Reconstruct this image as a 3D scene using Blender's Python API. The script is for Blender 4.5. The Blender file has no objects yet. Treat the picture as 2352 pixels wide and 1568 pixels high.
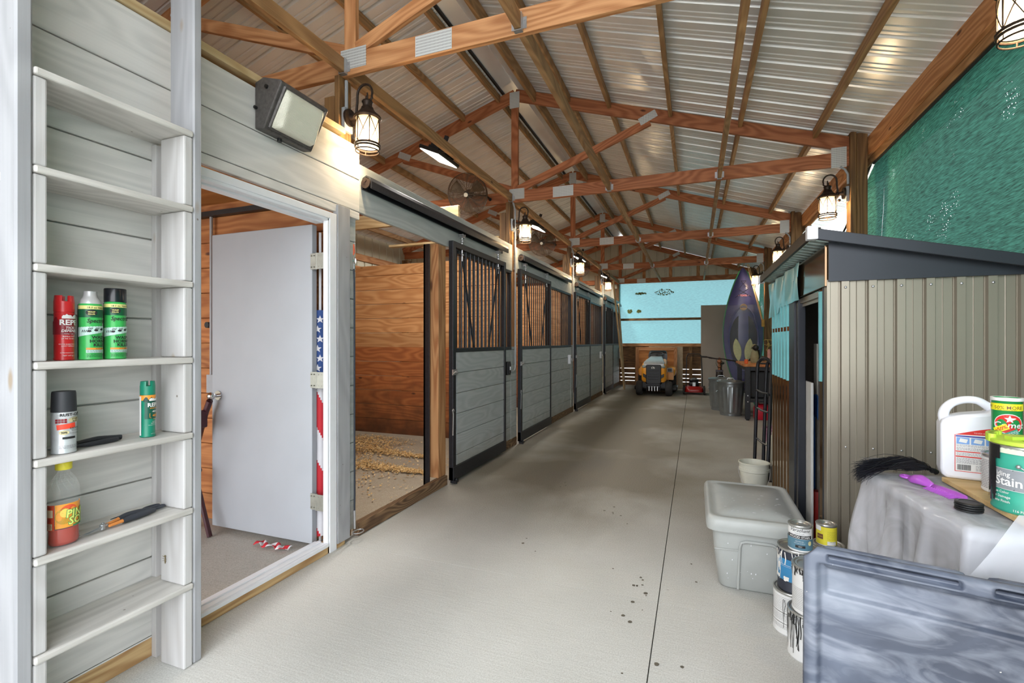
import bpy, bmesh, math, random
from mathutils import Vector, Matrix, Euler
random.seed(7)
PI = math.pi
SC = bpy.context.scene
COL = SC.collection

# ------------------------------------------------------------------ camera, sky, sun, exposure
cam_d = bpy.data.cameras.new('camera'); cam = bpy.data.objects.new('camera', cam_d); COL.objects.link(cam)
cam.location = (0, 0, 1.30); cam.rotation_euler = (PI/2, 0, math.radians(20.835))
cam_d.sensor_width = 36.0; cam_d.lens = 16.852; cam_d.clip_start = 0.05; cam_d.clip_end = 300
SC.camera = cam
SC.view_settings.view_transform = 'Standard'; SC.view_settings.look = 'None'
SC.view_settings.gamma = 1.0; SC.view_settings.use_curve_mapping = False
SC.view_settings.exposure = 1.40
world = bpy.data.worlds.new('World'); SC.world = world; world.use_nodes = True
wn = world.node_tree; wn.nodes.clear()
_bg = wn.nodes.new('ShaderNodeBackground'); _wo = wn.nodes.new('ShaderNodeOutputWorld')
_tc = wn.nodes.new('ShaderNodeTexCoord'); _sx = wn.nodes.new('ShaderNodeSeparateXYZ'); _rp = wn.nodes.new('ShaderNodeValToRGB')
wn.links.new(_tc.outputs['Generated'], _sx.inputs[0]); wn.links.new(_sx.outputs[2], _rp.inputs[0])
_rp.color_ramp.elements[0].position = 0.0; _rp.color_ramp.elements[0].color = (0.95, 0.96, 1.0, 1)
_rp.color_ramp.elements[1].position = 0.7; _rp.color_ramp.elements[1].color = (0.86, 0.92, 1.0, 1)
wn.links.new(_rp.outputs[0], _bg.inputs[0]); wn.links.new(_bg.outputs[0], _wo.inputs[0])
_bg.inputs[1].default_value = 2.4
sun_d = bpy.data.lights.new('sun', 'SUN'); sun = bpy.data.objects.new('sun', sun_d); COL.objects.link(sun)
sun_d.energy = 0.2; sun_d.angle = math.radians(60); sun_d.color = (1.0, 0.96, 0.9)
sun.rotation_euler = Euler((math.radians(50), 0, math.radians(-10)))   # from behind the camera, high
LANTERN_W = 5.0; FIXTURE_W = 19.0; STALL_W = 10.0
SC.cycles.use_denoising = True
SC.cycles.adaptive_threshold = 0.015; SC.cycles.max_bounces = 9; SC.cycles.diffuse_bounces = 5; SC.cycles.transparent_max_bounces = 16
SC.cycles.sample_clamp_indirect = 8.0
SC.cycles.caustics_reflective = False; SC.cycles.caustics_refractive = False

# ------------------------------------------------------------------ helpers: meshes
class B:
    def __init__(s): s.bm = bmesh.new(); s.mi = 0
    def _f(s, vs):
        try:
            f = s.bm.faces.new(vs); f.material_index = s.mi; return f
        except ValueError: return None
    def v(s, p): return s.bm.verts.new(p)
    def poly(s, pts): return s._f([s.v(p) for p in pts])
    def box(s, x0, x1, y0, y1, z0, z1, m=None):
        P = [(x0,y0,z0),(x1,y0,z0),(x1,y1,z0),(x0,y1,z0),(x0,y0,z1),(x1,y0,z1),(x1,y1,z1),(x0,y1,z1)]
        if m is not None: P = [m @ Vector(p) for p in P]
        V = [s.v(p) for p in P]
        for f in ((0,3,2,1),(4,5,6,7),(0,1,5,4),(1,2,6,5),(2,3,7,6),(3,0,4,7)): s._f([V[i] for i in f])
        return s
    def prism(s, poly, axis, a, b):
        def P(u, w, t):
            return {'x': (t,u,w), 'y': (u,t,w), 'z': (u,w,t)}[axis]
        A = [s.v(P(u,w,a)) for u,w in poly]; Bv = [s.v(P(u,w,b)) for u,w in poly]; n = len(poly)
        s._f(A[::-1]); s._f(Bv)
        for i in range(n): s._f([A[i],A[(i+1)%n],Bv[(i+1)%n],Bv[i]])
        return s
    def cyl(s, p0, p1, r0, r1=None, n=12, caps=True):
        if r1 is None: r1 = r0
        p0 = Vector(p0); p1 = Vector(p1); d = (p1-p0).normalized()
        u = d.orthogonal().normalized(); w = d.cross(u)
        A = [s.v(p0+(u*math.cos(2*PI*i/n)+w*math.sin(2*PI*i/n))*r0) for i in range(n)]
        C = [s.v(p1+(u*math.cos(2*PI*i/n)+w*math.sin(2*PI*i/n))*r1) for i in range(n)]
        for i in range(n): s._f([A[i],A[(i+1)%n],C[(i+1)%n],C[i]])
        if caps: s._f(A[::-1]); s._f(C)
        return s
    def tube(s, pts, r, n=8, closed=False, sy=1.0):
        pts = [Vector(p) for p in pts]; N = len(pts); rings = []
        u = None
        for i, p in enumerate(pts):
            if closed: d = (pts[(i+1)%N]-pts[i-1])
            else: d = pts[min(i+1,N-1)]-pts[max(i-1,0)]
            d.normalize()
            if u is None: u = d.orthogonal().normalized()
            u = (u - d*u.dot(d)); u = u.normalized() if u.length > 1e-6 else d.orthogonal().normalized()
            w = d.cross(u); rr = r[i] if isinstance(r, (list, tuple)) else r
            rings.append([s.v(p+(u*math.cos(2*PI*k/n)+w*math.sin(2*PI*k/n)*sy)*rr) for k in range(n)])
        for i in range(N if closed else N-1):
            a = rings[i]; b = rings[(i+1)%N]
            for k in range(n): s._f([a[k],a[(k+1)%n],b[(k+1)%n],b[k]])
        if not closed: s._f(rings[0][::-1]); s._f(rings[-1])
        return s
    def lathe(s, prof, c=(0,0,0), n=24, sx=1, sy=1, pw=None):
        rings = []
        for r, z in prof:
            if r < 1e-6: rings.append([s.v((c[0],c[1],c[2]+z))])
            else:
                ring = []
                for k in range(n):
                    a = 2*PI*k/n; ca, sa = math.cos(a), math.sin(a)
                    if pw: ca = math.copysign(abs(ca)**pw, ca); sa = math.copysign(abs(sa)**pw, sa)
                    ring.append(s.v((c[0]+ca*r*sx, c[1]+sa*r*sy, c[2]+z)))
                rings.append(ring)
        for a, b in zip(rings, rings[1:]):
            if len(a) == 1 and len(b) == 1: continue
            for k in range(n):
                k2 = (k+1)%n
                if len(a) == 1: s._f([a[0],b[k2],b[k]])
                elif len(b) == 1: s._f([a[k],a[k2],b[0]])
                else: s._f([a[k],a[k2],b[k2],b[k]])
        return s
    def ball(s, c, r, n=14, m=8):
        r = r if isinstance(r, (tuple,list)) else (r,r,r)
        prof = [(math.sin(PI*i/m), -math.cos(PI*i/m)) for i in range(m+1)]
        prof[0] = (0,-1); prof[-1] = (0,1)
        rings = []
        for q, z in prof:
            if q == 0: rings.append([s.v((c[0],c[1],c[2]+z*r[2]))])
            else: rings.append([s.v((c[0]+q*r[0]*math.cos(2*PI*k/n), c[1]+q*r[1]*math.sin(2*PI*k/n), c[2]+z*r[2])) for k in range(n)])
        for a, b in zip(rings, rings[1:]):
            for k in range(n):
                k2 = (k+1)%n
                if len(a) == 1: s._f([a[0],b[k2],b[k]])
                elif len(b) == 1: s._f([a[k],a[k2],b[0]])
                else: s._f([a[k],a[k2],b[k2],b[k]])
        return s
    def grid(s, fn, nu, nv):
        V = [[s.v(fn(i/nu, j/nv)) for j in range(nv+1)] for i in range(nu+1)]
        for i in range(nu):
            for j in range(nv): s._f([V[i][j],V[i+1][j],V[i+1][j+1],V[i][j+1]])
        return s
    def xf(s, m, since=0):
        s.bm.verts.ensure_lookup_table()
        for v in list(s.bm.verts)[since:]: v.co = m @ v.co
        return s
    def n(s): return len(s.bm.verts)

def sp(pts, k=5):
    """Catmull-Rom through the points"""
    P_ = [Vector(p) for p in pts]; out = []
    for i in range(len(P_)-1):
        a, b_, c, d = P_[max(i-1,0)], P_[i], P_[i+1], P_[min(i+2,len(P_)-1)]
        for j in range(k):
            t = j/k; out.append(.5*((2*b_)+(c-a)*t+(2*a-5*b_+4*c-d)*t*t+(3*b_-a-3*c+d)*t*t*t))
    return out+[P_[-1]]
def spr(r, k=5):
    out = []
    for a, b_ in zip(r, r[1:]): out += [a+(b_-a)*j/k for j in range(k)]
    return out+[r[-1]]
def ploc(o):
    l = Vector((0,0,0))
    while o is not None: l += o.location; o = o.parent
    return l
def tag(o, label=None, cat=None, group=None, kind=None):
    if label: o['label'] = label
    if cat: o['category'] = cat
    if group: o['group'] = group
    if kind: o['kind'] = kind
    return o
def empty(name, loc, label, cat, group=None):
    o = bpy.data.objects.new(name, None); COL.objects.link(o); o.location = loc; o.empty_display_size = .05
    return tag(o, label, cat, group)
def obj(name, b, mat, parent=None, smooth=False, bev=0, seg=2, solid=0, sub=0, label=None, ang=40):
    """link builder b (world coordinates, or those of an unmoved root) as one mesh object"""
    me = bpy.data.meshes.new(name)
    bmesh.ops.recalc_face_normals(b.bm, faces=b.bm.faces)
    if parent is None:
        xs = [v.co for v in b.bm.verts]
        off = Vector(((min(c.x for c in xs)+max(c.x for c in xs))/2, (min(c.y for c in xs)+max(c.y for c in xs))/2, min(c.z for c in xs)))
    else: off = ploc(parent)
    for v in b.bm.verts: v.co -= off
    b.bm.to_mesh(me); b.bm.free()
    for m in (mat if isinstance(mat, (list,tuple)) else [mat]): me.materials.append(m)
    o = bpy.data.objects.new(name, me); COL.objects.link(o)
    if parent is None: o.location = off
    else: o.parent = parent
    if smooth:
        for p in me.polygons: p.use_smooth = True
        if ang < 180:
            try: me.set_sharp_from_angle(angle=math.radians(ang))
            except Exception: pass
    if solid:
        md = o.modifiers.new('solid','SOLIDIFY'); md.thickness = solid; md.offset = 0
    if bev:
        md = o.modifiers.new('bevel','BEVEL'); md.width = bev; md.segments = seg; md.limit_method = 'ANGLE'; md.angle_limit = math.radians(35)
    if sub:
        md = o.modifiers.new('sub','SUBSURF'); md.levels = sub; md.render_levels = sub
    if label: o['label'] = label
    return o
def timber(name, p0, p1, w, h, mat, parent=None, up=(0,0,1), bev=.003, cut0=None, cut1=None):
    """a sawn board: local X runs along the grain"""
    p0 = Vector(p0); p1 = Vector(p1); d = p1-p0; L = d.length; x = d.normalized(); up = Vector(up)
    if abs(x.dot(up)) > .98: up = Vector((0,1,0)) if abs(x.y) < .9 else Vector((1,0,0))
    z = (up-x*up.dot(x)).normalized(); y = z.cross(x)
    b = B(); b.box(-L/2, L/2, -w/2, w/2, -h/2, h/2)
    me = bpy.data.meshes.new(name); bmesh.ops.recalc_face_normals(b.bm, faces=b.bm.faces); b.bm.to_mesh(me); b.bm.free(); me.materials.append(mat)
    o = bpy.data.objects.new(name, me); COL.objects.link(o)
    R = Matrix((x,y,z)).transposed().to_4x4()
    loc = (p0+p1)/2 - (ploc(parent) if parent else Vector((0,0,0)))
    if parent: o.parent = parent
    o.matrix_basis = Matrix.Translation(loc) @ R
    if bev:
        md = o.modifiers.new('bevel','BEVEL'); md.width = bev; md.segments = 1; md.limit_method = 'ANGLE'
    return o
def dup(o, parent=None, loc=None, rot=None, label=None, group=None):
    c = o.copy(); COL.objects.link(c); c.parent = parent
    if parent is not None: c.matrix_parent_inverse = o.matrix_parent_inverse.copy()
    if loc is not None: c.location = loc
    if rot is not None: c.rotation_euler = rot
    if label: c['label'] = label
    if group: c['group'] = group
    for ch in [x for x in list(o.children)]: dup(ch, c)
    return c
def clip(name): return name

# ------------------------------------------------------------------ helpers: writing
def text_polys(body, size, weight=0.0, shear=0.0, align='CENTER', spacing=1.0, res=2):
    cu = bpy.data.curves.new('t', 'FONT'); cu.body = body; cu.size = size; cu.offset = weight*size; cu.shear = shear
    cu.align_x = align; cu.resolution_u = res; cu.space_character = spacing
    o = bpy.data.objects.new('t', cu); COL.objects.link(o)
    dg = bpy.context.evaluated_depsgraph_get(); dg.update()
    me = bpy.data.meshes.new_from_object(o.evaluated_get(dg))
    V = [tuple(v.co) for v in me.vertices]; Fc = [tuple(p.vertices) for p in me.polygons]
    bpy.data.objects.remove(o); bpy.data.curves.remove(cu); bpy.data.meshes.remove(me)
    return V, Fc
def put_text(b, body, size, fn, weight=0.0, shear=0.0, align='CENTER', sx=1.0, sy=1.0, spacing=1.0, at=(0,0)):
    """fn maps flat (x, z) metres to a point in the place"""
    V, Fc = text_polys(body, size, weight, shear, align, spacing)
    vs = [b.v(fn(v[0]*sx+at[0], v[1]*sy+at[1])) for v in V]
    for f in Fc: b._f([vs[i] for i in f])
def on_can(c, r, a0, z0, lift=.0006):
    return lambda x, z: (c[0]+(r+lift)*math.cos(a0+x/r), c[1]+(r+lift)*math.sin(a0+x/r), c[2]+z0+z)
def on_flat(o, right, up, lift=(0,0,0)):
    o = Vector(o)+Vector(lift); right = Vector(right).normalized(); up = Vector(up).normalized()
    return lambda x, z: o+right*x+up*z
def patch(b, fn, x0, x1, z0, z1, n=10):
    b.grid(lambda u, w: fn(x0+(x1-x0)*u, z0+(z1-z0)*w), n, 1)
def blob(b, fn, cx, cz, rx, rz, n=20, fx=None):
    c = b.v(fn(cx,cz)); R = [b.v(fn(cx+rx*math.cos(2*PI*i/n)*(fx(i) if fx else 1), cz+rz*math.sin(2*PI*i/n)*(fx(i) if fx else 1))) for i in range(n)]
    for i in range(n): b._f([c,R[i],R[(i+1)%n]])

# ------------------------------------------------------------------ helpers: materials
def L(c):
    f = lambda v: (v/12.92 if v <= .04045 else ((v+.055)/1.055)**2.4)
    return tuple(f(x/255.) for x in c)+(1,)
class NT:
    def __init__(s, name):
        s.m = bpy.data.materials.new(name); s.m.use_nodes = True; s.t = s.m.node_tree; s.t.nodes.clear()
        s.out = s.t.nodes.new('ShaderNodeOutputMaterial')
    def n(s, kind, **kw):
        nd = s.t.nodes.new('ShaderNode'+kind)
        for k, v in kw.items():
            if k.startswith('i_'): nd.inputs[k[2:].replace('_',' ')].default_value = v
            else: setattr(nd, k, v)
        return nd
    def l(s, a, b): s.t.links.new(a, b); return s
    def math(s, op, a, b=None, clamp=False):
        nd = s.n('Math', operation=op, use_clamp=clamp)
        for i, x in enumerate((a, b)):
            if x is None: continue
            if isinstance(x, (int,float)): nd.inputs[i].default_value = x
            else: s.l(x, nd.inputs[i])
        return nd.outputs[0]
    def mix(s, f, a, b, mode='MIX'):
        nd = s.n('Mix', data_type='RGBA', blend_type=mode)
        for i, x in ((0,f),(6,a),(7,b)):
            if isinstance(x, (int,float)): nd.inputs[i].default_value = x
            elif isinstance(x, tuple): nd.inputs[i].default_value = x
            else: s.l(x, nd.inputs[i])
        return nd.outputs[2]
    def ramp(s, f, stops):
        nd = s.n('ValToRGB'); e = nd.color_ramp.elements
        e[0].position, e[0].color = stops[0]; e[1].position, e[1].color = stops[-1]
        for p, c in stops[1:-1]:
            x = e.new(p); x.color = c
        s.l(f, nd.inputs[0]); return nd.outputs[0]
    def bsdf(s, col=None, rough=.5, metal=0., bump=None, bs=.2, bd=.01, **kw):
        p = s.n('BsdfPrincipled')
        if col is not None:
            if isinstance(col, tuple): p.inputs['Base Color'].default_value = col
            else: s.l(col, p.inputs['Base Color'])
        if isinstance(rough, (int,float)): p.inputs['Roughness'].default_value = rough
        else: s.l(rough, p.inputs['Roughness'])
        p.inputs['Metallic'].default_value = metal
        for k, v in kw.items(): p.inputs[k.replace('_',' ')].default_value = v
        if bump is not None:
            bn = s.n('Bump'); bn.inputs['Strength'].default_value = bs; bn.inputs['Distance'].default_value = bd
            s.l(bump, bn.inputs['Height']); s.l(bn.outputs[0], p.inputs['Normal'])
        return p
    def done(s, sh): s.l(sh.outputs[0], s.out.inputs[0]); return s.m
def plain(name, c, rough=.5, metal=0., var=.12, scale=18., bs=.05, **kw):
    t = NT(name); tc = t.n('TexCoord'); nz = t.n('TexNoise'); nz.inputs['Scale'].default_value = scale; nz.inputs['Detail'].default_value = 4
    t.l(tc.outputs['Object'], nz.inputs['Vector'])
    c1 = L(c); d = tuple(x*(1-var) for x in c1[:3])+(1,); e = tuple(min(1,x*(1+var)) for x in c1[:3])+(1,)
    col = t.ramp(nz.outputs[0], [(.3,d),(.7,e)])
    return t.done(t.bsdf(col, rough, metal, bump=nz.outputs[0] if bs else None, bs=bs, bd=.003, **kw))
def emit(name, c, strength):
    t = NT(name); e = t.n('Emission'); e.inputs[0].default_value = L(c); e.inputs[1].default_value = strength
    return t.done(e)
def wood(name, c1, c2, c3=None, axis='X', coord='obj', plank=None, z0=0., knots=.5, rough=.65, grain=1., var=.25, stain=None, along=1., specks=0.):
    """sawn wood: growth rings as contours of a stretched noise, fine fibre, knots, a tone per board"""
    t = NT(name); c3 = c3 or tuple(x*.55 for x in c2)
    if coord == 'obj': src = t.n('TexCoord').outputs['Object']
    else: src = t.n('NewGeometry').outputs['Position']
    sep = t.n('SeparateXYZ'); t.l(src, sep.inputs[0])
    X, Y, Z = sep.outputs
    if coord == 'obj': rnd = t.math('MULTIPLY', t.n('ObjectInfo').outputs['Random'], 37.)
    elif plank:
        idx = t.math('FLOOR', t.math('DIVIDE', t.math('SUBTRACT', Z, z0), plank))
        wn_ = t.n('TexWhiteNoise', noise_dimensions='1D'); t.l(idx, wn_.inputs['W']); rnd = t.math('MULTIPLY', wn_.outputs[0], 37.)
    else: rnd = t.math('MULTIPLY', Z, 0.)
    ax = {'X': X, 'Y': Y, 'Z': Z}[axis]; ot = [c for k, c in (('X',X),('Y',Y),('Z',Z)) if k != axis]
    cb = t.n('CombineXYZ')
    t.l(t.math('ADD', t.math('MULTIPLY', ax, along), rnd), cb.inputs[0])
    t.l(t.math('ADD', t.math('MULTIPLY', ot[0], 5.), rnd), cb.inputs[1]); t.l(t.math('MULTIPLY', ot[1], 5.), cb.inputs[2])
    n1 = t.n('TexNoise'); n1.inputs['Scale'].default_value = .9; n1.inputs['Detail'].default_value = 1.5; t.l(cb.outputs[0], n1.inputs['Vector'])
    ring = t.math('SINE', t.math('MULTIPLY', n1.outputs[0], 75.*grain)); ring = t.math('MULTIPLY_ADD' if False else 'MULTIPLY', ring, .5); ring = t.math('ADD', ring, .5)
    sc = t.n('VectorMath', operation='MULTIPLY'); sc.inputs[1].default_value = (2.,22.,22.); t.l(cb.outputs[0], sc.inputs[0])
    n2 = t.n('TexNoise'); n2.inputs['Scale'].default_value = 1.; n2.inputs['Detail'].default_value = 5; t.l(sc.outputs[0], n2.inputs['Vector'])
    f = t.math('ADD', t.math('MULTIPLY', ring, .45), t.math('MULTIPLY', n2.outputs[0], .6))
    col = t.ramp(f, [(.2,L(c1)),(.8,L(c2))])
    vo = t.n('TexVoronoi'); vo.inputs['Scale'].default_value = 1.0; vs = t.n('VectorMath', operation='MULTIPLY'); vs.inputs[1].default_value = (2.6,1.3,1.3)
    t.l(cb.outputs[0], vs.inputs[0]); t.l(vs.outputs[0], vo.inputs['Vector'])
    wv = t.n('SeparateColor'); t.l(vo.outputs['Color'], wv.inputs[0])
    kn = t.math('MULTIPLY', t.ramp(vo.outputs['Distance'], [(.05,(1,1,1,1)),(.11,(0,0,0,1))]), t.math('GREATER_THAN', wv.outputs[0], 1-knots))
    col = t.mix(kn, col, L(c3))
    # a tone per board
    w2 = t.n('TexWhiteNoise', noise_dimensions='1D'); t.l(t.math('ADD', rnd, 3.3), w2.inputs['W'])
    tone = t.math('ADD', t.math('MULTIPLY', w2.outputs[0], var), 1-var*.6)
    cc = t.n('CombineColor'); [t.l(tone, cc.inputs[i]) for i in range(3)]
    col = t.mix(1., col, cc.outputs[0], 'MULTIPLY')
    if specks:
        v3 = t.n('TexVoronoi'); v3.inputs['Scale'].default_value = 16.; t.l(src, v3.inputs['Vector']); s3 = t.n('SeparateColor'); t.l(v3.outputs['Color'], s3.inputs[0])
        n4 = t.n('TexNoise'); n4.inputs['Scale'].default_value = 60.; t.l(src, n4.inputs['Vector'])
        q3 = t.math('ADD', v3.outputs['Distance'], t.math('MULTIPLY', n4.outputs[0], .12))
        m3 = t.math('MULTIPLY', t.ramp(q3, [(.11,(1,1,1,1)),(.14,(0,0,0,1))]), t.math('GREATER_THAN', s3.outputs[0], 1-specks))
        col = t.mix(t.math('MULTIPLY', m3, .8), col, L((96,84,66)))
    if stain:   # (colour, height above the ground it fades out at, amount)
        n3 = t.n('TexNoise'); n3.inputs['Scale'].default_value = 5.; n3.inputs['Detail'].default_value = 5; t.l(src, n3.inputs['Vector'])
        gz = t.math('SUBTRACT', 1., t.math('DIVIDE', Z, stain[1]), clamp=True)
        st = t.math('MULTIPLY', t.math('ADD', gz, t.math('MULTIPLY', t.math('SUBTRACT', n3.outputs[0], .5), 1.6)), stain[2], clamp=True)
        st = t.math('MULTIPLY', st, t.math('GREATER_THAN', gz, 0.001))
        col = t.mix(st, col, L(stain[0]))
    return t.done(t.bsdf(col, rough, bump=n2.outputs[0], bs=.25, bd=.002))
# ------------------------------------------------------------------ materials
W_TRUSS = wood('truss_pine', (212,156,106), (172,114,68), (100,58,32), knots=.3, grain=1.1)
W_TRUSS2 = wood('reddish_truss_pine', (192,122,80), (152,88,52), (92,46,26), knots=.35, grain=1.1)
W_PINE_LO = wood('lower_pine_boards', (182,112,62), (146,82,42), (84,44,22), axis='X', coord='pos', plank=.197, z0=.04, knots=.5, stain=((76,46,26), .80, .85))
W_PURLIN = wood('purlin_pine', (182,142,98), (146,108,70), (80,52,32), knots=.3)
W_POST = wood('treated_post', (142,108,66), (102,72,40), (66,44,26), knots=.2, grain=1.2)
W_RAW = wood('raw_post', (188,142,96), (148,98,58), (92,54,30), knots=.2, grain=1.2)
W_PINE_X = wood('pine_boards', (206,154,104), (176,120,72), (96,52,26), axis='X', coord='pos', plank=.197, z0=.04, knots=.5, stain=((92,50,24), .95, .75))
W_PINE_IN = wood('pine_wall_boards', (188,126,72), (150,88,42), (84,44,20), axis='X', coord='pos', plank=.184, z0=.0, knots=.3, var=.3)
W_WHITE = wood('whitewashed_boards', (222,220,216), (206,205,201), (140,128,112), axis='Y', coord='pos', plank=.203, z0=-.056, knots=.12, rough=.55, var=.06, specks=.30)
W_WHITE_O = wood('whitewashed_timber', (168,169,172), (154,155,158), (150,136,118), knots=.15, rough=.5, var=.05, grain=.8, specks=.25)
W_GREY = wood('grey_painted_boards', (178,183,183), (162,168,168), (128,130,126), axis='Y', coord='pos', plank=.19, z0=.06, knots=.2, rough=.5, var=.06, stain=((128,112,90), .35, .45))
W_GREY_H = wood('grey_painted_header', (186,190,187), (170,174,172), (100,102,100), axis='Y', coord='pos', knots=.2, rough=.5, var=.02)
W_SILL = wood('weathered_sill', (132,104,74), (78,56,38), (44,32,22), axis='Y', coord='pos', knots=.1, rough=.85, grain=2.)
W_SILL_O = wood('weathered_sill_timber', (150,122,88), (104,78,52), (50,36,24), knots=.1, rough=.8, grain=1.6)
W_BASE = wood('treated_base_board', (196,166,120), (158,122,80), (96,66,38), axis='Y', coord='pos', knots=.1, rough=.75, grain=2.)
W_BACK = wood('brown_back_boards', (134,96,58), (92,62,36), (40,26,16), axis='X', coord='pos', plank=.115, z0=.02, knots=.5, rough=.7)
W_BACKY = wood('brown_side_boards', (134,96,58), (92,62,36), (40,26,16), axis='Y', coord='pos', plank=.134, z0=.0, knots=.4, rough=.7)
W_PLY = wood('plywood', (196,134,72), (170,106,50), (110,62,30), axis='X', knots=.1, grain=.6)
W_LUMBER = wood('pale_lumber', (206,182,140), (178,150,106), (120,88,54), knots=.2)
W_WHITE_V = wood('whitewashed_upright', (204,203,202), (188,186,184), (165,150,130), axis='Z', knots=.15, rough=.5, var=.05, grain=.8, specks=.25)
W_WHITE_Y = wood('whitewashed_rung', (212,209,203), (190,187,181), (165,140,110), axis='Y', knots=.15, rough=.5, var=.05, grain=1., specks=.3)
WHITE_P = plain('white_gloss_paint', (232,234,238), .35, var=.02, bs=.02)
DOOR_P = plain('door_enamel', (166,171,177), .38, var=.04, scale=3., bs=.03)
BLACK_M = plain('black_powder_coat', (34,35,40), .42, .2, var=.25, scale=40)
BLACK_P = plain('black_plastic', (24,24,26), .45, var=.2)
GALV = plain('galvanised_steel', (172,176,178), .38, .75, var=.2, scale=30)
ZINC = plain('zinc_fastener', (190,190,192), .35, .8, var=.1)
CHROME = plain('chrome', (200,200,202), .15, 1., var=.05, bs=0)
GREY_PVC = plain('grey_conduit', (158,162,166), .5, var=.06)
BRONZE = plain('rubbed_bronze', (52,40,32), .5, .5, var=.4, scale=60)
def mat_roof():
    t = NT('white_roof_steel'); p = t.n('NewGeometry'); nz = t.n('TexNoise'); nz.inputs['Scale'].default_value = 3.; t.l(p.outputs['Position'], nz.inputs['Vector'])
    return t.done(t.bsdf(t.ramp(nz.outputs[0], [(.3,L((226,226,224))),(.7,L((238,238,237)))]), .26, .2))
ROOF = mat_roof()
def mat_concrete(name='broomed_concrete', c1=(180,180,175), c2=(200,200,196), aisle=True):
    t = NT(name); P = t.n('NewGeometry').outputs['Position']
    def nz(s, d=4, vec=P):
        n_ = t.n('TexNoise'); n_.inputs['Scale'].default_value = s; n_.inputs['Detail'].default_value = d; t.l(vec, n_.inputs['Vector']); return n_.outputs[0]
    col = t.ramp(nz(1.3,6), [(.3,L(c1)),(.7,L(c2))])
    sep = t.n('SeparateXYZ'); t.l(P, sep.inputs[0])
    st = t.n('VectorMath', operation='MULTIPLY'); st.inputs[1].default_value = (9.,90.,1.); t.l(P, st.inputs[0]); br = nz(1.,3,st.outputs[0])
    col = t.mix(.05, col, t.ramp(br, [(.35,L((120,116,106))),(.6,L((225,224,218)))]), 'MIX')
    if aisle:   # trodden dirt down the walkway beyond the first slabs
        far = t.math('MULTIPLY', t.math('SUBTRACT', sep.outputs[1], 2.5), .55, clamp=True)
        band = t.math('SUBTRACT', 1., t.math('MULTIPLY', t.math('ABSOLUTE', t.math('ADD', sep.outputs[0], 1.0)), .55), clamp=True)
        d = t.math('MULTIPLY', t.math('MULTIPLY', far, t.math('ADD', t.math('MULTIPLY', band, .75), .42)), t.ramp(nz(.8,6), [(.25,(.45,.45,.45,1)),(.62,(1,1,1,1))]))
        col = t.mix(t.math('MULTIPLY', d, 1.25, clamp=True), col, L((80,66,38)))
        v2 = t.n('VectorMath', operation='MULTIPLY'); v2.inputs[1].default_value = (1.,.45,1.); t.l(P, v2.inputs[0])
        pt = t.math('MULTIPLY', t.ramp(nz(1.6,5,v2.outputs[0]), [(.52,(0,0,0,1)),(.66,(1,1,1,1))]), t.math('MULTIPLY', far, band))
        col = t.mix(t.math('MULTIPLY', pt, .8), col, L((66,52,34)))
    v = t.n('TexVoronoi'); v.inputs['Scale'].default_value = 9.; t.l(P, v.inputs['Vector']); sc = t.n('SeparateColor'); t.l(v.outputs['Color'], sc.inputs[0])
    sp = t.math('MULTIPLY', t.ramp(v.outputs['Distance'], [(.05,(1,1,1,1)),(.1,(0,0,0,1))]), t.math('MULTIPLY', t.math('GREATER_THAN', sc.outputs[0], .8), t.ramp(nz(.7,2), [(.5,(0,0,0,1)),(.6,(1,1,1,1))])))
    col = t.mix(t.math('MULTIPLY', sp, .5), col, L((105,95,80)))
    col = t.mix(.22, col, t.ramp(nz(170,3), [(.32,L((120,116,106))),(.5,L((196,194,186))),(.68,L((240,240,236)))]))
    return t.done(t.bsdf(col, .8, bump=br, bs=.18, bd=.004))
CONC = mat_concrete()
CONC_IN = mat_concrete('stall_concrete', (140,124,100), (162,148,124), False)
def mat_cloth(name, c, amt, hole=0.0, streak=.3, base=.004):
    t = NT(name); P = t.n('NewGeometry').outputs['Position']
    v = t.n('VectorMath', operation='MULTIPLY'); v.inputs[1].default_value = (14.,14.,150.); t.l(P, v.inputs[0])
    n1 = t.n('TexNoise'); n1.inputs['Scale'].default_value = 1.; n1.inputs['Detail'].default_value = 5; t.l(v.outputs[0], n1.inputs['Vector'])
    n2 = t.n('TexNoise'); n2.inputs['Scale'].default_value = .7; t.l(P, n2.inputs['Vector'])
    a = L(tuple(x*(1-streak) for x in c)); b_ = L(tuple(min(255,x*(1+streak)) for x in c))
    col = t.ramp(n1.outputs[0], [(.3,a),(.7,b_)])
    d = t.n('BsdfDiffuse'); t.l(col, d.inputs[0]); tr = t.n('BsdfTranslucent'); t.l(col, tr.inputs[0])
    tp = t.n('BsdfTransparent'); m1 = t.n('MixShader'); m1.inputs[0].default_value = amt; t.l(d.outputs[0], m1.inputs[1]); t.l(tr.outputs[0], m1.inputs[2])
    # pinholes of daylight where the knit has worn
    vo = t.n('TexVoronoi'); vo.inputs['Scale'].default_value = 55.; t.l(P, vo.inputs['Vector'])
    n3 = t.n('TexNoise'); n3.inputs['Scale'].default_value = 2.2; n3.inputs['Detail'].default_value = 2; t.l(P, n3.inputs['Vector'])
    h = t.math('MULTIPLY', t.ramp(vo.outputs['Distance'], [(.14,(1,1,1,1)),(.22,(0,0,0,1))]), t.ramp(n3.outputs[0], [(.60,(0,0,0,1)),(.68,(1,1,1,1))]))
    h = t.math('ADD', t.math('MULTIPLY', h, hole), base)
    m2 = t.n('MixShader'); t.l(h, m2.inputs[0]); t.l(m1.outputs[0], m2.inputs[1]); t.l(tp.outputs[0], m2.inputs[2])
    return t.done(m2)
CLOTH_R = mat_cloth('green_shade_cloth', (66,126,112), .10, .6)
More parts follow.
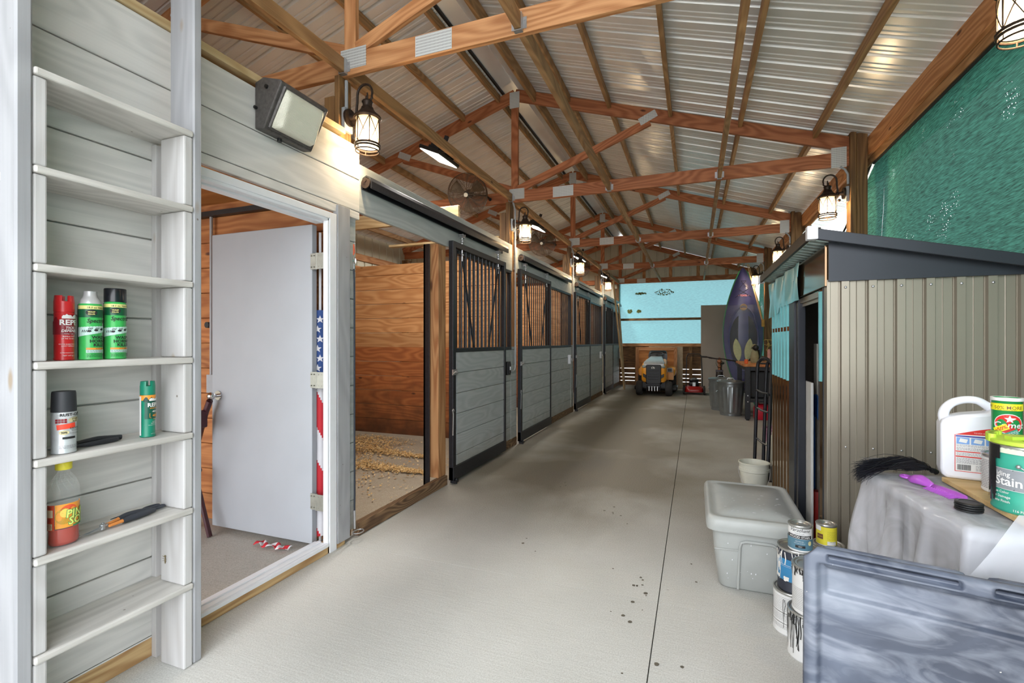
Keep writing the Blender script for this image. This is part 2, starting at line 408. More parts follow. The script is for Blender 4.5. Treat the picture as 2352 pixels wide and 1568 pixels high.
CLOTH_B = mat_cloth('painted_backlit_shade_cloth', (106,162,168), .29, .0, .08, .02)  # far cloth: same fabric, the daylight behind it put into a paler colour
GRASS = plain('outdoor_gravel', (186,184,177), .9, var=.3, scale=2.)

def struct(name, b, m, parent=None, **k):
    o = obj(name, b, m, parent, **k)
    if parent is None: o['kind'] = 'structure'
    return o
XL = -2.10      # aisle face of the stall fronts
Y = [2.55, 5.60, 8.65, 11.70, 14.75]     # truss and post lines
# ------------------------------------------------------------------ ground and floor
b = B(); b.box(-60,60,-40,80,-.30,-.16); struct('ground', b, GRASS)
b = B()
ys = [-1.6, 2.49, 5.72, 8.95, 12.2, 14.95]; xs = [XL-.09, -.172, -.167, 1.75]
for i in range(len(ys)-1):
    b.box(xs[0],xs[1],ys[i]+.0012,ys[i+1]-.0012,-.12,0); b.box(xs[2],xs[3],ys[i]+.0012,ys[i+1]-.0012,-.12,0)
b.box(xs[0],xs[3],-1.6,14.95,-.14,-.03)
struct('floor', b, CONC)
b = B(); b.box(-6.0,XL-.09,2.56,14.95,-.14,-.004); struct('floor_stalls', b, CONC_IN)
b = B(); b.box(-6.0,XL-.09,-1.6,2.558,-.14,-.004); struct('floor_tack_room', b, mat_concrete('tack_room_concrete', (156,152,142), (180,176,166), False))

# ------------------------------------------------------------------ roof
RX = -2.09; SL = .32; ZR = 4.47
def zt(x, top=4.44): return top-SL*abs(x-RX)
def rib_y(y0, y1):
    out = []; y = y0; P = .2286
    while y < y1:
        for dy, dz in ((0,0),(.075,0),(.082,.007),(.09,.007),(.097,0),(.135,0),(.142,.007),(.15,.007),(.157,0),(.183,0),(.194,.026),(.214,.026),(.225,0)):
            out.append((y+dy, dz))
        y += P
    return out
def roof_side(b, x0, x1, y0, y1):
    prof = rib_y(y0, y1); A = [b.v((x0,y,zt(x0,ZR)+d)) for y,d in prof]; C = [b.v((x1,y,zt(x1,ZR)+d)) for y,d in prof]
    for i in range(len(prof)-1): b._f([A[i],A[i+1],C[i+1],C[i]])
b = B(); roof_side(b, RX-.16, -6.15, -1.0, 15.1); roof_side(b, RX+.16, 2.0, -1.0, 15.1)
struct('ceiling', b, ROOF, solid=.004)
b = B()
for s in (-1,1): b.poly([(RX,-1.0,ZR+.03),(RX,15.1,ZR+.03),(RX+s*.24,15.1,zt(RX+.24,ZR)+.028),(RX+s*.24,-1.0,zt(RX+.24,ZR)+.028)])
tag(obj('ridge_cap', b, ROOF, solid=.003), 'bent white steel ridge cap closing the roof peak', 'ridge cap')
b = B()
for s in (-1,1): b.box(RX+s*.165-.012, RX+s*.165+.012, -1., 15.1, zt(RX+.165,ZR)-.012, zt(RX+.165,ZR)+.018)
tag(obj('closure_strip', b, BLACK_P), 'black foam closure strip along the ridge edges', 'closure strip')

# ------------------------------------------------------------------ trusses
def mat_plate():
    t = NT('truss_plate'); tc = t.n('TexCoord'); sp = t.n('SeparateXYZ'); t.l(tc.outputs['Object'], sp.inputs[0])
    a = t.math('FRACT', t.math('MULTIPLY', sp.outputs[0], 110.)); c = t.math('FRACT', t.math('MULTIPLY', sp.outputs[2], 55.))
    m = t.math('MULTIPLY', t.math('LESS_THAN', a, .45), t.math('LESS_THAN', c, .62))
    return t.done(t.bsdf(t.mix(m, L((216,218,216)), L((140,140,138))), .5, .25))
PLATE = mat_plate()
ORD = ['first', 'second', 'third', 'fourth', 'fifth']
def plate(y, x, z, w, h, parent, rot=0.):
    b = B(); b.box(-w/2,w/2,-.001,.001,-h/2,h/2, Matrix.Translation((x,y,z)) @ Matrix.Rotation(-rot,4,'Y'))
    return obj('gusset_plate', b, PLATE, parent)
def truss(k):
    y = Y[k] if k < 4 else 14.66
    where = ['carrying the near lanterns, closest to the open end', 'behind the round fan nearest the door', 'second beyond the round fan', 'last before the gable end truss', 'against the metal gable above the far green cloth'][k]
    r = empty('roof_truss', (RX,y,3.03), 'reddish pine roof truss with steel plates, '+where, 'truss', 'pine roof trusses')
    WT = W_TRUSS if k == 0 else W_TRUSS2; T = .038; h = .14; hv = h*math.sqrt(1+SL*SL)
    for s in (-1,1):
        x1 = RX+s*3.66
        timber('top_chord', (RX+s*.0,y,zt(RX)-hv/2), (x1,y,zt(x1)-hv/2), T, h, WT, r)
    timber('bottom_chord', (RX-3.62,y,3.10), (RX+3.55,y,3.10), T, h, WT, r)
    timber('king_post', (RX,y,3.17), (RX,y,4.30), T, .089, WT, r, up=(1,0,0))
    for s in (-1,1):
        xw = RX+s*1.62
        timber('web', (RX+s*.05,y,3.19), (xw,y,zt(xw)-hv+.0), T, .089, WT, r)
    yf = y-T/2-.0015
    plate(yf, RX, 4.30, .13, .20, r); plate(yf, RX+.03, 3.13, .20, .13, r)
    plate(yf, RX+.62, 3.10, .25, .125, r)
    for s in (-1,1): plate(yf, RX+s*1.60, zt(RX+1.6)-hv*.75, .20, .085, r, rot=s*.42)
    plate(yf, 1.335, 3.12, .13, .20, r)
    if k == 1: pass
    return r
for k in range(5): truss(k)

# ------------------------------------------------------------------ purlins, chord braces, hangers
HANG = ZINC
BAY = ['first bay', 'second bay', 'third bay', 'fourth bay']
PR = [(-1.83,'first'),(-1.40,'second'),(-.92,'third'),(-.25,'fourth'),(.45,'fifth'),(1.13,'sixth')]
PLf = [(-2.30,'first'),(-2.79,'second'),(-3.34,'third'),(-4.02,'fourth'),(-4.8,'fifth'),(-5.45,'sixth')]
def purlin(x, side, o_, k):
    y0 = (-1.0 if k < 0 else Y[k])+.02; y1 = (Y[k+1] if k+1 < 4 else 14.66)-.02
    z = zt(x, ZR)-.075
    hh = .138 if (side == 'right' and o_ == 'first') else .088
    w = 'before the near truss' if k < 0 else BAY[k]+' beyond the near truss'
    o = timber('roof_purlin', (x,y0,z-(.02 if hh > .1 else -.018)), (x,y1,z-(.02 if hh > .1 else -.018)), .038, hh, W_PURLIN)
    tag(o, '%s pine purlin %s of the ridge, %s' % (o_, side, w), 'purlin', 'pine purlins under the %s roof slope' % side)
for k in range(-1, 4):
    for x, o_ in PR: purlin(x, 'right', o_, k)
    for x, o_ in PLf: purlin(x, 'left', o_, k)
BR = [(-2.13,'over the stall fronts'),(-.92,'over the left half of the aisle'),(.25,'over the right half of the aisle'),(-3.30,'over the middle of the stalls')]
for x, w in BR:
    for k in range(-1, 4):
        y0 = (-1.0 if k < 0 else Y[k])+.02; y1 = (Y[k+1] if k+1 < 4 else 14.66)-.024
        r = timber('chord_brace', (x,y0,3.085), (x,y1,3.085), .038, .089, W_PURLIN if x != -3.30 else W_LUMBER)
        tag(r, 'pine brace %s, %s' % (w, 'before the near truss' if k < 0 else BAY[k]), 'brace', 'pine braces between the truss chords')
# zinc hurricane ties where braces and purlins meet the trusses
def tie(x, y, z):
    b = B()
    b.box(x-.024,x-.020,y-.05,y-.018,z-.05,z+.045); b.box(x+.020,x+.024,y-.05,y-.018,z-.05,z+.045); b.box(x-.045,x+.045,y-.022,y-.018,z-.035,z+.03)
    b.box(x-.024,x+.024,y-.05,y-.018,z-.054,z-.049)
    for s in (-1,1): b.cyl((x+s*.035,y-.026,z+.012),(x+s*.035,y-.017,z+.012),.005,n=6)
    return obj('hurricane_tie', b, ZINC)
for k in range(4):
    for x, w in BR: tag(tie(x, Y[k], 3.085), 'zinc tie holding the brace %s to the %s truss' % (w, ORD[k]), 'hurricane tie', 'zinc ties on the truss chords')

# ------------------------------------------------------------------ posts
def post_left(k):
    y = Y[k]
    if k == 0:
        b = B(); b.box(-2.27,-2.19,y-.048,y+.07,0,2.90); b.box(-2.188,-2.15,y-.048,y+.07,0,3.028)
        return tag(obj('barn_post', b, W_POSTV, bev=.004), 'laminated brown post beside the white door, carrying the nearest lantern', 'post', 'posts along the stall fronts')
    b = B(); b.box(-2.27,-2.19,y-.07,y+.07,0,2.90); b.box(-2.188,-2.135,y-.07,y+.07,0,3.028)
    o = obj('barn_post', b, W_POSTV, bev=.004)
    return tag(o, 'laminated brown post in the stall front line under the %s truss' % ORD[k] if k < 4 else 'laminated brown post at the far end of the stall fronts', 'post', 'posts along the stall fronts')
def post_right(k):
    y = Y[k] if k < 4 else 14.66
    b = B(); b.box(1.42,1.47,y-.07,y+.07,0,3.34); b.box(1.472,1.56,y-.07,y+.07,0,3.32)
    o = obj('barn_post', b, W_POSTV, bev=.004)
    return tag(o, ['dark brown post at the right wall beside the nearest lantern','dark brown post rising behind the metal shed roof','dark brown post at the right wall carrying the third lantern','dark brown post beside the hanging kayak with tied yellow rope','corner post at the far right behind the kayak'][k], 'post', 'posts along the right wall')
W_POSTV = wood('upright_post', (138,102,60), (94,64,34), (58,38,22), axis='Z', knots=.15, grain=1.2, along=.6)
W_RAWV = wood('raw_upright', (190,144,98), (150,100,60), (92,54,30), axis='Z', knots=.1, grain=1.3, along=.6)
for k in range(5):
    post_left(k); post_right(k)
# outer posts of the stall row
for k in range(1,5):
    y = Y[k] if k < 4 else 14.66
    b = B(); b.box(-5.74,-5.60,y-.07,y+.07,0,3.0)
    tag(obj('barn_post', b, W_POSTV, bev=.004), 'dark post on the outer stall wall under the %s truss' % ORD[k], 'post', 'posts along the outer stall wall')

# ------------------------------------------------------------------ side walls and gable
def ribbed(b, pts, t0, t1, P, place, hh=.018, w=.05):
    """profile runs t0..t1; place(t, depth, s) gives the point"""
    prof = []; t = t0
    while t < t1-1e-6:
        prof += [(t,0),(t+P-w,0),(t+P-w+.008,hh),(t+P-.008,hh)]; t += P
    prof = [p for p in prof if p[0] <= t1]+[(t1,0)]
    A = [b.v(place(t_,d,0)) for t_,d in prof]; C = [b.v(place(t_,d,1)) for t_,d in prof]
    for i in range(len(prof)-1): b._f([A[i],A[i+1],C[i+1],C[i]])
CREAM = plain('cream_wall_steel', (196,190,168), .4, .2, var=.04, scale=4)
b = B(); ribbed(b, None, -1.0, 14.8, .2286, lambda t,d,s: (-5.80-d,t,(0 if s == 0 else 3.30)))
struct('wall_left', b, CREAM, solid=.003)
for z in (.7, 1.6, 2.45): 
    pass
b = B(); ribbed(b, None, -5.8, 1.62, .2286, lambda t,d,s: (t,14.82+d,(3.06 if s == 0 else zt(t,ZR)-.01)))
ribbed(b, None, -5.8, -2.1, .2286, lambda t,d,s: (t,14.82+d,(0 if s == 0 else 3.06)))
struct('wall_back', b, CREAM, solid=.003)
for x0 in (-5.0,-4.4): pass
for x in (-4.0, -3.3, -1.4, -.65, .1, .85):
    tag(timber('gable_stud', (x,14.73,3.17), (x,14.73,zt(x)-.16), .038, .089, W_TRUSS, up=(1,0,0)), 'upright gable stud at %s' % {-4.0:'the stall side, outermost',-3.3:'the stall side, next to the ridge',-1.4:'right of the ridge, first',-.65:'right of the ridge, second',.1:'right of the ridge, third',.85:'right of the ridge, outermost'}[x], 'stud', 'studs in the far gable')
# lower boards of the far wall, daylight in the gaps
b = B()
z = .02
for i, (h, g) in enumerate(((.12,.015),(.09,.015),(.10,.015),(.135,.015),(.135,.0),(.14,.0),(.14,.0),(.14,.0),(.15,0))):
    b.box(-2.15,1.6,14.76,14.785,z-.02,z-.02+h-(.003 if g == 0 else 0)); z += h+g
    if g == 0: b.box(-2.15,1.6,14.775,14.785,z-.03,z-.015)
struct('wall_back_boards', b, W_BACK, bev=.002)
for x, w in ((-.1,'behind the push mower'),(-1.62,'behind the riding mower')):
    b = B(); b.box(x-.045,x+.045,14.70,14.755,0,1.24); tag(obj('wall_batten', b, W_POSTV), 'upright brown batten on the far wall '+w, 'batten')
tag(timber('girt_rail', (-2.1,14.70,1.955), (.9,14.70,1.955), .04, .07, W_POST), 'dark horizontal rail crossing the far green cloth', 'rail')
tag(timber('girt_rail', (-2.1,14.70,1.20), (1.41,14.70,1.20), .04, .09, W_TRUSS), 'brown rail under the lower edge of the far green cloth', 'rail')
random.seed(3)
b = B(); b.grid(lambda u,w: (-2.13+3.69*u, 14.798+.006*math.sin(u*17+w*5)+.006*math.sin(w*9+u*4), 1.19+1.90*w+(.012*math.sin(u*26) if w > .98 else 0)), 60, 30)
tag(obj('shade_cloth', b, CLOTH_B, smooth=True), 'green shade cloth on the far wall, daylight painted into its paler colour', 'shade cloth')
# torn holes with leaves showing
LEAF = plain('leaf_litter', (120,130,70), .8, var=.6, scale=60)
random.seed(5)
for n_, (cx,cz,rx,rz,lab) in enumerate(((-.83,2.75,.27,.09,'large leafy tear in the far green cloth'),(-1.5,2.73,.16,.03,'narrow tear left of the large one in the far green cloth'),(-2.02+.2,2.21,.07,.06,'small lower tear near the left edge of the far green cloth'),(-1.55,2.2,.06,.04,'small lower tear right of the leftmost one'))):
    b = B()
    for i in range(90):
        a = random.random()*2*PI; r_ = math.sqrt(random.random()); px_ = cx+rx*r_*math.cos(a); pz = cz+rz*r_*math.sin(a)
        q = random.random()*PI; s_ = .012+.02*random.random(); yy = 14.765-random.random()*.012
        b.poly([(px_+s_*math.cos(q),yy,pz+s_*math.sin(q)),(px_-s_*.5*math.sin(q),yy-.006,pz+s_*.5*math.cos(q)),(px_-s_*math.cos(q),yy,pz-s_*math.sin(q)),(px_+s_*.5*math.sin(q),yy-.004,pz-s_*.5*math.cos(q))])
    tag(obj('leaf_debris', b, LEAF), lab, 'leaves', kind='stuff')
# right side: header beams, cloth panels, low boards
HDR = W_TRUSS
for k in range(-1,4):
    y0 = -1.0 if k < 0 else Y[k]+.0; y1 = Y[k+1] if k+1 < 4 else 14.7
    o = timber('eave_header', (1.582,y0+.003,3.185), (1.582,y1-.003,3.185), .038, .18, HDR)
    tag(o, 'pine eave header over the right wall %s' % ('up to the first post' if k < 0 else 'in the '+BAY[k]+' past the first post'), 'header', 'eave headers on the right')
    if k > 0 or True:
        o = timber('eave_header', (1.612,y0+.003,3.10), (1.612,y1-.003,3.10), .018, .14, W_PURLIN)
        tag(o, 'thin trim board below the right eave header %s' % ('up to the first post' if k < 0 else 'in the '+BAY[k]+' past the first post'), 'trim board', 'eave trim boards on the right')
def cloth_right(k):
    y0 = -1.0 if k < 0 else Y[k]-.05; y1 = Y[k+1]-.05 if k+1 < 4 else 14.7
    sag = {1:.62, 2:.25, 3:.1}.get(k, 0.0)
    def fn(u, w):
        y = y0+(y1-y0)*u; top = 3.15-sag*math.sin(PI*u)**1.2-.012*abs(math.sin(u*18))
        return (1.674+.012*math.sin(y*3.1+w*4)+.01*math.sin(w*11+y*2), y, .9+(top-.9)*w)
    b = B(); b.grid(fn, 40, 30)
    return tag(obj('shade_cloth', b, CLOTH_R, smooth=True), 'dark green shade cloth on the right wall, %s' % ('nearest the open end' if k < 0 else ['above the metal shed','sagging at the top behind the second post','behind the workbench','farthest, behind the kayak'][k]), 'shade cloth', 'green shade cloths on the right wall')
for k in range(-1,4): cloth_right(k)
ROPE_S = plain('black_hem', (26,30,28), .8)
for k in range(-1,4):
    y0 = -1.0 if k < 0 else Y[k]-.05; y1 = Y[k+1]-.05 if k+1 < 4 else 14.7
    sag = {1:.62, 2:.25, 3:.1}.get(k, 0.0)
    b = B(); b.tube([(1.614 if sag == 0 else 1.640, y0+(y1-y0)*i/30, (3.015 if sag == 0 else 3.145)-sag*math.sin(PI*i/30)**1.2) for i in range(31)], .012, 6)
    tag(obj('cloth_hem', b, ROPE_S, smooth=True), 'black rolled hem of the right cloth, %s' % ('nearest the open end' if k < 0 else ['above the metal shed','sagging behind the second post','behind the workbench','farthest'][k]), 'hem', 'black hems on the right cloths')
b = B(); z = .02
for i in range(7): b.box(1.60,1.63,-1.0,14.8,z-.02,z+.112); z += .134
struct('wall_right', b, W_BACKY, bev=.002)

b = B(); ribbed(b, None, -6.1, -2.2, .2286, lambda t,d,s: (t,-1.02-d,(2.35 if s == 0 else zt(t,ZR)-.01)))  # out of view: added to cut sky light, left open below for the tack room
struct('wall_front_sky_block', b, CREAM, solid=.003)
# ------------------------------------------------------------------ boarded walls (grooved in the mesh)
def planks(b, along, c, a0, a1, z0, z1, ph, zb, d=.02, front=1, g=.004, back=False):
    """boards running along an axis; grooves where zb+k*ph falls; c = face coordinate, front = +1/-1 the way it faces"""
    zs = [z0]; k = math.ceil((z0-zb)/ph+1e-4)
    while zb+k*ph < z1-.008:
        zs.append(zb+k*ph); k += 1
    zs.append(z1)
    for za, zb_ in zip(zs, zs[1:]):
        lo = za+(g/2 if za != z0 else 0); hi = zb_-(g/2 if zb_ != z1 else 0)
        poly = [(c, lo+.003), (c-front*.003, lo), (c-front*d, lo), (c-front*d, hi), (c-front*.003, hi), (c, hi-.003)]
        if back: poly = [(c, lo+.003), (c-front*.003, lo), (c-front*d+front*.003, lo), (c-front*d, lo+.003), (c-front*d, hi-.003), (c-front*d+front*.003, hi), (c-front*.003, hi), (c, hi-.003)]
        b.prism(poly, 'y' if along == 'y' else 'x', a0, a1)
    if not back:
        if along == 'y': b.box(min(c-front*d,c-front*(d+.012)), max(c-front*d,c-front*(d+.012)), a0, a1, z0, z1)
        else: b.box(a0, a1, min(c-front*d,c-front*(d+.012)), max(c-front*d,c-front*(d+.012)), z0, z1)

# tack room front wall: ladder side, above the door, beside the door
PH = .203; ZB = -.056-PH*0
b = B()
planks(b, 'y', XL, -1.0, 1.49, .080, 2.625, .328, .081, g=.006)
planks(b, 'y', XL, 1.492, 2.64, 2.115, 2.60, .215, 2.165, g=.005)
struct('wall_tack_room', b, W_WHITE)
b = B(); b.box(XL-.035, XL+.001, -1.0, 1.49, 0, .078); tag(obj('base_board', b, W_BASE, bev=.003), 'bare yellowish base board under the whitewashed wall behind the ladder', 'base board')
b = B(); b.box(XL-.09, XL+.004, 1.495, 2.495, 0, .045); tag(obj('door_base_board', b, W_BASE, bev=.003), 'thin weathered board under the white door threshold', 'base board')
tag(timber('top_plate', (XL-.03,-1.0,2.645), (XL-.03,2.49,2.645), .09, .038, W_LUMBER), 'raw pine cap board along the top of the tack room wall', 'cap board')
# side board and narrow grey strip between the door and the first stall opening
tag(timber('corner_board', (XL-.006,2.475,0.03), (XL-.006,2.475,2.16), .115, .04, W_WHITE_O, up=(1,0,0)), 'white painted upright board between the door and the first stall', 'board')
b = B(); planks(b, 'y', XL-.016, 2.56, 2.62, .06, 2.16, .19, .06, d=.012)
tag(obj('siding_end', b, W_GREY), 'narrow strip of grey board ends beside the open stall', 'siding strip')
# door frame and door
b = B()
def casing(b):
    b.box(XL-.02, XL+.010, 2.352, 2.412, .0, 2.095); b.box(XL-.031, XL+.004, 2.338, 2.353, .0, 2.06); b.box(XL-.034, XL-.02, 2.353, 2.415, .0, 2.06)
    b.box(XL-.02, XL+.010, 1.44, 2.352, 2.055, 2.095); b.box(XL-.06, XL+.004, 1.48, 2.352, 2.04, 2.056); b.box(XL-.10, XL-.04, 1.48, 2.352, 2.03, 2.05)
    b.box(XL-.10, XL+.010, 1.40, 1.455, .0, 2.095)
casing(b)
fr = struct('door_1_frame', b, WHITE_P, bev=.003)
b = B(); b.box(XL-.095, XL+.014, 1.455, 2.338, .046, .066); b.box(XL-.07, XL-.045, 1.455, 2.338, .066, .073); b.box(XL-.02, XL-.0, 1.455, 2.338, .066, .070)
struct('door_1_threshold', b, WHITE_P, bev=.002)
dr = empty('door', (-2.24,2.384,.05), 'white tack room door swung open against the boards with three hinges', 'door')
b = B(); b.box(-3.12, -2.24, 2.362, 2.404, .030, 2.035); obj('door_panel', b, DOOR_P, dr, bev=.004)
for i, z in enumerate((.30, 1.06, 1.80)):
    b = B(); b.box(-2.248,-2.206,2.357,2.3605,z-.05,z+.05); b.box(-2.192,-2.140,2.350,2.3535,z-.05,z+.05); b.cyl((-2.199,2.356,z-.052),(-2.199,2.356,z+.052),.007,n=10)
    for sx in (-2.240,-2.218,-2.180,-2.155):
        for sz in (-.035,.035): b.cyl((sx,2.357,z+sz),(sx,2.3485,z+sz),.004,n=6)
    obj('hinge', b, plain('aged_hinge',(150,150,140),.45,.6,var=.15) if i == 0 else bpy.data.materials['aged_hinge'], dr)
b = B(); b.cyl((-3.055,2.362,.93),(-3.055,2.354,.93),.032,n=20); b.cyl((-3.055,2.36,.93),(-3.055,2.325,.93),.012,n=12); b.ball((-3.055,2.305,.93),(.027,.024,.027)); b.cyl((-3.12,2.383,.93),(-3.124,2.383,.93),.012,n=10)
obj('knob', b, CHROME, dr, smooth=True)
# rolled flag behind the door edge
FLAGM = (plain('flag_white',(222,222,226),.7,var=.03), plain('flag_red',(200,40,52),.7,var=.05), plain('flag_blue',(48,78,138),.7,var=.08))
fl = empty('flag', (-2.252,2.445,.08), 'rolled red white and blue flag standing behind the door edge', 'flag')
def spiral(b, z0, z1, r, c, turns, mats, nz=60, na=24, ph=0.):
    rows = []
    for i in range(nz+1):
        z = z0+(z1-z0)*i/nz; rr = r*(1+.06*math.sin(z*17)); rows.append([b.v((c[0]+rr*math.cos(2*PI*k/na), c[1]+rr*math.sin(2*PI*k/na), z)) for k in range(na)])
    for i in range(nz):
        for k in range(na):
            f = b._f([rows[i][k],rows[i][(k+1)%na],rows[i+1][(k+1)%na],rows[i+1][k]])
            q = (k/na*1.0+(z0+(z1-z0)*(i+.5)/nz)*turns+ph)%1.0
            f.material_index = mats[int(q*len(mats))]
b = B(); spiral(b, .06, 1.10, .033, (-2.252,2.445), 2.3, (0,1)); obj('striped_cloth', b, list(FLAGM), fl, smooth=True)
b = B(); spiral(b, 1.10, 1.50, .034, (-2.252,2.445), 1.0, (2,)); obj('starred_cloth', b, list(FLAGM), fl, smooth=True)
b = B()
def star(b, fn, cx, cz, r):
    c = b.v(fn(cx,cz)); P_ = [b.v(fn(cx+(r if i%2 == 0 else r*.42)*math.sin(i*PI/5), cz+(r if i%2 == 0 else r*.42)*math.cos(i*PI/5))) for i in range(10)]
    for i in range(10): b._f([c,P_[i],P_[(i+1)%10]])
for i in range(6):
    f_ = on_can((-2.252,2.445,0), .0375, -1.1+(.25 if i%2 else -.15), 1.13+i*.062); star(b, f_, 0, 0, .026)
obj('stars', b, FLAGM[0], fl)
b = B(); b.cyl((-2.252,2.445,.02),(-2.252,2.445,2.0),.009,n=8); obj('pole', b, WHITE_P, fl)
b = B()
for i in range(9):
    y_ = 2.30-.018*(i%2); x_ = -2.60+i*.03; b.box(x_, x_+.03, y_-.01, y_+.03, .0, .022+.006*(i%3), Matrix.Identity(4)); 
b2 = B(); b2.grid(lambda u,w: (-2.62+.27*u, 2.26+.05*w+.012*math.sin(u*14), .008+.016*abs(math.sin(u*9+w*3))), 22, 6)
for i, f in enumerate(b2.bm.faces): f.material_index = (0 if (i//18)%2 else 1)
b.bm.free(); fo = obj('cloth_corner', b2, list(FLAGM), smooth=True, solid=.002); tag(fo, 'crumpled red and white cloth corner on the floor under the open door', 'cloth')

# tack room inside: boarded partition, ceiling board, outlet, chair
b = B(); planks(b, 'x', 2.50, -5.75, XL-.10, 0, 2.62, .184, .0, d=.02, front=-1)
struct('wall_partition_tack', b, W_PINE_IN)
b = B(); planks(b, 'x', 2.622, -5.75, XL-.10, 0, 2.35, .197, .04, d=.02, front=1); struct('wall_partition_tack_stall_side', b, W_PINE_X)
b = B(); b.box(-5.75,XL-.04,-.9,2.50,2.30,2.315); tag(obj('loft_board', b, W_PLY), 'plywood ceiling board inside the dim tack room', 'ceiling board')
b = B(); b.box(-3.6,-2.45,2.44,2.48,2.20,2.235); tag(obj('rail_track', b, BLACK_P), 'dark track high inside the tack room door', 'track')
b = B(); planks(b, 'y', -2.175, -1.0, 1.40, 0, 2.3, .184, 0, d=.015, front=-1); struct('wall_tack_room_inner', b, W_PINE_IN)
b = B(); b.box(-3.30,-3.24,2.455,2.478,.93,1.06); b.cyl((-3.27,2.47,1.06),(-3.27,2.47,2.2),.011,n=8)
tag(obj('outlet_box', b, GREY_PVC), 'grey outlet box with conduit on the pine boards behind the door', 'outlet box')
for z in (1.42, ):
    for x in (-3.06,-3.30):
        b = B(); b.cyl((x,2.478,z),(x,2.455,z),.022,n=14); tag(obj('coat_knob', b, BLACK_P), 'black round hook on the pine boards, %s' % ('nearer the door edge' if x > -3.2 else 'farther from the door edge'), 'hook')
CHW = plain('burgundy_wood', (70,26,36), .35, var=.15)
ch = empty('folding_chair', (-3.25,2.2,0), 'dark burgundy folding chair leaning behind the open door edge', 'chair')
b = B()
for yy in (2.02,2.30): b.tube([(-3.30,yy,.0),(-3.24,yy,.45),(-3.10,yy,.82),(-3.06,yy,.90)], .020, 8, sy=1.4)
obj('back_frame', b, CHW, ch, smooth=True)
b = B()
for yy in (2.05,2.27): b.tube([(-3.02,yy,.0),(-3.16,yy,.40),(-3.22,yy,.52)], .016, 8)
obj('leg', b, CHW, ch, smooth=True)
b = B(); b.box(-3.34,-3.10,2.04,2.28,.42,.45); obj('seat', b, CHW, ch, bev=.01)
b = B(); b.box(-3.10,-3.075,2.02,2.30,.72,.84); obj('top_rail', b, CHW, ch, bev=.01)

# ------------------------------------------------------------------ ladder shelf
lad = empty('ladder', (-1.98,1.1,0), 'whitewashed wooden wall ladder whose rungs serve as shelves', 'ladder')
TOPS = [.332,.634,.936,1.237,1.540,1.842,2.143]
XF = -1.885
timber('rail', (-1.955,1.366,0), (-1.955,1.366,3.35), .14, .037, W_WHITE_O, lad, up=(0,1,0), bev=.006)
timber('rail', (-1.985,.826,0), (-1.985,.826,3.35), .20, .042, W_WHITE_O, lad, up=(0,1,0), bev=.006)
prev = 0.0
for i, z in enumerate(TOPS+[None]):
    if z is None: break
    b = B(); b.box(XL+.002, XF+.006, .849, 1.345, z-.024, z)
    obj('rung', b, W_WHITE_O2 if 0 else W_WHITE_Y, lad, bev=.006, seg=2)
    for (ya, yb) in ((.849,.884),(1.309,1.3455)):
        z0 = prev; z1 = z-.025
        xb = XF-(.004 if ya < 1 else 0)
        b = B(); b.box(xb-.138, xb, ya, yb, z0, z1); obj('spacer_block', b, W_WHITE_V, lad, bev=.006)
    prev = z+.001
b = B(); b.box(XL+.002, XL+.03, 1.322, 1.345, .0, 2.11); obj('edge_strip', b, W_WHITE_V, lad, bev=.002)
# insect and plate on the left rail
b = B(); b.ball((-1.99,1.306,.42),(.003,.003,.014),8,6); b.ball((-1.99,1.305,.437),.004,8,6)
for s in (-1,1):
    for k in range(3): b.tube([(-1.99,1.305,.425+.006*k-.004),(-1.99+s*.012,1.302,.43+.01*k-.012)], .0006, 4)
tag(obj('cricket', b, plain('cricket_brown',(120,108,80),.7)), 'small brown cricket clinging to the right ladder block', 'insect')
for z, lab in ((1.345,'middle'),(1.80,'upper')):
    b = B(); b.box(-1.9755,-1.962,.803,.8048,z-.013,z+.013); b.cyl((-1.968,.8045,z),(-1.968,.801,z),.004,n=8)
    tag(obj('clip_plate', b, WHITE_P), 'small white cable clip on the outer face of the left ladder rail, %s one' % lab, 'clip')

# ------------------------------------------------------------------ flood light on the wall
fl = empty('flood_light', (XL,1.98,2.50), 'dusty bronze wall pack flood light with prismatic glass above the door', 'flood light')
HOUS = plain('dark_bronze_housing', (92,88,86), .5, .3, var=.25, scale=50)
y0, y1 = 1.82, 2.148
prof = [(XL+.002,2.622),(XL+.06,2.640),(XL+.172,2.607),(XL+.182,2.592),(XL+.060,2.378),(XL+.002,2.385)]
b = B(); b.prism(prof, 'y', y0, y1); obj('housing', b, HOUS, fl, bev=.006)
# lens: bowed prismatic glass set in the sloping face
def mat_prism():
    t = NT('prismatic_glass'); P = t.n('NewGeometry').outputs['Position']; sp = t.n('SeparateXYZ'); t.l(P, sp.inputs[0])
    h = t.math('ADD', t.math('SINE', t.math('MULTIPLY', sp.outputs[1], 1400.)), t.math('SINE', t.math('MULTIPLY', sp.outputs[2], 1400.)))
    return t.done(t.bsdf(L((226,224,206)), .18, bump=h, bs=.5, bd=.001, Specular_IOR_Level=.8))
dvec = Vector((-.122,0,-.214)).normalized(); nvec = Vector((.214,0,-.122)).normalized(); 
if nvec.x < 0: nvec = -nvec
o0 = Vector((XL+.182,0,2.592))
def lens(u, w):
    L_ = .215; m = .026
    base = o0+dvec*(.012+w*L_); base.y = y0+m+(y1-y0-2*m)*u
    e = min(1, min(u,1-u)/.09)*min(1, min(w,1-w)/.14); e = e**.6
    return base+nvec*(.060*e*(.45+.55*w))
b = B(); b.grid(lens, 28, 22); obj('lens', b, mat_prism(), fl, smooth=True, ang=180)
b = B()
P4 = [lens(0,0),lens(1,0),lens(1,1),lens(0,1)]
for i in range(4): b.tube([P4[i]+nvec*.004,P4[(i+1)%4]+nvec*.004], .009, 6)
obj('lens_frame', b, HOUS, fl, smooth=True)
